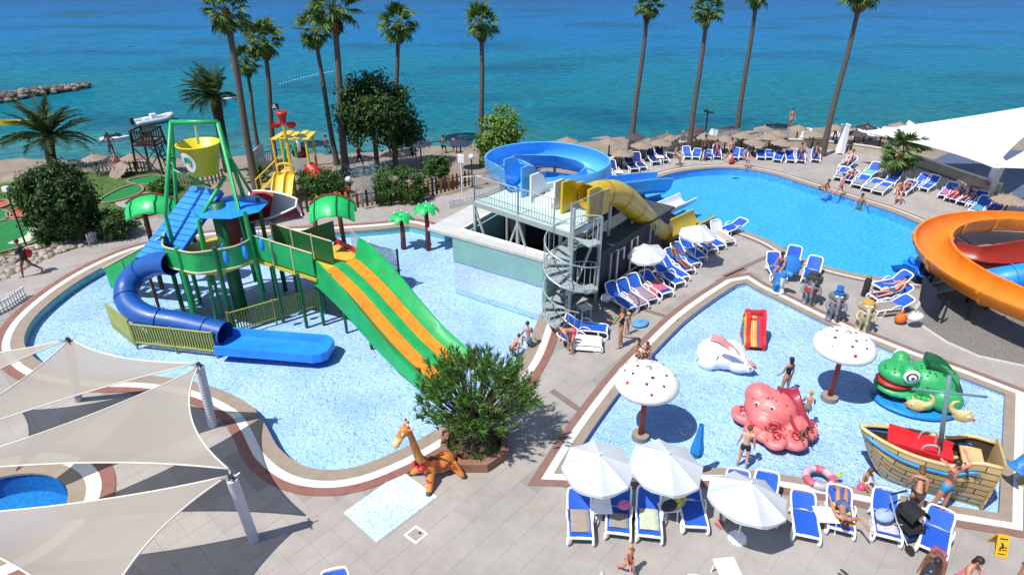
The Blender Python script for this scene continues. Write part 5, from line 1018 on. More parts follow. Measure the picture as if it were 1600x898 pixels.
# fan leaves (three forms, shared)
def fan_mesh(seed, m, nb=15, pet=.8, rad=.68, droop=.35):
    r = random.Random(seed); b = MB(); b.tube([(0, 0, 0), (pet * .5, 0, .02), (pet, 0, 0)], [.018, .014, .01], 4, cap=False)
    for i in range(nb):
        a = R(-118 + 236 * i / (nb - 1)); ln = rad * (.72 + .28 * math.cos(a * .7)) * r.uniform(.86, 1.08); d = Vector((math.cos(a), math.sin(a), 0)); n = Vector((-d.y, d.x, 0)); c = Vector((pet, 0, 0)); w_ = .062
        m1 = c + d * ln * .55 + Vector((0, 0, -.05 * droop + r.uniform(-.03, .03))); e = c + d * ln + Vector((0, 0, -droop * (.5 + .6 * r.random()) * ln))
        b.add([c, m1 - n * w_, m1 + n * w_, m1 + Vector((0, 0, .03)), e], [(0, 1, 3), (0, 3, 2), (1, 4, 3), (3, 4, 2)])
    return b.mesh('frond', m)
FANS = [fan_mesh(k, LF_W, droop=.25 + .15 * k) for k in range(3)]; FAND = [fan_mesh(9, LF_DRY, droop=.9, rad=.6)]
def crown(t, top, n, rad, rr, dry=3, lo=-48):
    for i in range(n):
        f = i / (n - 1); el_ = R(82 + (lo - 82) * f ** .85 + rr.uniform(-8, 8)); az = i * 2.399 + rr.uniform(-.3, .3); s_ = rad * rr.uniform(.85, 1.12) / 1.35
        M_ = Matrix.Translation(top) @ Matrix.Rotation(az, 4, 'Z') @ Matrix.Rotation(-el_, 4, 'Y') @ Matrix.Rotation(rr.uniform(-.5, .5), 4, 'X') @ Matrix.Scale(s_, 4)
        put('frond', FANS[i % 3], t, M_)
    for i in range(dry):
        put('frond', FAND[0], t, Matrix.Translation(top - Vector((0, 0, .1))) @ Matrix.Rotation(rr.uniform(0, 6.28), 4, 'Z') @ Matrix.Rotation(R(72), 4, 'Y') @ Matrix.Scale(rad / 1.35 * .85, 4), label='dry brown hanging frond')
def fan_palm(cx, cy, bx, by, label, rad=1.25, r0=.2, n=30, bend=.25, skirt=.9):
    base = G(bx, by); top = PZ(cx, cy, base.y + .2) - base; rr = random.Random(int(cx * 7 + cy)); t = T('fan_palm', label, 'palm', base, group='tall fan palms')
    pts = [Vector((0, 0, -.2)), Vector((top.x * .3 - bend * .2, top.y * .3, top.z * .33)), Vector((top.x * .68 + bend * .1, top.y * .68, top.z * .68)), top]; c = catmull(pts, False, 6); k = len(c)
    MB().tube(c, [r0 * (1.25 - .3 * min(1, i / 4) - .35 * i / (k - 1)) for i in range(k)], 10).build('trunk', palmb, t, True)
    d = (c[-1] - c[-3]).normalized(); sk = MB(); 
    for i in range(60):
        a = rr.uniform(0, 6.28); h = rr.uniform(0, skirt); o = top - d * h; q = Vector((math.cos(a), math.sin(a), 0)); L_ = rr.uniform(.25, .5); sd = Vector((-q.y, q.x, 0)) * .05
        sk.add([o + q * .1 - sd, o + q * .1 + sd, o + q * (.24 + .1 * rr.random()) - Vector((0, 0, L_))], [(0, 1, 2)])
    sk.tube([top - d * skirt, top - d * skirt * .5, top], [r0 * .75, r0 * 1.1, r0 * .8], 8); sk.build('dead_frond_skirt', skirtm, t, kind='stuff')
    crown(t, top, n - 4 + rr.randrange(8), rad * rr.uniform(.98, 1.16), rr, 3 + rr.randrange(5), -40 - rr.randrange(25)); return t
for a in ((352, 14, 402, 300, 'tallest fan palm behind the yellow bucket, its trunk bare and dark', 1.35, .24), (413, 62, 432, 268, 'slim fan palm left of the skull flag'), (384, 96, 405, 240, 'short slender fan palm between two taller palms behind the bucket', 1.0, .16), (490, 46, 527, 258, 'slim leaning fan palm left of the bushy dark tree', 1.2, .18),
          (521, 12, 541, 275, 'thick fan palm with pale patch high on its trunk, beside the dark tree', 1.4, .24), (622, 38, 617, 232, 'fan palm rising behind the bushy dark tree', 1.25), (752, 36, 754, 258, 'fan palm standing alone above the light green willow', 1.05, .2), (1013, 8, 986, 236, 'fan palm at the left end of the right-hand palm row', 1.05),
          (1106, 14, 1076, 240, 'fan palm behind the far end of the lap pool, second of its row', 1.1), (1184, -12, 1150, 216, 'fan palm nearest the waterline, third of the right-hand row', 1.2), (1348, -14, 1284, 246, 'leaning fan palm at the right end of the row, beside the white mast', 1.3)):
    fan_palm(*a)
p = P(1391, 281, 0); t = T('fan_palm', 'short bushy fan palm growing from the deck among the loungers', 'palm', p); rr = random.Random(4)
MB().tube([(0, 0, 0), (.1, 0, .8), (.3, 0, 1.6)], [.28, .24, .2], 10).build('trunk', mat('palm_stub', '#7a4f30', .9, .3, 8, .7, 12), t, True); crown(t, Vector((.3, 0, 1.7)), 30, 1.4, rr, 3, -48)
p = G(404, 282); t = T('fan_palm', 'small fan palm seedling beside the white wall on the beach', 'palm', p); crown(t, Vector((0, 0, .15)), 14, .9, rr, 0, 10)
# date palms
def feather_mesh(seed, L_=2.3, droop=1.0):
    r = random.Random(seed); b = MB(); rc_ = []
    for i in range(13): s_ = i / 12; rc_.append(Vector((L_ * (s_ - .12 * s_ * s_ * droop), 0, .55 * s_ * L_ * .5 - droop * .62 * L_ * s_ ** 2.2 * .6)))
    b.tube(rc_, [.03 - .024 * i / 12 for i in range(13)], 4, cap=False)
    for i in range(26):
        s_ = .1 + .9 * i / 25; k = min(11, int(s_ * 12)); p_ = rc_[k].lerp(rc_[k + 1], s_ * 12 - k) if s_ < 1 else rc_[12]; tg = (rc_[k + 1] - rc_[k]).normalized(); ln = .55 * math.sin(.35 + 2.5 * s_) * r.uniform(.85, 1.1)
        for q in (-1, 1):
            d = (Vector((0, q, 0)) * .85 + tg * .65 + Vector((0, 0, .18 - .3 * r.random()))).normalized(); b.add([p_ - tg * .022, p_ + tg * .022, p_ + d * ln * .5 + Vector((0, 0, .02)), p_ + d * ln - Vector((0, 0, .12 * ln))], [(0, 1, 2), (0, 2, 3)])
    return b.mesh('frond', LF_T)
FEA = [feather_mesh(k, 2.3, .7 + .35 * k) for k in range(3)]
def date_palm(cx, cy, bx, by, label, s=1.0, wind=0, n=38):
    base = G(bx, by); top = PZ(cx, cy, base.y) - base; t = T('date_palm', label, 'palm', base, group='date palms'); rr = random.Random(int(cx)); c = catmull([Vector((0, 0, -.2)), top * .4 + Vector((-top.x * .2, 0, 0)), top], False, 6)
    MB().tube(c, [.34 - .06 * i / (len(c) - 1) + .05 * (i > len(c) - 4) for i in range(len(c))], 10).build('trunk', mat('date_bark', '#2e2118', .95, .4, 6, .9, 9), t, True)
    for i in range(n):
        f = i / (n - 1); el_ = R(78 - 98 * f + rr.uniform(-9, 9)); az = i * 2.399 + rr.uniform(-.2, .2)
        if wind: az = math.pi + (((az - math.pi + math.pi) % (2 * math.pi)) - math.pi) * .62
        put('frond', FEA[i % 3], t, Matrix.Translation(top) @ Matrix.Rotation(az, 4, 'Z') @ Matrix.Rotation(-el_, 4, 'Y') @ Matrix.Rotation(rr.uniform(-.3, .3), 4, 'X') @ Matrix.Scale(s * rr.uniform(.9, 1.1), 4))
date_palm(76, 214, 84, 262, 'stout date palm on the sand at the left edge by the breakwater', 1.3); date_palm(336, 152, 358, 268, 'windswept date palm right of the yellow bucket', 1.0, 1)
# broadleaf trees and shrubs: leaf-sized faces in clumps
def cloud(rr, c, r, n_cl, n_lf, size, cl_r, box=1.0, shell=.55):
    b = MB()
    for i in range(n_cl):
        while True:
            d = Vector((rr.gauss(0, 1), rr.gauss(0, 1), rr.gauss(0, 1))).normalized()
            if d.z > -.75: break
        k = rr.uniform(shell, 1.0) * (1 + .28 * noise.noise(d * 2.3 + Vector(c)))
        if box > 1: mxx = max(abs(d.x), abs(d.y), abs(d.z)); k *= (1 / mxx) ** (1 - 1 / box)
        o = Vector((c[0] + d.x * r[0] * k, c[1] + d.y * r[1] * k, c[2] + d.z * r[2] * k)); cr_ = cl_r * rr.uniform(.6, 1.25)
        for j in range(n_lf):
            p_ = o + Vector((rr.gauss(0, .5), rr.gauss(0, .5), rr.gauss(0, .42))) * cr_
            if p_.z < .05: continue
            n_ = (d * .6 + Vector((rr.uniform(-1, 1), rr.uniform(-1, 1), rr.uniform(-.2, 1)))).normalized(); u = n_.orthogonal().normalized(); u = Matrix.Rotation(rr.uniform(0, 6.28), 3, n_) @ u; v = n_.cross(u); s_ = size * rr.uniform(.6, 1.3)
            b.add([p_ - u * s_ * .5, p_ + v * s_ * .32, p_ + u * s_ * .6, p_ - v * s_ * .32], [(0, 1, 2, 3)])
    return b
def tree(base, c, r, label, m, trunks=((0, 0),), n_cl=150, n_lf=45, size=.17, cl_r=.42, name='tree', cat='tree', box=1.0, seed=1, shell=.5, group=None, tr=.16):
    t = T(name, label, cat, base, group=group); rr = random.Random(seed)
    for x, y in trunks:
        h = max(.25, c[2] - r[2] * .15); q = catmull([Vector((x, y, -.15)), Vector((x * 1.1 + .08, y, h * .5)), Vector((c[0] * .6 + x * .8, c[1] * .6 + y * .8, h))], False, 4); MB().tube(q, [tr * (1.15 - .5 * i / (len(q) - 1)) for i in range(len(q))], 8).build('trunk', bark, t, True)
    lm = MB()
    for i in range(9):
        a = i * 2.4; e = Vector((c[0] + r[0] * .7 * math.cos(a), c[1] + r[1] * .7 * math.sin(a), c[2] + r[2] * (.5 * math.sin(i * 1.7)))); s_ = Vector((c[0] * .6, c[1] * .6, max(.2, c[2] - r[2] * .5))); lm.tube([s_, s_.lerp(e, .5) + Vector((0, 0, .1)), e], [tr * .5, tr * .32, tr * .12], 5)
    lm.build('limbs', bark, t, kind='stuff')
    cloud(rr, c, r, n_cl, n_lf, size, cl_r, box, shell).build('crown', m, t, kind='stuff'); return t
g = G(603, 266); tree(g, (-.45, 0, 3.75), (2.35, 1.9, 2.3), 'big dark bushy tree with two trunks on the beach', LF_D, ((-.55, 0), (.55, .1)), 330, 60, .2, .5, seed=2, shell=.35)
tree(G(612, 262), (.75, .4, 2.2), (1.25, 1.1, 1.55), 'lower drooping dark tree right of the big bushy tree', LF_D, ((.2, 0),), 80, 45, .2, .45, seed=12)
g = G(778, 268); tree(g, (0, 0, 2.15), (1.4, 1.2, 1.9), 'light green feathery tree left of the light blue flume', LF_L, ((-.3, 0), (.2, 0)), 170, 60, .17, .42, seed=3, shell=.3)
tree(G(505, 308), (0, 0, .85), (1.3, 1.0, .85), 'round dark shrub in front of the yellow beach playground', LF_M, n_cl=110, n_lf=45, size=.14, cl_r=.3, name='shrub', cat='shrub', seed=4, tr=.06)
tree(G(627, 316), (0, 0, 1.0), (1.35, .95, .95), 'clipped boxy green hedge behind the picket fence', LF_M, n_cl=190, n_lf=50, size=.11, cl_r=.2, name='hedge', cat='hedge', box=2.4, seed=5, shell=.8, tr=.06)
tree(G(685, 292), (0, 0, 1.1), (.72, .7, .8), 'small upright shrub between the hedge and the willow', LF_M, n_cl=80, n_lf=40, size=.13, cl_r=.25, name='shrub', cat='shrub', seed=6, tr=.05)
gl = P(108, 378, -.1); tree(gl, (-.1, .3, 1.85), (1.5, 1.3, 1.8), 'huge dark hedge block beside the mini golf', LF_D, ((-.6, 0), (.6, 0)), 300, 60, .15, .32, name='hedge', cat='hedge', box=1.8, seed=7, shell=.7)
tree(P(182, 372, -.1), (0, 0, .7), (1.0, .8, .75), 'low dark shrub right of the huge hedge', LF_D, n_cl=100, n_lf=45, size=.14, cl_r=.28, name='shrub', cat='shrub', seed=8, tr=.05)
tree(P(262, 300, -.1), (0, 0, .35), (.9, .7, .45), 'low green bush on the lawn below the wooden lookout', LF_M, n_cl=60, n_lf=40, size=.13, cl_r=.25, name='shrub', cat='shrub', seed=9, tr=.04)
tree(P(72, 382, -.1), (0, 0, .3), (.35, .3, .3), 'small bright bush at the edge of the stone bed', LF_L, n_cl=24, n_lf=30, size=.11, cl_r=.15, name='shrub', cat='shrub', seed=10, tr=.03)
# the planter and its pine
pb = P(742, 700, 0); t = T('planter', 'octagonal brick-red planter under the round pine', 'planter', pb)
oc = ccw([Vector((1.05 * math.cos(R(45 * k + 22.5)), 1.05 * math.sin(R(45 * k + 22.5)), 0)) for k in range(8)])
MB().band(offset(oc, -.2), oc, .0, .3).build('wall', mat('planter_brick', '#85604f', .8, .2, 6, .3, 20), t); MB().prism(offset(oc, -.18), 0, .2).build('soil', mat('soil', '#5a5038', .95, .3, 8, .6, 20), t)
t = T('pine_bush', 'round green pine bush growing in the octagonal planter', 'tree', pb + Vector((0, 0, .2)))
MB().tube(catmull([(0, 0, -.1), (.05, 0, .55), (0, .05, 1.2)], False, 4), .11, 8).build('trunk', bark, t, True); rr = random.Random(21); b = MB(); lm = MB(); C0 = Vector((.12, .25, 1.72)); RR_ = Vector((1.72, 1.45, 1.25))
tips = []
for i in range(150):
    while True:
        d = Vector((rr.gauss(0, 1), rr.gauss(0, 1), rr.gauss(0, 1))).normalized()
        if d.z > -.55: break
    k = (rr.uniform(.55, 1.0) ** .6) * (1 + .3 * noise.noise(d * 2.7)); e = C0 + Vector((d.x * RR_.x, d.y * RR_.y, d.z * RR_.z)) * k; st_ = Vector((0, .05, .75)) + d * .2; mid = st_.lerp(e, .55) + Vector((0, 0, -.1)); lm.tube([st_, mid, e], [.03, .018, .006], 4); tips.append((e, d)); 
    for q in range(5): w_ = rr.uniform(.55, 1.0); tips.append((mid.lerp(e, w_) + Vector((rr.gauss(0, .17), rr.gauss(0, .17), rr.gauss(0, .12))), d))
for e, d in tips:
    ax = (d * .55 + Vector((rr.gauss(0, .3), rr.gauss(0, .3), .75))).normalized()
    for j in range(16):
        dr = (ax + Vector((rr.gauss(0, .42), rr.gauss(0, .42), rr.gauss(0, .42)))).normalized(); o = e - ax * rr.uniform(0, .2); L_ = rr.uniform(.14, .25); sd = dr.orthogonal().normalized() * .014
        b.add([o - sd, o + sd, o + dr * L_], [(0, 1, 2)])
b.build('crown', LF_P, t, kind='stuff'); lm.build('limbs', bark, t, kind='stuff')
for k in range(9):
    a = k * .7; f = MB(); 
    for j in range(40): 
        q = Vector((.72 * math.cos(a) + rr.gauss(0, .1), .72 * math.sin(a) + rr.gauss(0, .1), .2)); d = Vector((rr.gauss(0, .5), rr.gauss(0, .5), 1)).normalized(); sd = d.orthogonal().normalized() * .02; f.add([q - sd, q + sd, q + d * rr.uniform(.12, .28)], [(0, 1, 2)])
    o = thing1(f, 'ground_plant', LF_L if k % 3 else leafm('leaf_red', '#4a1512', '#8a3a2c'), ('green' if k % 3 else 'reddish') + ' low plant in the octagonal planter, ' + ('right side', 'right rear side', 'rear side', 'rear side by the pool', 'left rear corner', 'left side', 'left front corner', 'front side', 'right front corner')[k], 'plant', 'plants in the octagonal planter'); o.location += pb
# ================================================================ GARDEN AT THE LEFT
lawnm = mat('lawn', '#3f5a24', .95, .35, 2, .6, 30); 
struct(MB().sheet([ccw([P(x, y, -.1) for x, y in ((-500, 520), (-60, 300), (0, 287), (60, 276), (140, 268), (215, 268), (300, 272), (330, 300), (300, 318), (200, 345), (120, 385), (40, 412), (0, 428))])], -.09), 'lawn', lawnm)
gg = mat('golf_carpet', '#0f6e34', .9, .2, 4, .3, 60); rc2 = mat('golf_red_carpet', '#a8503c', .9, .2, 4, .3, 60); gk = mat('golf_kerb', '#8a7a66', .8, .2, 5)
def green_(px, lab, m=gg):
    l = ccw(catmull([P(x, y, -.08) for x, y in px], True, 4)); c = sum(l, Vector()) / len(l); t = T('golf_lane', lab, 'mini golf', Vector((c.x, c.y, -.08)), world=True); MB().prism(l, -.085, -.05).build('carpet', m, t); MB().band(l, offset(l, .09), -.09, .02).build('kerb', gk, t)
green_([(-10, 352), (40, 345), (68, 352), (66, 372), (30, 388), (-20, 395)], 'green mini golf lane with white sand patch by the stone bed')
green_([(20, 318), (48, 303), (60, 312), (35, 320)], 'small green mini golf lane left of the huge hedge'); green_([(-15, 340), (2, 330), (16, 337), (0, 346)], 'green mini golf lane at the left picture edge')
green_([(160, 312), (190, 296), (215, 290), (222, 300), (196, 312), (165, 318)], 'green mini golf lane right of the huge hedge'); green_([(200, 284), (240, 276), (262, 280), (230, 290)], 'far green mini golf lane below the overturned fence')
green_([(12, 335), (40, 326), (48, 334), (24, 342)], 'red mini golf carpet left of the huge hedge', rc2); green_([(-10, 320), (8, 315), (14, 320), (-4, 327)], 'red mini golf carpet at the left picture edge', rc2)
l = ccw(catmull([P(x, y, -.045) for x, y in ((12, 380), (40, 368), (45, 358), (58, 356), (60, 366), (42, 378))], True, 4)); thing1(MB().prism(l, -.07, -.04), 'sand_patch', mat('white_sand', '#b8b2a4', .95, .1, 6, .4, 40), 'white sand patch set in the green mini golf lane', 'sand patch')
l = ccw(catmull([P(x, y, -.05) for x, y in ((180, 316), (210, 302), (250, 300), (240, 312), (200, 324))], True, 4)); struct(MB().prism(l, -.09, -.06), 'gravel_path', mat('pale_gravel', '#97918a', .95, .2, 14, .6, 40))
# stone bed beside the promenade
sb = ccw([P(x, y, -.05) for x, y in ((-60, 462), (0, 440), (60, 411), (130, 385), (200, 354), (190, 350), (120, 378), (60, 384), (0, 405), (-60, 425))])
bed = struct(MB().prism(sb, -.3, -.04), 'stone_bed', mat('bed_earth', '#7d7466', .95, .25, 6, .6, 25))
def rock_mesh(seed, m):
    r = random.Random(seed); b = MB().ell((0, 0, 0), (1, .8, .62), 7, 5); b.v = [tuple(Vector(v) * (1 + .28 * noise.noise(Vector(v) * 1.3 + Vector((seed * 9, 0, 0))))) for v in b.v]; return b.mesh('stone', m)
RK = [rock_mesh(k, mat('stone_%d' % k, c, .9, .25, 3, .5, 8)) for k, c in enumerate(('#8d857b', '#a59c90', '#77706a', '#9a8f84'))]
rr = random.Random(31); cnt = 0
while cnt < 210:
    q = P(rr.uniform(-20, 195), rr.uniform(345, 445), -.04)
    if inside(q, sb): put('stone', RK[cnt % 4], bed, Mt((q.x, q.y, -.0), rr.uniform(0, 6), rr.uniform(.1, .24))); cnt += 1
# rock breakwater
t = T('rock_breakwater', 'breakwater of pale boulders reaching into the sea at the left', 'breakwater', P(60, 155, SEA), world=True)
BKR = [rock_mesh(k + 20, mat('boulder_%d' % k, c, .95, .3, 2, .5, 6)) for k, c in enumerate(('#5f5a54', '#736b62', '#4d4a47', '#857b70'))]
for i in range(280):
    f = rr.random() ** .8; c = P(-50, 166, SEA).lerp(P(139, 137, SEA), f); wd = 1.5 * (1 - .75 * f) + .3; off = rr.gauss(0, .45); s_ = rr.uniform(.22, .58) * (1 - .3 * f)
    put('boulder', BKR[i % 4], t, Mt(c + Vector((0, off * wd, .15 + .5 * wd * max(0, 1 - abs(off)) * .7)) - OFF[t.name], rr.uniform(0, 6), s_))
# ================================================================ LOUNGERS
def rz_of(px, py, hx, hy):
    d = P(px + hx, py + hy) - P(px, py); return math.atan2(d.y, d.x) - math.pi / 2
side = lambda x: MB().tube(catmull([(x, .22, .33), (x, -.2, .34), (x, -.7, .34), (x, -.92, .3), (x * 1.04, -.97, .15), (x * 1.04, -.9, .03), (x * 1.04, -.72, .03), (x * 1.03, -.6, .12), (x, -.58, .3)], False, 4), .034, 8).tube(catmull([(x, .3, .33), (x * 1.03, .28, .18), (x * 1.05, .4, .02)], False, 4), .034, 8).tube(catmull([(x * 1.02, .24, .34), (x * 1.1, .12, .5), (x * 1.1, -.12, .5), (x * 1.02, -.3, .35)], False, 4), .024, 6).mesh('side_frame', WHITE, True)
LM = {'l': side(-.33), 'r': side(.33), 'bar': MB().box((0, -.9, .3), (.62, .07, .05)).mesh('foot_bar', WHITE), 'bar2': MB().box((0, .3, .31), (.62, .05, .04)).mesh('cross_bar', WHITE)}
def slingm(y0, y1, nm, m): 
    rows = [[(x, y0 + (y1 - y0) * i / 8, -.035 * math.cos(x / .3 * math.pi / 2) + .0) for x in (-.31, -.2, -.07, .07, .2, .31)] for i in range(9)]
    b = MB().rows(rows).rows([[(x, y, z - .02) for x, y, z in r[::-1]] for r in rows]); return b.mesh(nm, m, True)
white_s = mat('white_sling', '#c9cbd0', .7, .08, 8); dkblue = mat('navy_sling', '#0f2a72', .7, .12, 12)
SEAT = {k: slingm(-.88, .22, 'seat', m) for k, m in (('b', BLUEF), ('w', white_s), ('n', dkblue))}; BACK = {k: slingm(.02, .64, 'backrest', m) for k, m in (('b', BLUEF), ('w', white_s), ('n', dkblue))}
BFR = MB().tube(catmull([(-.32, 0, 0), (-.33, .35, 0), (-.31, .6, 0), (-.2, .69, 0), (.2, .69, 0), (.31, .6, 0), (.33, .35, 0), (.32, 0, 0)], False, 4), .03, 8).mesh('backrest_frame', WHITE, True)
LOUNGERS = {}
def lounger(px, py, hx, hy, label, ang=35, k='b', group='sun loungers around the pools', key=None, s=1.0, z=0.0, ys_k=1.0):
    p = P(px, py, z); jr = random.Random(int(px * 3 + py)); ang += jr.uniform(-5, 6); t = T('sun_lounger', label, 'sun lounger', p + Vector((jr.uniform(-.06, .06), jr.uniform(-.1, .1), 0)), rz_of(px, py, hx, hy) + R(jr.uniform(-5, 5)), group); t.scale = (s * .9, s * .9 * ys_k, s * .9)
    put('side_frame', LM['l'], t); put('side_frame', LM['r'], t); put('foot_bar', LM['bar'], t); put('cross_bar', LM['bar2'], t)
    put('seat', SEAT[k], t, Matrix.Translation((0, 0, .35))); b = put('backrest', BACK[k], t, Matrix.Translation((0, .24, .345)) @ Matrix.Rotation(R(ang), 4, 'X')); put('backrest_frame', BFR, b)
    if key: LOUNGERS[key] = t
    return t
NEAR = [(908, 814, -5, -73, 'sun lounger with a greige towel, first at the left in the near row', 38, 'L1'), (968, 808, -5, -72, 'sun lounger holding a pink hat, second in the near row', 50, 'L2'), (1009, 807, -10, -70, 'sun lounger with a pale green towel, third in the near row', 38, 'L3'), (1078, 800, -17, -77, 'empty bright blue lounger lying flat beside the tilted parasol', 16, 'L4'),
        (1147, 786, -3, -70, 'left lounger under the third white parasol', 45, 'L5'), (1190, 786, -3, -70, 'right lounger under the third white parasol', 45, 'L6'), (1250, 812, -12, -75, 'empty blue lounger right of the third white parasol', 22, 'L7'), (1308, 806, -16, -72, 'sun lounger with a sunbather and orange towel', 18, 'L8'), (1377, 812, -18, -70, 'sun lounger piled with towels left of the pushchair', 40, 'L9'), (1453, 836, 22, -68, 'tilted blue lounger right of the pushchair', 26, 'L10')]
for x, y, hx, hy, lab, a, key in NEAR: lounger(x, y + 6, hx, hy, lab, a, key=key, ys_k=.8)
lounger(530, 968, -4, -60, 'lounger tip peeping in at the bottom edge near the mosaic mat', 45); lounger(1086, 972, -4, -60, 'lounger cut by the bottom edge below the third parasol', 45); lounger(1155, 974, 6, -60, 'white lounger cut by the bottom edge next to a pale table', 50, 'w')
lounger(905, 541, -60, -6, 'lounger covered with a white towel near the spiral stair', 30, 'b', key='M1'); lounger(915, 522, -60, -6, 'blue lounger behind the white towel lounger near the spiral stair', 30, key='M2')
MID = [(964, 478), (980, 470), (997, 462), (1022, 452), (1040, 437), (1047, 428), (1057, 418), (1068, 409), (1080, 400), (1096, 388), (1108, 381), (1122, 374)]
ang = [55, 52, 50, 30, 35, 35, 40, 40, 45, 35, 40, 60]
for i, (x, y) in enumerate(MID): lounger(x, y, -34, -22, ORD[i] + ' blue lounger from the stair in the row below the yellow tube', ang[i], 'w' if i == 11 else 'b', key='MID%d' % i)
lounger(1143, 362, 40, -12, 'blue lounger standing apart at the lap pool steps', 20)
FARL = [(948, 276), (957, 273), (984, 264), (996, 261), (1018, 253), (1030, 250)]
for i, (x, y) in enumerate(FARL): lounger(x, y, -14, -14, ORD[i] + ' navy lounger from the left in the slanted row by the low wall', 52, 'n')
ROW = [1074, 1088, 1105, 1118, 1146, 1161, 1186, 1201, 1216, 1234, 1250, 1274]
for i, x in enumerate(ROW): lounger(x, 246 if i < 8 else 251, (i % 3 - 1) * 3, -20, ORD[i] + ' lounger from the left in the row behind the lap pool', (30, 12, 10, 60, 20, 12, 8, 10, 14, 30, 45, 58)[i], key='ROW%d' % i, s=.88)
RGT = [(1316, 279, 12), (1328, 283, 12), (1324, 262, 12), (1345, 291, 16), (1362, 295, 16), (1360, 276, 16), (1377, 300, 18), (1393, 285, 18), (1415, 301, 16), (1436, 293, 18), (1450, 296, 18), (1478, 306, 20), (1492, 312, 20), (1512, 318, 20), (1524, 322, 20), (1528, 331, 20), (1545, 338, 22), (1555, 332, 20)]
for i, (x, y, h) in enumerate(RGT): lounger(x, y, h + 6, -16, ORD[i] + ' lounger from the left in the cluster around the short palm', (12, 14, 30, 12, 14, 40, 10, 45, 20, 40, 42, 38, 20, 22, 40, 38, 30, 48)[i], 'b', key='R%d' % i)
lounger(1208, 428, -20, -30, 'white and blue lounger beside the blue dolphin statue', 55, key='D1'); lounger(1236, 418, 12, -30, 'lounger with a round blue frilly cushion beyond the dolphin statue', 62, key='D2'); lounger(1266, 435, 10, -26, 'lounger right behind the elephant with the dark hat', 50)
lounger(1390, 468, 50, -8, 'lounger with a sunbather beside the orange bag', 40, key='E1'); lounger(1388, 486, 50, -8, 'near lounger beside the orange bag', 30, key='E2'); lounger(1392, 452, 45, -10, 'lounger draped with a pale blue towel near the slide end', 45)
for i, (x, y) in enumerate(((1112, 219), (1196, 221), (1258, 217), (1342, 214), (1362, 216), (1380, 215), (1305, 219))):
    p = G(x, y); l = lounger(x, y, 10, -10, ORD[i] + ' white beach lounger from the left on the sand', 30, 'w', 'white loungers on the beach', s=.95); l.location = p
# ================================================================ PARASOLS AND TABLES
fab = mat('parasol_white', '#d3d8dc', .75, .03, 3, transl=.3)
def parasol(cx, cy, z, label, r=.95, tilt=(0, 0), foot=True, m=fab, group='white parasols', n=8):
    top = P(cx, cy, z); t = T('parasol', label, 'parasol', Vector((top.x, top.y, 0)), group=group); M_ = Matrix.Translation((0, 0, z)) @ Matrix.Rotation(tilt[0], 4, 'X') @ Matrix.Rotation(tilt[1], 4, 'Y')
    b = MB(); K = n * 4; rows = []
    for i in range(7):
        f = i / 6; rows.append([])
        for j in range(K):
            a = 2 * math.pi * j / K; ph = (j % 4) / 4; sc2 = 1 - .075 * math.sin(math.pi * ph) * f; q = r * f * sc2; rows[-1].append(M_ @ Vector((q * math.cos(a), q * math.sin(a), .12 - .42 * f ** 1.15 * r / .95 - (.06 + .03 * noise.noise((j // 4 * 1.7, cx * .1, 2))) * math.sin(math.pi * ph) * f ** .8)))
    b.rows(rows, closed=True); hem = [p_ - Vector((0, 0, .09 + .02 * math.sin(j * 1.57))) for j, p_ in enumerate(rows[-1])]; b.rows([rows[-1], hem], closed=True); b.build('canopy', m, t, 14)
    for j in range(n): MB().tube([M_ @ Vector((0, 0, .08)), rows[-1][j * 4] - Vector((0, 0, .02))], .008, 4).build('rib', STEEL, t)
    MB().tube([(0, 0, .02), M_ @ Vector((0, 0, .16))], .02, 8).build('pole', WHITE, t); MB().ell(M_ @ Vector((0, 0, .15)), .035, 8, 6).build('finial', WHITE, t, True)
    if foot: MB().lathe([(.0, .09), (.2, .08), (.24, .0)], (0, 0, 0), 8).build('base', WHITE, t)
parasol(936, 716, 1.95, 'white parasol at the left of the near row by the pool corner', .9, (R(4), 0)); parasol(1044, 714, 1.95, 'white parasol in the middle of the near row', .92, (R(3), R(3))); parasol(1172, 760, 1.75, 'white parasol tilted over two loungers, right of the near row', .95, (R(-6), R(5)))
parasol(1011, 388, 1.8, 'small white parasol beside the pump room', .8, (R(6), R(-8))); parasol(1092, 356, 1.8, 'small white parasol below the yellow tube end', .85)
def closed(cx, cy, label, m, h=2.1):
    p = P(cx, cy, 0); t = T('closed_parasol', label, 'parasol', p); MB().tube([(0, 0, 0), (0, 0, h)], .02, 6).build('pole', WHITE, t); MB().lathe([(.16, .75), (.19, .9), (.12, 1.3), (.06, 1.8), (.015, h + .05)], (0, 0, 0), 8).build('folded_canopy', m, t)
closed(932, 985, 'closed white parasol rising from the bottom edge', fab, 1.9); closed(1082, 742, 'folded blue parasol behind the middle white parasol', mat('parasol_blue', '#1c78c4', .7, .1, 4), 1.05)
closed(1341, 437, 'slim dark closed parasol by the lap pool edge', mat('parasol_black', '#23262a', .8, .2, 4), 1.5) if False else None
p = P(1350, 462, 0); t = T('litter_bin', 'slim black standing bin on the deck near the lap pool', 'bin', p); MB().lathe([(.0, 0), (.13, 0), (.13, .75), (.11, .78), (.0, .8)], (0, 0, 0), 12).build('body', DARK, t, 40); MB().ell((0, 0, .86), (.09, .09, .07), 10, 6).build('knob', mat('brass', '#8a7448', .4, metal=.5), t, True)
def table(cx, cy, label, rz=0, s=1):
    p = P(cx, cy, 0); t = T('side_table', label, 'table', p, rz, 'white side tables'); MB().box((0, 0, .42), (.5 * s, .5 * s, .03)).build('table_top', WHITE, t)
    for x in (-1, 1):
        for y in (-1, 1): MB().tube([(x * .2 * s, y * .2 * s, .41), (x * .23 * s, y * .23 * s, 0)], .02, 6).build('leg', WHITE, t)
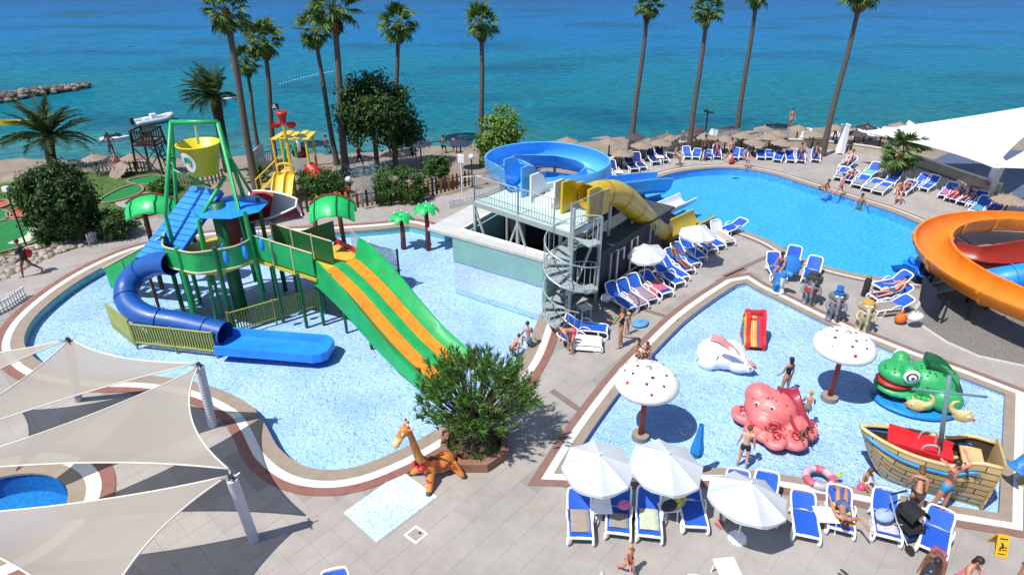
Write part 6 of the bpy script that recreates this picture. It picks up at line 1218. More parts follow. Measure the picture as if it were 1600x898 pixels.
table(938, 808, 'white side table between the first two near loungers'); table(940, 783, 'white side table below the left near parasol', .2); table(1040, 806, 'white side table carrying a dark bag', .1); table(1284, 822, 'white side table beside the sunbather with orange towel', -.1); table(1132, 905, 'pale table at the bottom edge', .1)
table(912, 494, 'white stool table beside the spiral stair foot', .4, .9); table(1030, 255, 'white table between navy loungers by the low wall'); table(966, 279, 'white table at the left end of the slanted row')
# towels
def towel(l, label, c, y0=-.9, y1=.2, w_=.6, over=.18, z=.36, ang=0):
    b = MB(); rr = random.Random(len(label)); rows = []
    for i in range(13):
        y = y0 + (y1 - y0) * i / 12; rows.append([(x * w_ + .03 * noise.noise((i * .4, x * 3, 1)), y, z + .018 + .015 * noise.noise((x * 6, y * 5, len(label))) - (over * (abs(x) * 2 - .8) * 3 if abs(x) > .4 else 0)) for x in (-.62, -.5, -.4, -.2, 0, .2, .4, .5, .62)])
    b.rows(rows).rows([[(x, y, zz - .012) for x, y, zz in r[::-1]] for r in rows]); o = put('towel', b.mesh('towel', cloth(c), True)); o.location = l.location; o.rotation_euler = l.rotation_euler; o.scale = l.scale; tag(o, label, 'towel', 'towels on the loungers'); return o
LG = LOUNGERS
towel(LG['L1'], 'greige towel on the leftmost near lounger', '#8f8578', -.72, .25); towel(LG['L2'], 'grey-brown towel on the second near lounger', '#8a857c', -.72, -.1); towel(LG['L3'], 'pale green towel on the third near lounger', '#aeb49c', -.7, .2); towel(LG['L8'], 'orange towel at the foot of the sunbather lounger', '#d07a1e', -.72, -.35, .7); towel(LG['L8'], 'yellow towel under the sunbather on the near lounger', '#d0b040', -.2, .24)
towel(LG['L9'], 'white patterned towel on the lounger left of the pushchair', '#b9b4c4', -.8, -.1); towel(LG['M1'], 'white towel spread over the lounger near the spiral stair', '#d8d8dc', -.9, .2, .66); towel(LG['MID1'], 'mauve towel on the second lounger below the yellow tube', '#8c7684', -.9, .2); towel(LG['MID2'], 'mauve towel on the third lounger below the yellow tube', '#8f7a86', -.9, .2); towel(LG['MID3'], 'pink towel on the fourth lounger below the yellow tube', '#b85a6a', -.7, .25, .7); towel(LG['MID11'], 'beige towel on the last lounger below the yellow tube', '#b0a08c', -.9, .2)
for k, c, n_ in (('R0', '#8a8a9c', 'lilac grey'), ('R3', '#7f858c', 'dark grey'), ('R4', '#8c9298', 'mid grey'), ('R6', '#8f959a', 'light grey'), ('R12', '#c04a86', 'magenta'), ('R11', '#c85a90', 'pink'), ('R15', '#3f8fb0', 'turquoise'), ('E2', '#8a8078', 'taupe'), ('R5', '#5fb0ac', 'aqua')): towel(LG[k], n_ + ' towel on a lounger of the right-hand deck', c)
# ================================================================ THATCHED PARASOLS
th = mat('thatch', '#8a7b6e', .95, .35, 9, .9, 30, stretch=(1, 1, .3)); thd = mat('thatch_dark', '#4a3f44', .95, .35, 9, .9, 30); thn = mat('navy_thatch', '#2a3346', .95, .3, 9, .9, 30); wood = mat('wood_post', '#4a3a2c', .9, .3, 6, .4, 20)
def thatch_mesh(m, seed, r=.72):
    rr = random.Random(seed); b = MB(); rows = []
    for i in range(6):
        f = i / 5; rows.append([Vector((r * f * (1 + .05 * noise.noise((j * .9, i, seed))) * math.cos(j * math.pi / 10), r * f * math.sin(j * math.pi / 10) * (1 + .05 * noise.noise((j * .7, i, seed + 3))), -.30 * f ** .95 + .03 * noise.noise((j, i * 2, seed)))) for j in range(20)])
    b.rows(rows, closed=True)
    for q in range(90): a = rr.uniform(0, 6.28); k = rr.choice((.62, .98, .98)); o = Vector((r * k * math.cos(a), r * k * math.sin(a), -.30 * k ** .95 + .01)); d = Vector((math.cos(a), math.sin(a), -.75 - rr.random())).normalized(); s_ = Vector((-math.sin(a), math.cos(a), 0)) * .03; b.add([o - s_, o + s_, o + d * rr.uniform(.08, .17)], [(0, 1, 2)])
    b.ell((0, 0, .0), (.07, .07, .06), 8, 5); return b.mesh('canopy', m)
THM = [thatch_mesh(th, k) for k in range(3)] + [thatch_mesh(thd, 5), thatch_mesh(thn, 6, .72)]; TPOLE = MB().tube([(0, 0, -.1), (0, 0, 1.0)], .05, 6).mesh('pole', wood)
def thatched(cx, cy, label, v=0, h=1.4, g='thatched parasols on the beach', deck_=False, tilt=0, s=1):
    z = (0 if deck_ else -.2) + h; p = P(cx, cy, z); gz = 0 if deck_ else ground(p.x, p.y); p = P(cx, cy, gz + h); t = T('thatched_parasol', label, 'parasol', Vector((p.x, p.y, gz)), random.Random(int(cx)).uniform(0, 6), g)
    put('pole', TPOLE, t, Mt((0, 0, 0), 0, (1, 1, h))); put('canopy', THM[v], t, Mt((0, 0, h), 0, s, R(tilt)))
TB = [(886, 214), (953, 215), (973, 233), (993, 208), (1003, 221), (1033, 217), (1043, 208), (1089, 197), (1102, 207), (1135, 211), (1143, 197), (1162, 206), (1180, 216), (1195, 196), (1205, 208), (1216, 203), (1223, 217), (1249, 195), (1274, 204), (1307, 194), (1339, 203), (1356, 193), (1380, 203), (1407, 191)]
for i, (x, y) in enumerate(TB): thatched(x, y, ORD[i] + ' thatched parasol from the left on the right-hand beach', 3 if i in (3, 7, 20) else i % 3)
thatched(1438, 200, 'dark thatched parasol beside the low tip of the tent', 3); thatched(1508, 189, 'thatched parasol nearest the water behind the tent roof', 1)
thatched(1524, 276, 'thatched parasol on the terrace beside the white mast', 0, 1.5, deck_=True, s=1.0); thatched(1580, 303, 'big thatched parasol at the right edge of the terrace', 1, 1.45, deck_=True, s=1.15)
thatched(22, 269, 'thatched parasol at the left picture edge on the lawn border', 1); thatched(145, 240, 'thatched parasol on the sand right of the stout date palm', 2); thatched(205, 239, 'thatched parasol left of the wooden lookout', 0); thatched(178, 262, 'tipped over thatched parasol at the lawn edge', 0, .7, tilt=40); thatched(68, 263, 'thatched parasol behind the huge hedge', 2)
thatched(656, 218, 'navy parasol between the dark tree and the small shrub', 4, 2.1); thatched(719, 217, 'navy parasol left of the light green feathery tree', 4, 2.0)
# ================================================================ BEACH PLAYGROUND
Yp = 35.0; pl = T('beach_playground', 'yellow and red pirate playground with skull flag on the beach', 'playground', PZ(455, 300, Yp) * 1, world=True); OFF[pl.name] = Vector(pl.location); yp_ = mat('play_yellow', '#d2b43c', .45, .1, 3); rp = mat('play_red', '#b3201c', .45, .1, 3)
def zat(y, Y=Yp): return PZ(800, y, Y).z
x0, x1 = PZ(440, 300, Yp).x, PZ(490, 300, Yp).x; gz = -.12
for x in (x0, (x0 + x1) / 2 - .1, x1):
    for y in (Yp, Yp + 1.3): MB().tube([(x, y, gz - .1), (x, y, 3.1)], .075, 8).build('post', yp_, pl)
MB().box(((x0 + x1) / 2, Yp + .65, 1.15), (x1 - x0, 1.3, .08)).build('platform', yp_, pl)
for k in range(5): MB().box((x0 + .2 + k * .42, Yp + .65, 3.2 + .06 * (k % 2)), (.36, 1.6, .05), R(6 * (k % 3 - 1))).build('roof_board', yp_, pl)
for s_ in (-.3, .3): MB().sweep(pth([(x0 + .45 + s_, Yp, 1.15), (x0 + .45 + s_, Yp - .5, .95), (x0 + .45 + s_, Yp - 1.3, .2), (x0 + .45 + s_, Yp - 1.8, .02)]), U(.5, .22, .03)).build('slide_lane', yp_, pl, 40)
MB().tube(catmull([(x0, Yp - .05, 1.2), (x0 + .1, Yp - .05, 1.75), (x0 + .8, Yp - .05, 1.75), (x0 + .9, Yp - .05, 1.2)], False, 4), .06, 6).build('slide_arch', yp_, pl)
for k in range(6): MB().box((x0 - .25 - k * .2, Yp + .3, 1.0 - k * .18), (.24, .7, .05)).build('stair_tread', yp_, pl)
for y in (Yp - .05, Yp + .65): MB().tube([(x0, y, 2.0), (x0 - 1.35, y, .85), (x0 - 1.35, y, gz)], .04, 6).build('stair_rail', yp_, pl)
MB().tube(pth([(x1 - .1, Yp + .2, 1.5), (x1 + .35, Yp - .1, 1.2), (x1 + .7, Yp - .35, .5), (x1 + .8, Yp - .4, gz)]), .38, 12).build('red_tube_slide', rp, pl, True)
MB().box(((x0 + x1) / 2 + .35, Yp - .02, 1.65), (1.1, .06, .9)).build('mesh_window', mat('play_grey', '#9a9a92', .6, .2, 8), pl)
MB().tube(catmull([(x0 + .5, Yp + .1, 1.9), (x0 + .6, Yp + .1, 2.6), (x0 + 1.1, Yp + .1, 2.7), (x0 + 1.2, Yp + .1, 1.9)], False, 4), .09, 8).build('green_arch', grn, pl, True)
MB().ell(((x0 + x1) / 2 + .4, Yp + .4, 2.3), (.5, .4, .35), 10, 8).build('red_net', mat('dark_red_gelcoat', '#5c0f12'), pl, True); MB().tube([((x0 + x1) / 2 + .45, Yp + .1, 2.5), ((x0 + x1) / 2 + .5, Yp, 3.0), ((x0 + x1) / 2 + .42, Yp - .1, 3.15)], [.12, .1, .05], 8).build('white_horn', WHITE, pl, True)
mx_ = PZ(461, 300, Yp).x; MB().tube([(mx_, Yp, gz), (mx_, Yp, zat(195))], .085, 8).build('mast', yp_, pl)
zb = zat(192); MB().lathe([(.16, 0), (.22, .35), (.3, .5), (.27, .62), (.0, .6)], (mx_, Yp, zb), 14).build('crow_nest', rp, pl, True)
for s_ in (-1, 1):
    bw = MB(); rws = [[Vector((mx_ + s_ * .42 + .3 * math.cos(a) * math.cos(e), Yp + .3 * math.sin(a) * math.cos(e), zb - .02 - .3 * math.sin(e))) for a in [k * math.pi / 6 for k in range(12)]] for e in [0, .4, .8, 1.2, 1.5]]; bw.rows(rws, closed=True); bw.build('splash_bowl', rp, pl, True)
MB().tube([(mx_ - .1, Yp, zb + .5), (mx_ - .1, Yp, zat(162))], .02, 6).build('flag_pole', DARK, pl)
zf = zat(162); fl = MB().rows([[(mx_ - .1 - .42 * i / 6, Yp + .05 * math.sin(i * 1.4), z - .03 * i / 6) for i in range(7)] for z in (zf, zf - .3)]).build('flag', mat('flag_black', '#1a1218', .8), pl)
c = Vector((mx_ - .31, Yp - .07, zf - .13)); wf = mat('flag_white', '#c9c4c0', .8); MB().ell(c + Vector((0, 0, .03)), (.065, .012, .06), 8, 6).box(c + Vector((0, 0, -.035)), (.07, .02, .04)).bar(c + Vector((-.12, 0, -.1)), c + Vector((.12, 0, -.04)), .02, .02).bar(c + Vector((-.12, 0, -.04)), c + Vector((.12, 0, -.1)), .02, .02).build('skull_emblem', wf, fl)
# ================================================================ FENCES, LAMPS, WALLS
def fence(pxs, label, cols, h, step, base=0, cat='fence', name='picket_fence', rail=STEEL, g=None):
    l = [P(x, y, base) for x, y in pxs]; t = T(name, label, cat, (l[0] + l[-1]) / 2, world=True); pk_ = [MB().box((0, 0, h * f / 2), (step * .5, .03, h * f)).mesh('picket', c) for c in cols for f in (1.0, .88)]; k = 0; rr = random.Random(2)
    for a, b_ in zip(l, l[1:]):
        d = b_ - a; n = max(1, int(d.length / step)); rz = math.atan2(d.y, d.x)
        for i in range(n): put('picket', pk_[rr.randrange(len(pk_))], t, Mt(a.lerp(b_, (i + .5) / n) - OFF[t.name], rz)); k += 1
        for z in (h * .25, h * .75): MB().bar(a + Vector((0, .03, z)), b_ + Vector((0, .03, z)), .04, .06).build('rail', rail, t)
    return t
PCO = [mat('picket_dark', '#2c2a2c', .8, .2), mat('picket_brown', '#5a3a2a', .8, .2), mat('picket_yellow', '#b08a2c', .8, .2), mat('picket_red', '#8a3226', .8, .2), mat('picket_grey', '#8a8880', .8, .2), mat('picket_dark', '#2c2a2c')]
fence([(468, 332), (520, 328), (556, 325), (600, 318), (660, 309), (705, 298), (736, 289)], 'multicoloured picket fence between the beach and the promenade', PCO, .95, .26, rail=PCO[1])
fence([(138, 383), (165, 370), (190, 362), (214, 356)], 'low white railing curving along the promenade by the stone bed', [WHITE], .55, .14, name='low_railing', rail=WHITE); fence([(-20, 500), (15, 482), (42, 463)], 'low white railing at the left picture edge of the promenade', [WHITE], .55, .14, name='low_railing', rail=WHITE); fence([(700, 327), (722, 322), (742, 318)], 'low white railing left of the slide tower', [WHITE], .55, .14, name='low_railing', rail=WHITE)
fence([(398, 268), (412, 262), (425, 258)], 'short white picket fence beside the white beach wall', [WHITE], .8, .16, base=-.1, rail=WHITE); fence([(270, 285), (300, 290), (330, 287), (352, 280)], 'weathered grey fence below the yellow bucket', [mat('grey_wood', '#77706a', .9, .2)], .8, .22, base=-.1, rail=PCO[1]); fence([(150, 278), (172, 272), (196, 270), (215, 266), (240, 268)], 'leaning pale fence behind the lawn', [mat('pale_wood', '#a09a90', .9, .2)], .7, .2, base=-.1, rail=PCO[4])
l = [Vector((*p_.xy, 0)) for p_ in catmull([P(x, y) for x, y in ((940, 268), (960, 257), (1000, 244), (1060, 234), (1130, 229), (1230, 229), (1300, 233))], False, 4)]
lw = T('low_wall', 'low pale garden wall between the lounger rows and the beach', 'wall', l[8], world=True); MB().sweep(l, [(-.1, 0), (-.1, .5), (.1, .5), (.1, 0)]).build('wall', mat('wall_cream', '#a79f92', .85, .15, 3, .2, 20), lw); MB().sweep(l, [(-.14, .5), (-.14, .56), (.14, .56), (.14, .5)]).build('coping', mat('coping_pale', '#b9b2a6', .8, .1, 3), lw)
for i in range(6, len(l) - 2, 3):
    a, b_ = l[i], l[i + 2]; MB().add([a + Vector((0, 0, .56)), b_ + Vector((0, 0, .56)), b_ + Vector((0, 0, 1.25)), a + Vector((0, 0, 1.25))], [(0, 1, 2, 3)]).build('wind_screen', MESHM, lw)
l = [Vector((*p_.xy, 0)) for p_ in catmull([P(x, y) for x, y in ((1330, 238), (1380, 246), (1430, 258), (1490, 279), (1560, 303))], False, 4)]
lw = T('low_wall', 'low pale wall along the edge of the tent terrace', 'wall', l[8], world=True); MB().sweep(l, [(-.1, 0), (-.1, .55), (.1, .55), (.1, 0)]).build('wall', mat('wall_cream', '#a79f92'), lw); MB().sweep(l, [(-.14, .55), (-.14, .61), (.14, .61), (.14, .55)]).build('coping', mat('coping_pale', '#b9b2a6'), lw)
a, b_ = G(392, 278), G(414, 262); thing1(MB().prism([a, b_, b_ + Vector((.1, .15, 0)), a + Vector((.1, .15, 0))], -.2, 1.25), 'white_wall', mat('whitewash', '#b7bcc0', .8, .1, 3, .2, 15), 'free standing white wall between palm trunks on the beach', 'wall')
def globe_lamp(cx, cy, h, label, base=-.1, g='globe lamps'):
    p = P(cx, cy, base); t = T('garden_lamp', label, 'lamp', p, group=g); MB().tube([(0, 0, 0), (0, 0, h)], .04, 8).build('post', DARK, t); MB().lathe([(.0, 0), (.1, 0), (.07, .08), (.04, .1)], (0, 0, 0), 10).build('foot', DARK, t); MB().ell((0, 0, h + .14), .17, 14, 10).build('globe', mat('globe_white', '#d4d4d0', .3, .03), t, True)
globe_lamp(738, 292, 1.7, 'white globe lamp beside the left leg of the slide tower'); globe_lamp(549, 316, 1.2, 'white globe lamp behind the right leaf canopy')
p = P(41, 384, -.05); t = T('garden_lamp', 'tall black lamp post with white head in front of the mini golf', 'lamp', p); tp_ = PZ(10, 298, p.y - .3) - p; MB().tube([(0, 0, 0), tp_], .04, 8).build('post', DARK, t); MB().box(tp_ + Vector((0, 0, .08)), (.22, .22, .2)).build('lamp_head', WHITE, t)
p = G(1099, 236); t = T('street_lamp', 'tall black lamp post with twin heads on the beach promenade', 'lamp', p); tz = PZ(1106, 176, p.y) - p; MB().tube([(0, 0, 0), tz], .06, 8).build('post', DARK, t); MB().box(tz + Vector((.15, 0, .02)), (.45, .2, .1)).build('lamp_head', DARK, t); MB().box(tz + Vector((-.12, 0, .1)), (.3, .2, .12)).build('lamp_head', DARK, t)
# beach shower posts
p = G(722, 300); t = T('beach_shower', 'thin white beach shower frame on the sand by the feathery tree', 'shower', p); MB().tube([(0, 0, 0), (0, 0, 2.3)], .04, 6).build('post', WHITE, t); MB().tube([(0, 0, .9), (1.2, .3, .9)], .025, 6).build('rail', WHITE, t); MB().box((0, 0, 2.0), (.35, .12, .45)).build('panel', WHITE, t)
# wooden lookout
b0 = G(246, 272); t = T('wooden_lookout', 'dark wooden lifeguard lookout on splayed legs at the water edge', 'lookout tower', b0); wd_ = mat('dark_wood', '#33221a', .9, .35, 8, .4, 20); H_ = PZ(246, 224, b0.y).z - b0.z
for x in (-1, 1):
    for y in (-1, 1): MB().bar((x * .85, y * .8, -.1), (x * .62, y * .6, H_ + .95), .1, .1).build('leg', wd_, t)
for k in range(7): MB().box((-.66 + k * .22, 0, H_), (.2, 1.4, .05)).build('floor_plank', wd_, t)
for y in (-.62, .62):
    for z in (.25, .9): MB().box((0, y, H_ + z), (1.4, .05, .1)).build('rail', wd_, t)
    for k in range(8): MB().box((-.58 + k * .165, y + .03, H_ + .55), (.09, .03, .75)).build('railing_slat', wd_, t)
    MB().bar((-.8, y * 1.25, .1), (.68, y * 1.05, H_ - .1), .07, .05).build('brace', wd_, t); MB().bar((.8, y * 1.25, .1), (-.68, y * 1.05, H_ - .1), .07, .05).build('brace', wd_, t)
for x in (-.64, .64): 
    for z in (.25, .9): MB().box((x, 0, H_ + z), (.05, 1.25, .1)).build('rail', wd_, t)
for k in range(7): MB().box((.95 + .1 - k * .04, -.3, .25 + k * H_ / 7.5), (.06, .5, .05)).build('ladder_rung', wd_, t)
for y in (-.55, -.05): MB().bar((1.1, y, 0), (.78, y, H_), .05, .05).build('ladder_rail', wd_, t)
# ================================================================ BOATS
def boat_loc(x, y): return P(x, y, SEA)
p = boat_loc(240, 192); t = T('inflatable_boat', 'pale grey inflatable motor boat moored behind the wooden lookout', 'boat', p, R(46)); t.scale = (.85, .85, .85); tb = mat('tube_grey', '#a9b2bb', .5, .1, 3)
MB().tube(catmull([(-1.7, -.62, .28), (.8, -.62, .3), (1.5, -.4, .42), (1.85, 0, .5), (1.5, .4, .42), (.8, .62, .3), (-1.7, .62, .28)], False, 4), .24, 10).build('inflated_tube', tb, t, True); MB().box((-.2, 0, .12), (2.9, 1.0, .1)).build('floor', mat('boat_floor', '#7f868c', .7), t); MB().box((.1, 0, .5), (.5, .5, .7)).build('console', WHITE, t); MB().box((-.6, 0, .4), (.5, .7, .4)).build('seat', WHITE, t); MB().box((-1.85, 0, .5), (.3, .32, .6)).build('outboard_motor', DARK, t)
for i, (x, y, s_, lab) in enumerate(((180, 220, .78, 'white jet ski floating left of the wooden lookout'), (357, 157, .7, 'small white jet ski far out beside the windswept palm'))):
    p = boat_loc(x, y); t = T('jet_ski', lab, 'jet ski', p, R(20)); t.scale = (s_, s_, s_); rows = []
    for k in range(9): f = k / 8; x_ = -1.2 + 2.5 * f; wd2 = .48 * (1 - f ** 3 * .9); rows.append([(x_, -wd2, .28 + .1 * f), (x_, -wd2 * .8, -.05), (x_, 0, -.12 + .2 * f * f), (x_, wd2 * .8, -.05), (x_, wd2, .28 + .1 * f), (x_, wd2 * .4, .42), (x_, -wd2 * .4, .42)])
    MB().rows(rows, closed=True).add(rows[0], [tuple(range(7))]).build('hull', mat('ski_white', '#c4c9d2', .4, .08), t, 40); MB().box((-.35, 0, .52), (.95, .3, .2)).build('seat', DARK, t); MB().box((.42, 0, .6), (.4, .34, .3)).build('cowl', mat('ski_blue', '#30486a', .4), t); MB().tube([(.28, -.34, .82), (.3, 0, .78), (.28, .34, .82)], .03, 6).build('handlebar', DARK, t)
p = boat_loc(30, 195); t = T('canoe', 'yellow canoe afloat behind the date palm at the left', 'boat', p, R(5)); rows = []
for k in range(9): f = -1 + 2 * k / 8; wd2 = .35 * (1 - f * f) + .02; rows.append([(1.5 * f, -wd2, .35 + .15 * f * f), (1.5 * f, -wd2 * .6, 0), (1.5 * f, wd2 * .6, 0), (1.5 * f, wd2, .35 + .15 * f * f)])
MB().rows(rows).rows([r[::-1] for r in rows]).build('hull', mat('canoe_yellow', '#c9a51e', .4), t, 40); MB().box((0, 0, .25), (.3, .6, .04)).build('seat', WHITE, t)
# buoy line
b0, b1 = P(438, 132, SEA), P(520, 112, SEA); 
t = T('buoy_line', 'line of small white floats marking the swimming area', 'buoy line', b0.lerp(b1, .5), world=True); bm = MB().ell((0, 0, .02), .055, 8, 6).mesh('float', WHITE, True)
for k in range(22): put('float', bm, t, Matrix.Translation(b0.lerp(b1, k / 21) + Vector((0, .8 * math.sin(k * .15), 0)) - OFF[t.name]))
# ================================================================ PEOPLE
BL, BR_, BK, BLO = '#5a3a1e', '#2b1a10', '#120d0a', '#b08a4a'
def pp(x, y, rz, pose, lab, skin='tan', hair=('short', BR_), cl=(), s=.97, z=0, **k): return person(P(x, y, z), R(rz), pose, lab, skin, hair, cl, s, group='bathers', **k)
pp(1462, 801, 20, 'armsup', 'man in blue swim shorts with raised arms before the ship', 'red', ('short', BR_), [('shorts', '#2a86b8')], 1.02)
pp(1158, 730, 160, 'stand', 'man in dark shorts standing in the pool seen from behind', 'pale', ('short', BL), [('shorts', '#22252c')], .86, -.22)
pp(1223, 618, 200, 'standf', 'woman in a black swimsuit standing behind the octopus', 'tan', ('long', BK), [('suit', '#15151a')], .86, -.22)
pp(1258, 655, 160, 'sit', 'child in teal shorts sitting behind the octopus', 'tan', ('short', BLO), [('shorts', '#2f7f7a')], .72, .25)
pp(1244, 688, 30, 'crouch', 'child crouching on the right tentacle of the octopus', 'brown', ('short', BK), [('briefs', '#8a2a44')], .6, .1)
pp(1344, 768, 10, 'sitf', 'little girl in a white bikini sitting in the shallow water', 'tan', ('long', BL), [('briefs', '#d8d0d0'), ('top', '#d8d0d0')], .7, -.3)
pp(1418, 812, 150, 'bendf', 'woman bending over the pushchair', 'tan', ('long', BL), [('briefs', '#3a2a26'), ('top', '#3a2a26')], .95)
pp(1447, 905, -40, 'bendf', 'woman in a mauve bikini leaning at the lower right', 'brown', ('short', BR_), [('briefs', '#8a4f6a'), ('top', '#8a4f6a')], .95)
pp(1492, 925, 30, 'sitf', 'woman in a pink top at the lower right edge', 'red', ('long', BR_), [('briefs', '#c86a84'), ('top', '#d88a9c')], .95, .2)
pp(1592, 905, 60, 'stand', 'person in white shorts at the lower right corner', 'tan', ('short', BR_), [('shorts', '#c4c0d4')], 1.0)
pp(980, 899, 30, 'walk', 'small child walking alone on the near deck', 'red', ('short', BLO), [('briefs', '#a84a3a')], .62)
pp(893, 548, -60, 'bend', 'man in pink shorts bending over the towel lounger', 'red', ('short', BL), [('shorts', '#e0506a')], .95)
pp(968, 542, -100, 'hold', 'woman in a black swimsuit standing beside the toddler pool path', 'tan', ('long', BL), [('suit', '#16161c')], .95)
pp(979, 523, 40, 'stand', 'small child with yellow hat next to the standing woman', 'red', ('cap', '#d8c030'), [('shorts', '#3fa06a')], .55)
pp(990, 562, 60, 'sit', 'child sitting on the pool edge left of the mushroom', 'tan', ('short', BR_), [('shorts', '#a8503c')], .68, -.12)
pp(1011, 556, -20, 'crouch', 'child crouching at the pool edge above the mushroom', 'tan', ('short', BR_), [('briefs', '#b86a6a')], .66)
pp(826, 548, 200, 'sit', 'person resting at the play pool edge behind the pine', 'tan', ('short', BR_), [('shorts', '#3f86a8')], .85, -.1)
pp(800, 555, 120, 'crouch', 'child crouching in the play pool behind the pine', 'red', ('short', BR_), [('briefs', '#a83a3a')], .7, -.25)
pp(47, 430, -70, 'carry', 'walker in dark clothes carrying a red towel on the promenade', 'brown', ('short', BK), [('shorts', '#23262c'), ('shirt', '#2a2d33')], 1.0)
pp(1098, 252, 10, 'stand', 'man in dark shorts standing between loungers behind the lap pool', 'brown', ('short', BK), [('shorts', '#1c1c22')], 1.0)
pp(1138, 256, 10, 'walk', 'man in black shorts with a red bag behind the lap pool', 'red', ('short', BR_), [('shorts', '#1c1c22')], 1.0)
pp(1161, 258, 20, 'sit', 'woman sitting forward on a lounger behind the lap pool', 'red', ('long', BR_), [('shorts', '#5a4a6a')], .95, .15)
pp(1052, 256, 60, 'sit', 'person sitting on the ground at the end of the slanted lounger row', 'tan', ('short', BK), [('shorts', '#33363c')], .95, .1)
pp(1310, 307, 60, 'walk', 'boy in red shorts walking on the lap pool edge', 'red', ('short', BR_), [('shorts', '#b05048')], .8)
pp(1281, 304, 30, 'crouch', 'swimmer climbing out at the lap pool ladder', 'tan', ('short', BR_), [('briefs', '#33465a')], .9, -.1)
pp(1337, 345, -30, 'float', 'swimmer standing in the lap pool', 'tan', ('short', BR_), [('shorts', '#2f8f7a')], .95, -1.15)
pp(1400, 312, -20, 'sitf', 'woman in a bikini sitting at the foot of a lounger by the short palm', 'red', ('long', BR_), [('briefs', '#2a2a30'), ('top', '#2a2a30')], .95, .12)
pp(1216, 434, -40, 'sitf', 'woman with dark bun sitting beside the dolphin statue', 'tan', ('short', BK), [('suit', '#6a3a34')], .95, .1)
pp(1062, 232, 30, 'sit', 'woman in white sitting on the sand by the lamp post', 'tan', ('long', BLO), [('shorts', '#c8c4c0')], .95, -.2)
pp(1082, 232, 0, 'sit', 'sunburnt man sitting on the sand left of the lamp post', 'red', ('short', BR_), [('shorts', '#8a2a2a')], .95, -.2)
pp(1095, 233, 0, 'sit', 'person in red sitting on the sand below the lamp post', 'red', ('short', BK), [('shorts', '#b02a2a')], .95, -.2)
person(G(1233, 204), R(10), 'stand', 'person standing at the water edge among thatched parasols', 'tan', ('short', BR_), [('shorts', '#a88a94')], 1.0, 'bathers')
person(G(1302, 221), R(40), 'bend', 'person bending over a beach lounger near the white mast', 'red', ('short', BR_), [('shorts', '#7a5a4a')], .95, 'bathers')
person(G(178, 247), R(20), 'hips', 'person with hands on hips on the sand by the date palm', 'brown', ('short', BK), [('shorts', '#5a5f6a')], 1.0, 'bathers')
person(G(188, 258), R(-40), 'crouch', 'person in orange crouching on the sand near the tipped parasol', 'red', ('short', BR_), [('briefs', '#c85a2a')], .95, 'bathers')
person(G(563, 262), R(60), 'carry', 'person in a red shirt on the sand under the dark tree', 'brown', ('short', BK), [('shorts', '#2a2a30'), ('shirt', '#c42a22')], .9, 'bathers')
for x, y, lab in ((692, 240, 'dark figure sitting on the sand left of the navy parasol'), (709, 240, 'dark figure sitting close to the navy parasol'), (510, 240, 'figure sitting at the shore behind the slim palm'), (645, 252, 'figure sitting in the shade of the dark tree')): person(G(x, y), R(170), 'sit', lab, 'brown', ('short', BK), [('shorts', '#1c1c22')], .95, 'bathers')
def onl(key, pose, lab, skin='tan', hair=('short', BR_), cl=(), y=.0, z=.46, flip=False, s=.95):
    l = LG[key]; q = Matrix.Rotation(l.rotation_euler.z, 3, 'Z') @ Vector((0, y, 0)); return person(l.location + q, l.rotation_euler.z + (math.pi if flip else 0), pose, lab, skin, hair, cl, s, 'bathers', lift=z)
onl('L8', 'supinef', 'woman sunbathing on her back with bent knees beside the orange towel', 'tan', ('long', BR_), [('briefs', '#4a5a8a'), ('top', '#4a5a8a')], -.05, .48, True)
onl('ROW3', 'lounge', 'man lying on the upright lounger behind the lap pool', 'brown', ('short', BK), [('shorts', '#6a2a4a')], .05); onl('ROW10', 'lounge', 'person in dark shorts reclining behind the lap pool right of centre', 'brown', ('short', BK), [('shorts', '#2a2a5a')], .05); onl('ROW11', 'loungef', 'woman reclining at the right end of the row behind the lap pool', 'brown', ('long', BK), [('briefs', '#22224a'), ('top', '#22224a')], .05)
onl('R1', 'pronef', 'woman lying face down on the lounger nearest the lap pool', 'red', ('long', BR_), [('briefs', '#33333a'), ('top', '#33333a')], -.1, .46, True); onl('R2', 'loungef', 'woman sunbathing at the back left of the palm cluster', 'red', ('long', BR_), [('briefs', '#c8b040'), ('top', '#c8b040')], .05); onl('R8', 'pronef', 'woman lying face down right of the short palm', 'tan', ('long', BR_), [('briefs', '#8a3a4a'), ('top', '#8a3a4a')], -.1, .46, True)
onl('R12', 'pronef', 'woman lying on the magenta towel', 'red', ('long', BK), [('briefs', '#c04a86'), ('top', '#c04a86')], -.1, .48, True); onl('R13', 'prone', 'man lying face down next to the magenta towel', 'red', ('short', BR_), [('shorts', '#c46a6a')], -.1, .46, True); onl('R17', 'lounge', 'sunburnt man reclining under the terrace parasol', 'red', ('short', BR_), [('shorts', '#7a2a22')], .05)
onl('E1', 'lounge', 'man sunbathing beside the orange bag', 'red', ('short', BK), [('shorts', '#3a4a6a')], .05); onl('MID6', 'lounge', 'man in blue shorts reclining under the small parasol by the pump room', 'brown', ('short', BK), [('shorts', '#2a5a9a')], .05); onl('MID9', 'loungef', 'woman reclining under the small parasol near the yellow tube', 'brown', ('long', BK), [('briefs', '#8a2a2a'), ('top', '#8a2a2a')], .05)
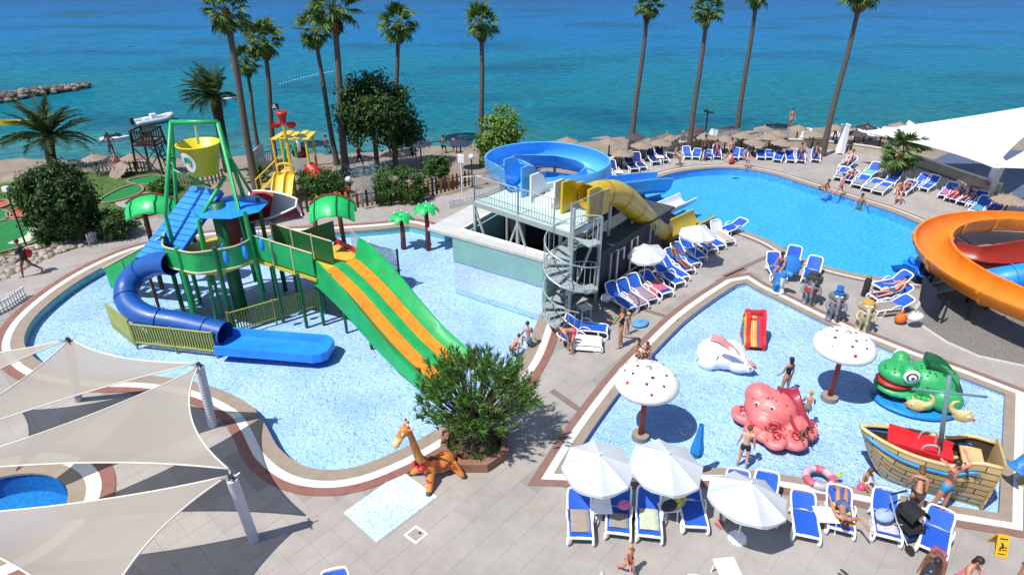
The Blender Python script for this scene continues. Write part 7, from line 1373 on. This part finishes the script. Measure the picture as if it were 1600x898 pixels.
# ================================================================ SMALL THINGS
p = P(1410, 838, 0); t = T('pushchair', 'black pushchair with dark canopy standing between near loungers', 'pushchair', p, R(15)); pb_ = mat('pushchair_black', '#15161c', .8, .2, 8)
MB().rows([[Vector((.25 * math.cos(a), -.28 + .5 * f, .78 + .3 * math.sin(a) * (1 - .2 * f))) for a in [k * math.pi / 8 for k in range(9)]] for f in (0, .33, .66, 1)]).build('canopy', pb_, t, True); MB().box((0, -.05, .5), (.46, .5, .12)).build('seat', pb_, t); MB().box((0, .2, .72), (.46, .1, .5)).build('backrest', pb_, t); MB().box((0, 0, .2), (.4, .5, .12)).build('basket', mat('basket_blue', '#2a4a8a', .8), t)
for x in (-.25, .25):
    MB().tube([(x, -.45, .12), (x, .1, .5), (x, .5, 1.0)], .018, 6).build('frame_bar', STEEL, t); MB().tube([(x, .42, .12), (x, -.05, .55)], .018, 6).build('frame_bar', STEEL, t)
    for y in (-.45, .42): MB().tube([(x - .03, y, .12), (x + .03, y, .12)], .12, 12).build('wheel', DARK, t)
MB().tube([(-.25, .5, 1.0), (.25, .5, 1.0)], .025, 6).build('handle', DARK, t)
p = P(1557, 858, 0); t = T('wet_floor_sign', 'yellow folding wet floor sign beside the toddler pool corner', 'sign', p, R(-14)); t.scale = (.85, .85, .85); ys_ = mat('sign_yellow', '#d8a514', .5, .06)
for s_ in (-1, 1):
    q = Matrix.Translation((0, s_ * .14, .3)) @ Matrix.Rotation(R(s_ * 24), 4, 'X'); a = MB().box(None, (.3, .025, .62), M=q).build('panel', ys_, t)
    q2 = q @ Matrix.Translation((0, -.016 if s_ < 0 else .016, 0)); ic = MB()
    for (x, z, w2, h2) in ((0, .22, .2, .035), (-.02, .08, .05, .05), (0, .0, .05, .12), (.05, -.02, .12, .03), (-.05, -.08, .04, .12), (.06, -.1, .12, .03), (0, -.22, .18, .03)): ic.box(None, (w2, .006, h2), M=q2 @ Matrix.Translation((x, 0, z)))
    ic.build('pictogram', DARK, a)
def ring(cx, cy, label, cols, r=.36, z=.1, tilt=0, rz=0, base=0):
    p = P(cx, cy, base); t = T('swim_ring', label, 'swim ring', p, R(rz)); n = 8
    for k in range(n):
        pts = [Vector((r * math.cos(a), r * math.sin(a), 0)) for a in [2 * math.pi * (k + f / 4) / n for f in range(5)]]; q = Matrix.Translation((0, 0, z + r * math.sin(R(tilt)))) @ Matrix.Rotation(R(tilt), 4, 'X'); MB().tube([q @ v for v in pts], .11, 10, cap=False).build('ring_segment', gel('ring_' + cols[k % len(cols)], cols[k % len(cols)]), t, True)
ring(1279, 750, 'pink and grey swim ring on the pool edge near the sunbather', ('#c8a4ac', '#b8586a', '#a8a4b0'), .34); ring(1057, 800, 'yellow swim ring leaning on the bag between near loungers', ('#c8c050', '#b0aa40'), .2, .42, 70, 60)
p = P(1344, 765, -.05); thing1(MB().ell(p + Vector((0, 0, .1)), .11, 12, 8), 'beach_ball', gel('ball_pink', '#d8487a'), 'small pink ball floating before the little girl', 'ball', smooth=True)
def bag(cx, cy, z, label, c, s=(.4, .28, .3)):
    p = P(cx, cy, z); t = T('bag', label, 'bag', p, R(20)); rr = random.Random(int(cx)); b = MB().ell((0, 0, s[2] / 2), (s[0] / 2, s[1] / 2, s[2] / 2), 12, 8); b.v = [(x * (1 + .2 * noise.noise((x * 6, y * 6, z_ * 6))), y, max(0, z_ * 1.0)) for x, y, z_ in b.v]; b.build('body', cloth(c), t, True); MB().tube(catmull([(-.1, 0, s[2] * .8), (0, 0, s[2] * 1.35), (.1, 0, s[2] * .8)], False, 4), .015, 5).build('strap', cloth(c), t)
bag(1045, 795, .44, 'dark striped bag on the near side table', '#23303c', (.46, .3, .26)); bag(1405, 505, 0, 'orange beach bag between the loungers near the spiral flume', '#c8641e', (.5, .4, .45)); bag(975, 792, .45, 'pink sun hat lying on the second near lounger', '#d06a9a', (.34, .3, .16)); bag(985, 810, 0, 'dark small bag under the third near lounger', '#2a2a30', (.3, .24, .22)); bag(1380, 810, .45, 'pale blue bundle on the lounger left of the pushchair', '#8fa4d0', (.5, .4, .25)); bag(1142, 258, .5, 'red bag held near the man behind the lap pool', '#c42a2a', (.4, .3, .5)); bag(885, 520, .42, 'black bundle on the lounger near the spiral stair', '#1a1c22', (.4, .3, .35)); bag(1430, 500, .3, 'white towel bundle on the lounger end near the dark screen', '#d8d4dc', (.7, .4, .3)); bag(970, 500, .0, 'green inflatable toy beside the standing woman', '#3f9a4a', (.7, .3, .14)); bag(1000, 508, 0, 'blue paddling toy on the pool path', '#4f8fc4', (.7, .5, .16)); bag(946, 470, .3, 'white towel heap on the first lounger by the stair', '#c9ccd4', (.5, .4, .3)); bag(1310, 745, .05, 'little yellow toy on the pool edge', '#c8c040', (.16, .14, .12)); bag(46, 402, .75, 'red towel bundle carried by the walker', '#c42a2a', (.34, .3, .42))
p = P(1237, 414, .78); thing1(MB().ell(p, (.42, .1, .42), 20, 8, M=Matrix.Rotation(R(-30), 4, 'X')), 'round_cushion', cloth('#1f6fc0'), 'round blue cushion standing on the lounger by the dolphin statue', 'cushion', smooth=True)
p = G(637, 292); t = T('toy_swing_seat', 'orange plastic toy seat on the sand by the globe lamp', 'toy', G(540, 302)); MB().lathe([(.0, .02), (.28, .04), (.36, .3), (.33, .3), (.24, .1), (.0, .08)], (0, 0, 0), 14).build('shell', mat('toy_orange', '#d0502a', .4), t, True)
# spray fountain on the beach splash pad
rr = random.Random(77); b = MB(); c0 = G(578, 312)
for i in range(1500):
    a = rr.uniform(0, 6.28); h = rr.uniform(.1, 2.1); r_ = abs(rr.gauss(0, .38)) + .12 * h; s_ = rr.uniform(.015, .04); q = c0 + Vector((r_ * math.cos(a) * 1.5, r_ * math.sin(a), h)); b.add([q + Vector((s_, 0, 0)), q + Vector((-s_ * .5, s_ * .8, 0)), q + Vector((-s_ * .5, -s_ * .8, 0)), q + Vector((0, 0, s_ * 1.6))], [(0, 1, 3), (1, 2, 3), (2, 0, 3), (0, 2, 1)])
o = b.build('fountain_spray', mat('spray_water', '#a9c4cf', .2, .1, transl=.4)); o['kind'] = 'stuff'; o['label'] = 'spray of water drops over the beach splash pad'; o['category'] = 'spray'
# flip flops, bottles
for x, y, c, lab in ((1124, 819, '#b0483c', 'pair of red flip flops on the deck by the parasol foot'), (1318, 898, '#3a3a40', 'pair of dark sandals at the bottom edge')):
    p = P(x, y, .01); t = T('flip_flops', lab, 'flip flops', p, R(30))
    for s_ in (-1, 1): MB().ell((s_ * .07, .02 * s_, .02), (.045, .13, .018), 10, 6).build('sole', cloth(c), t, True)
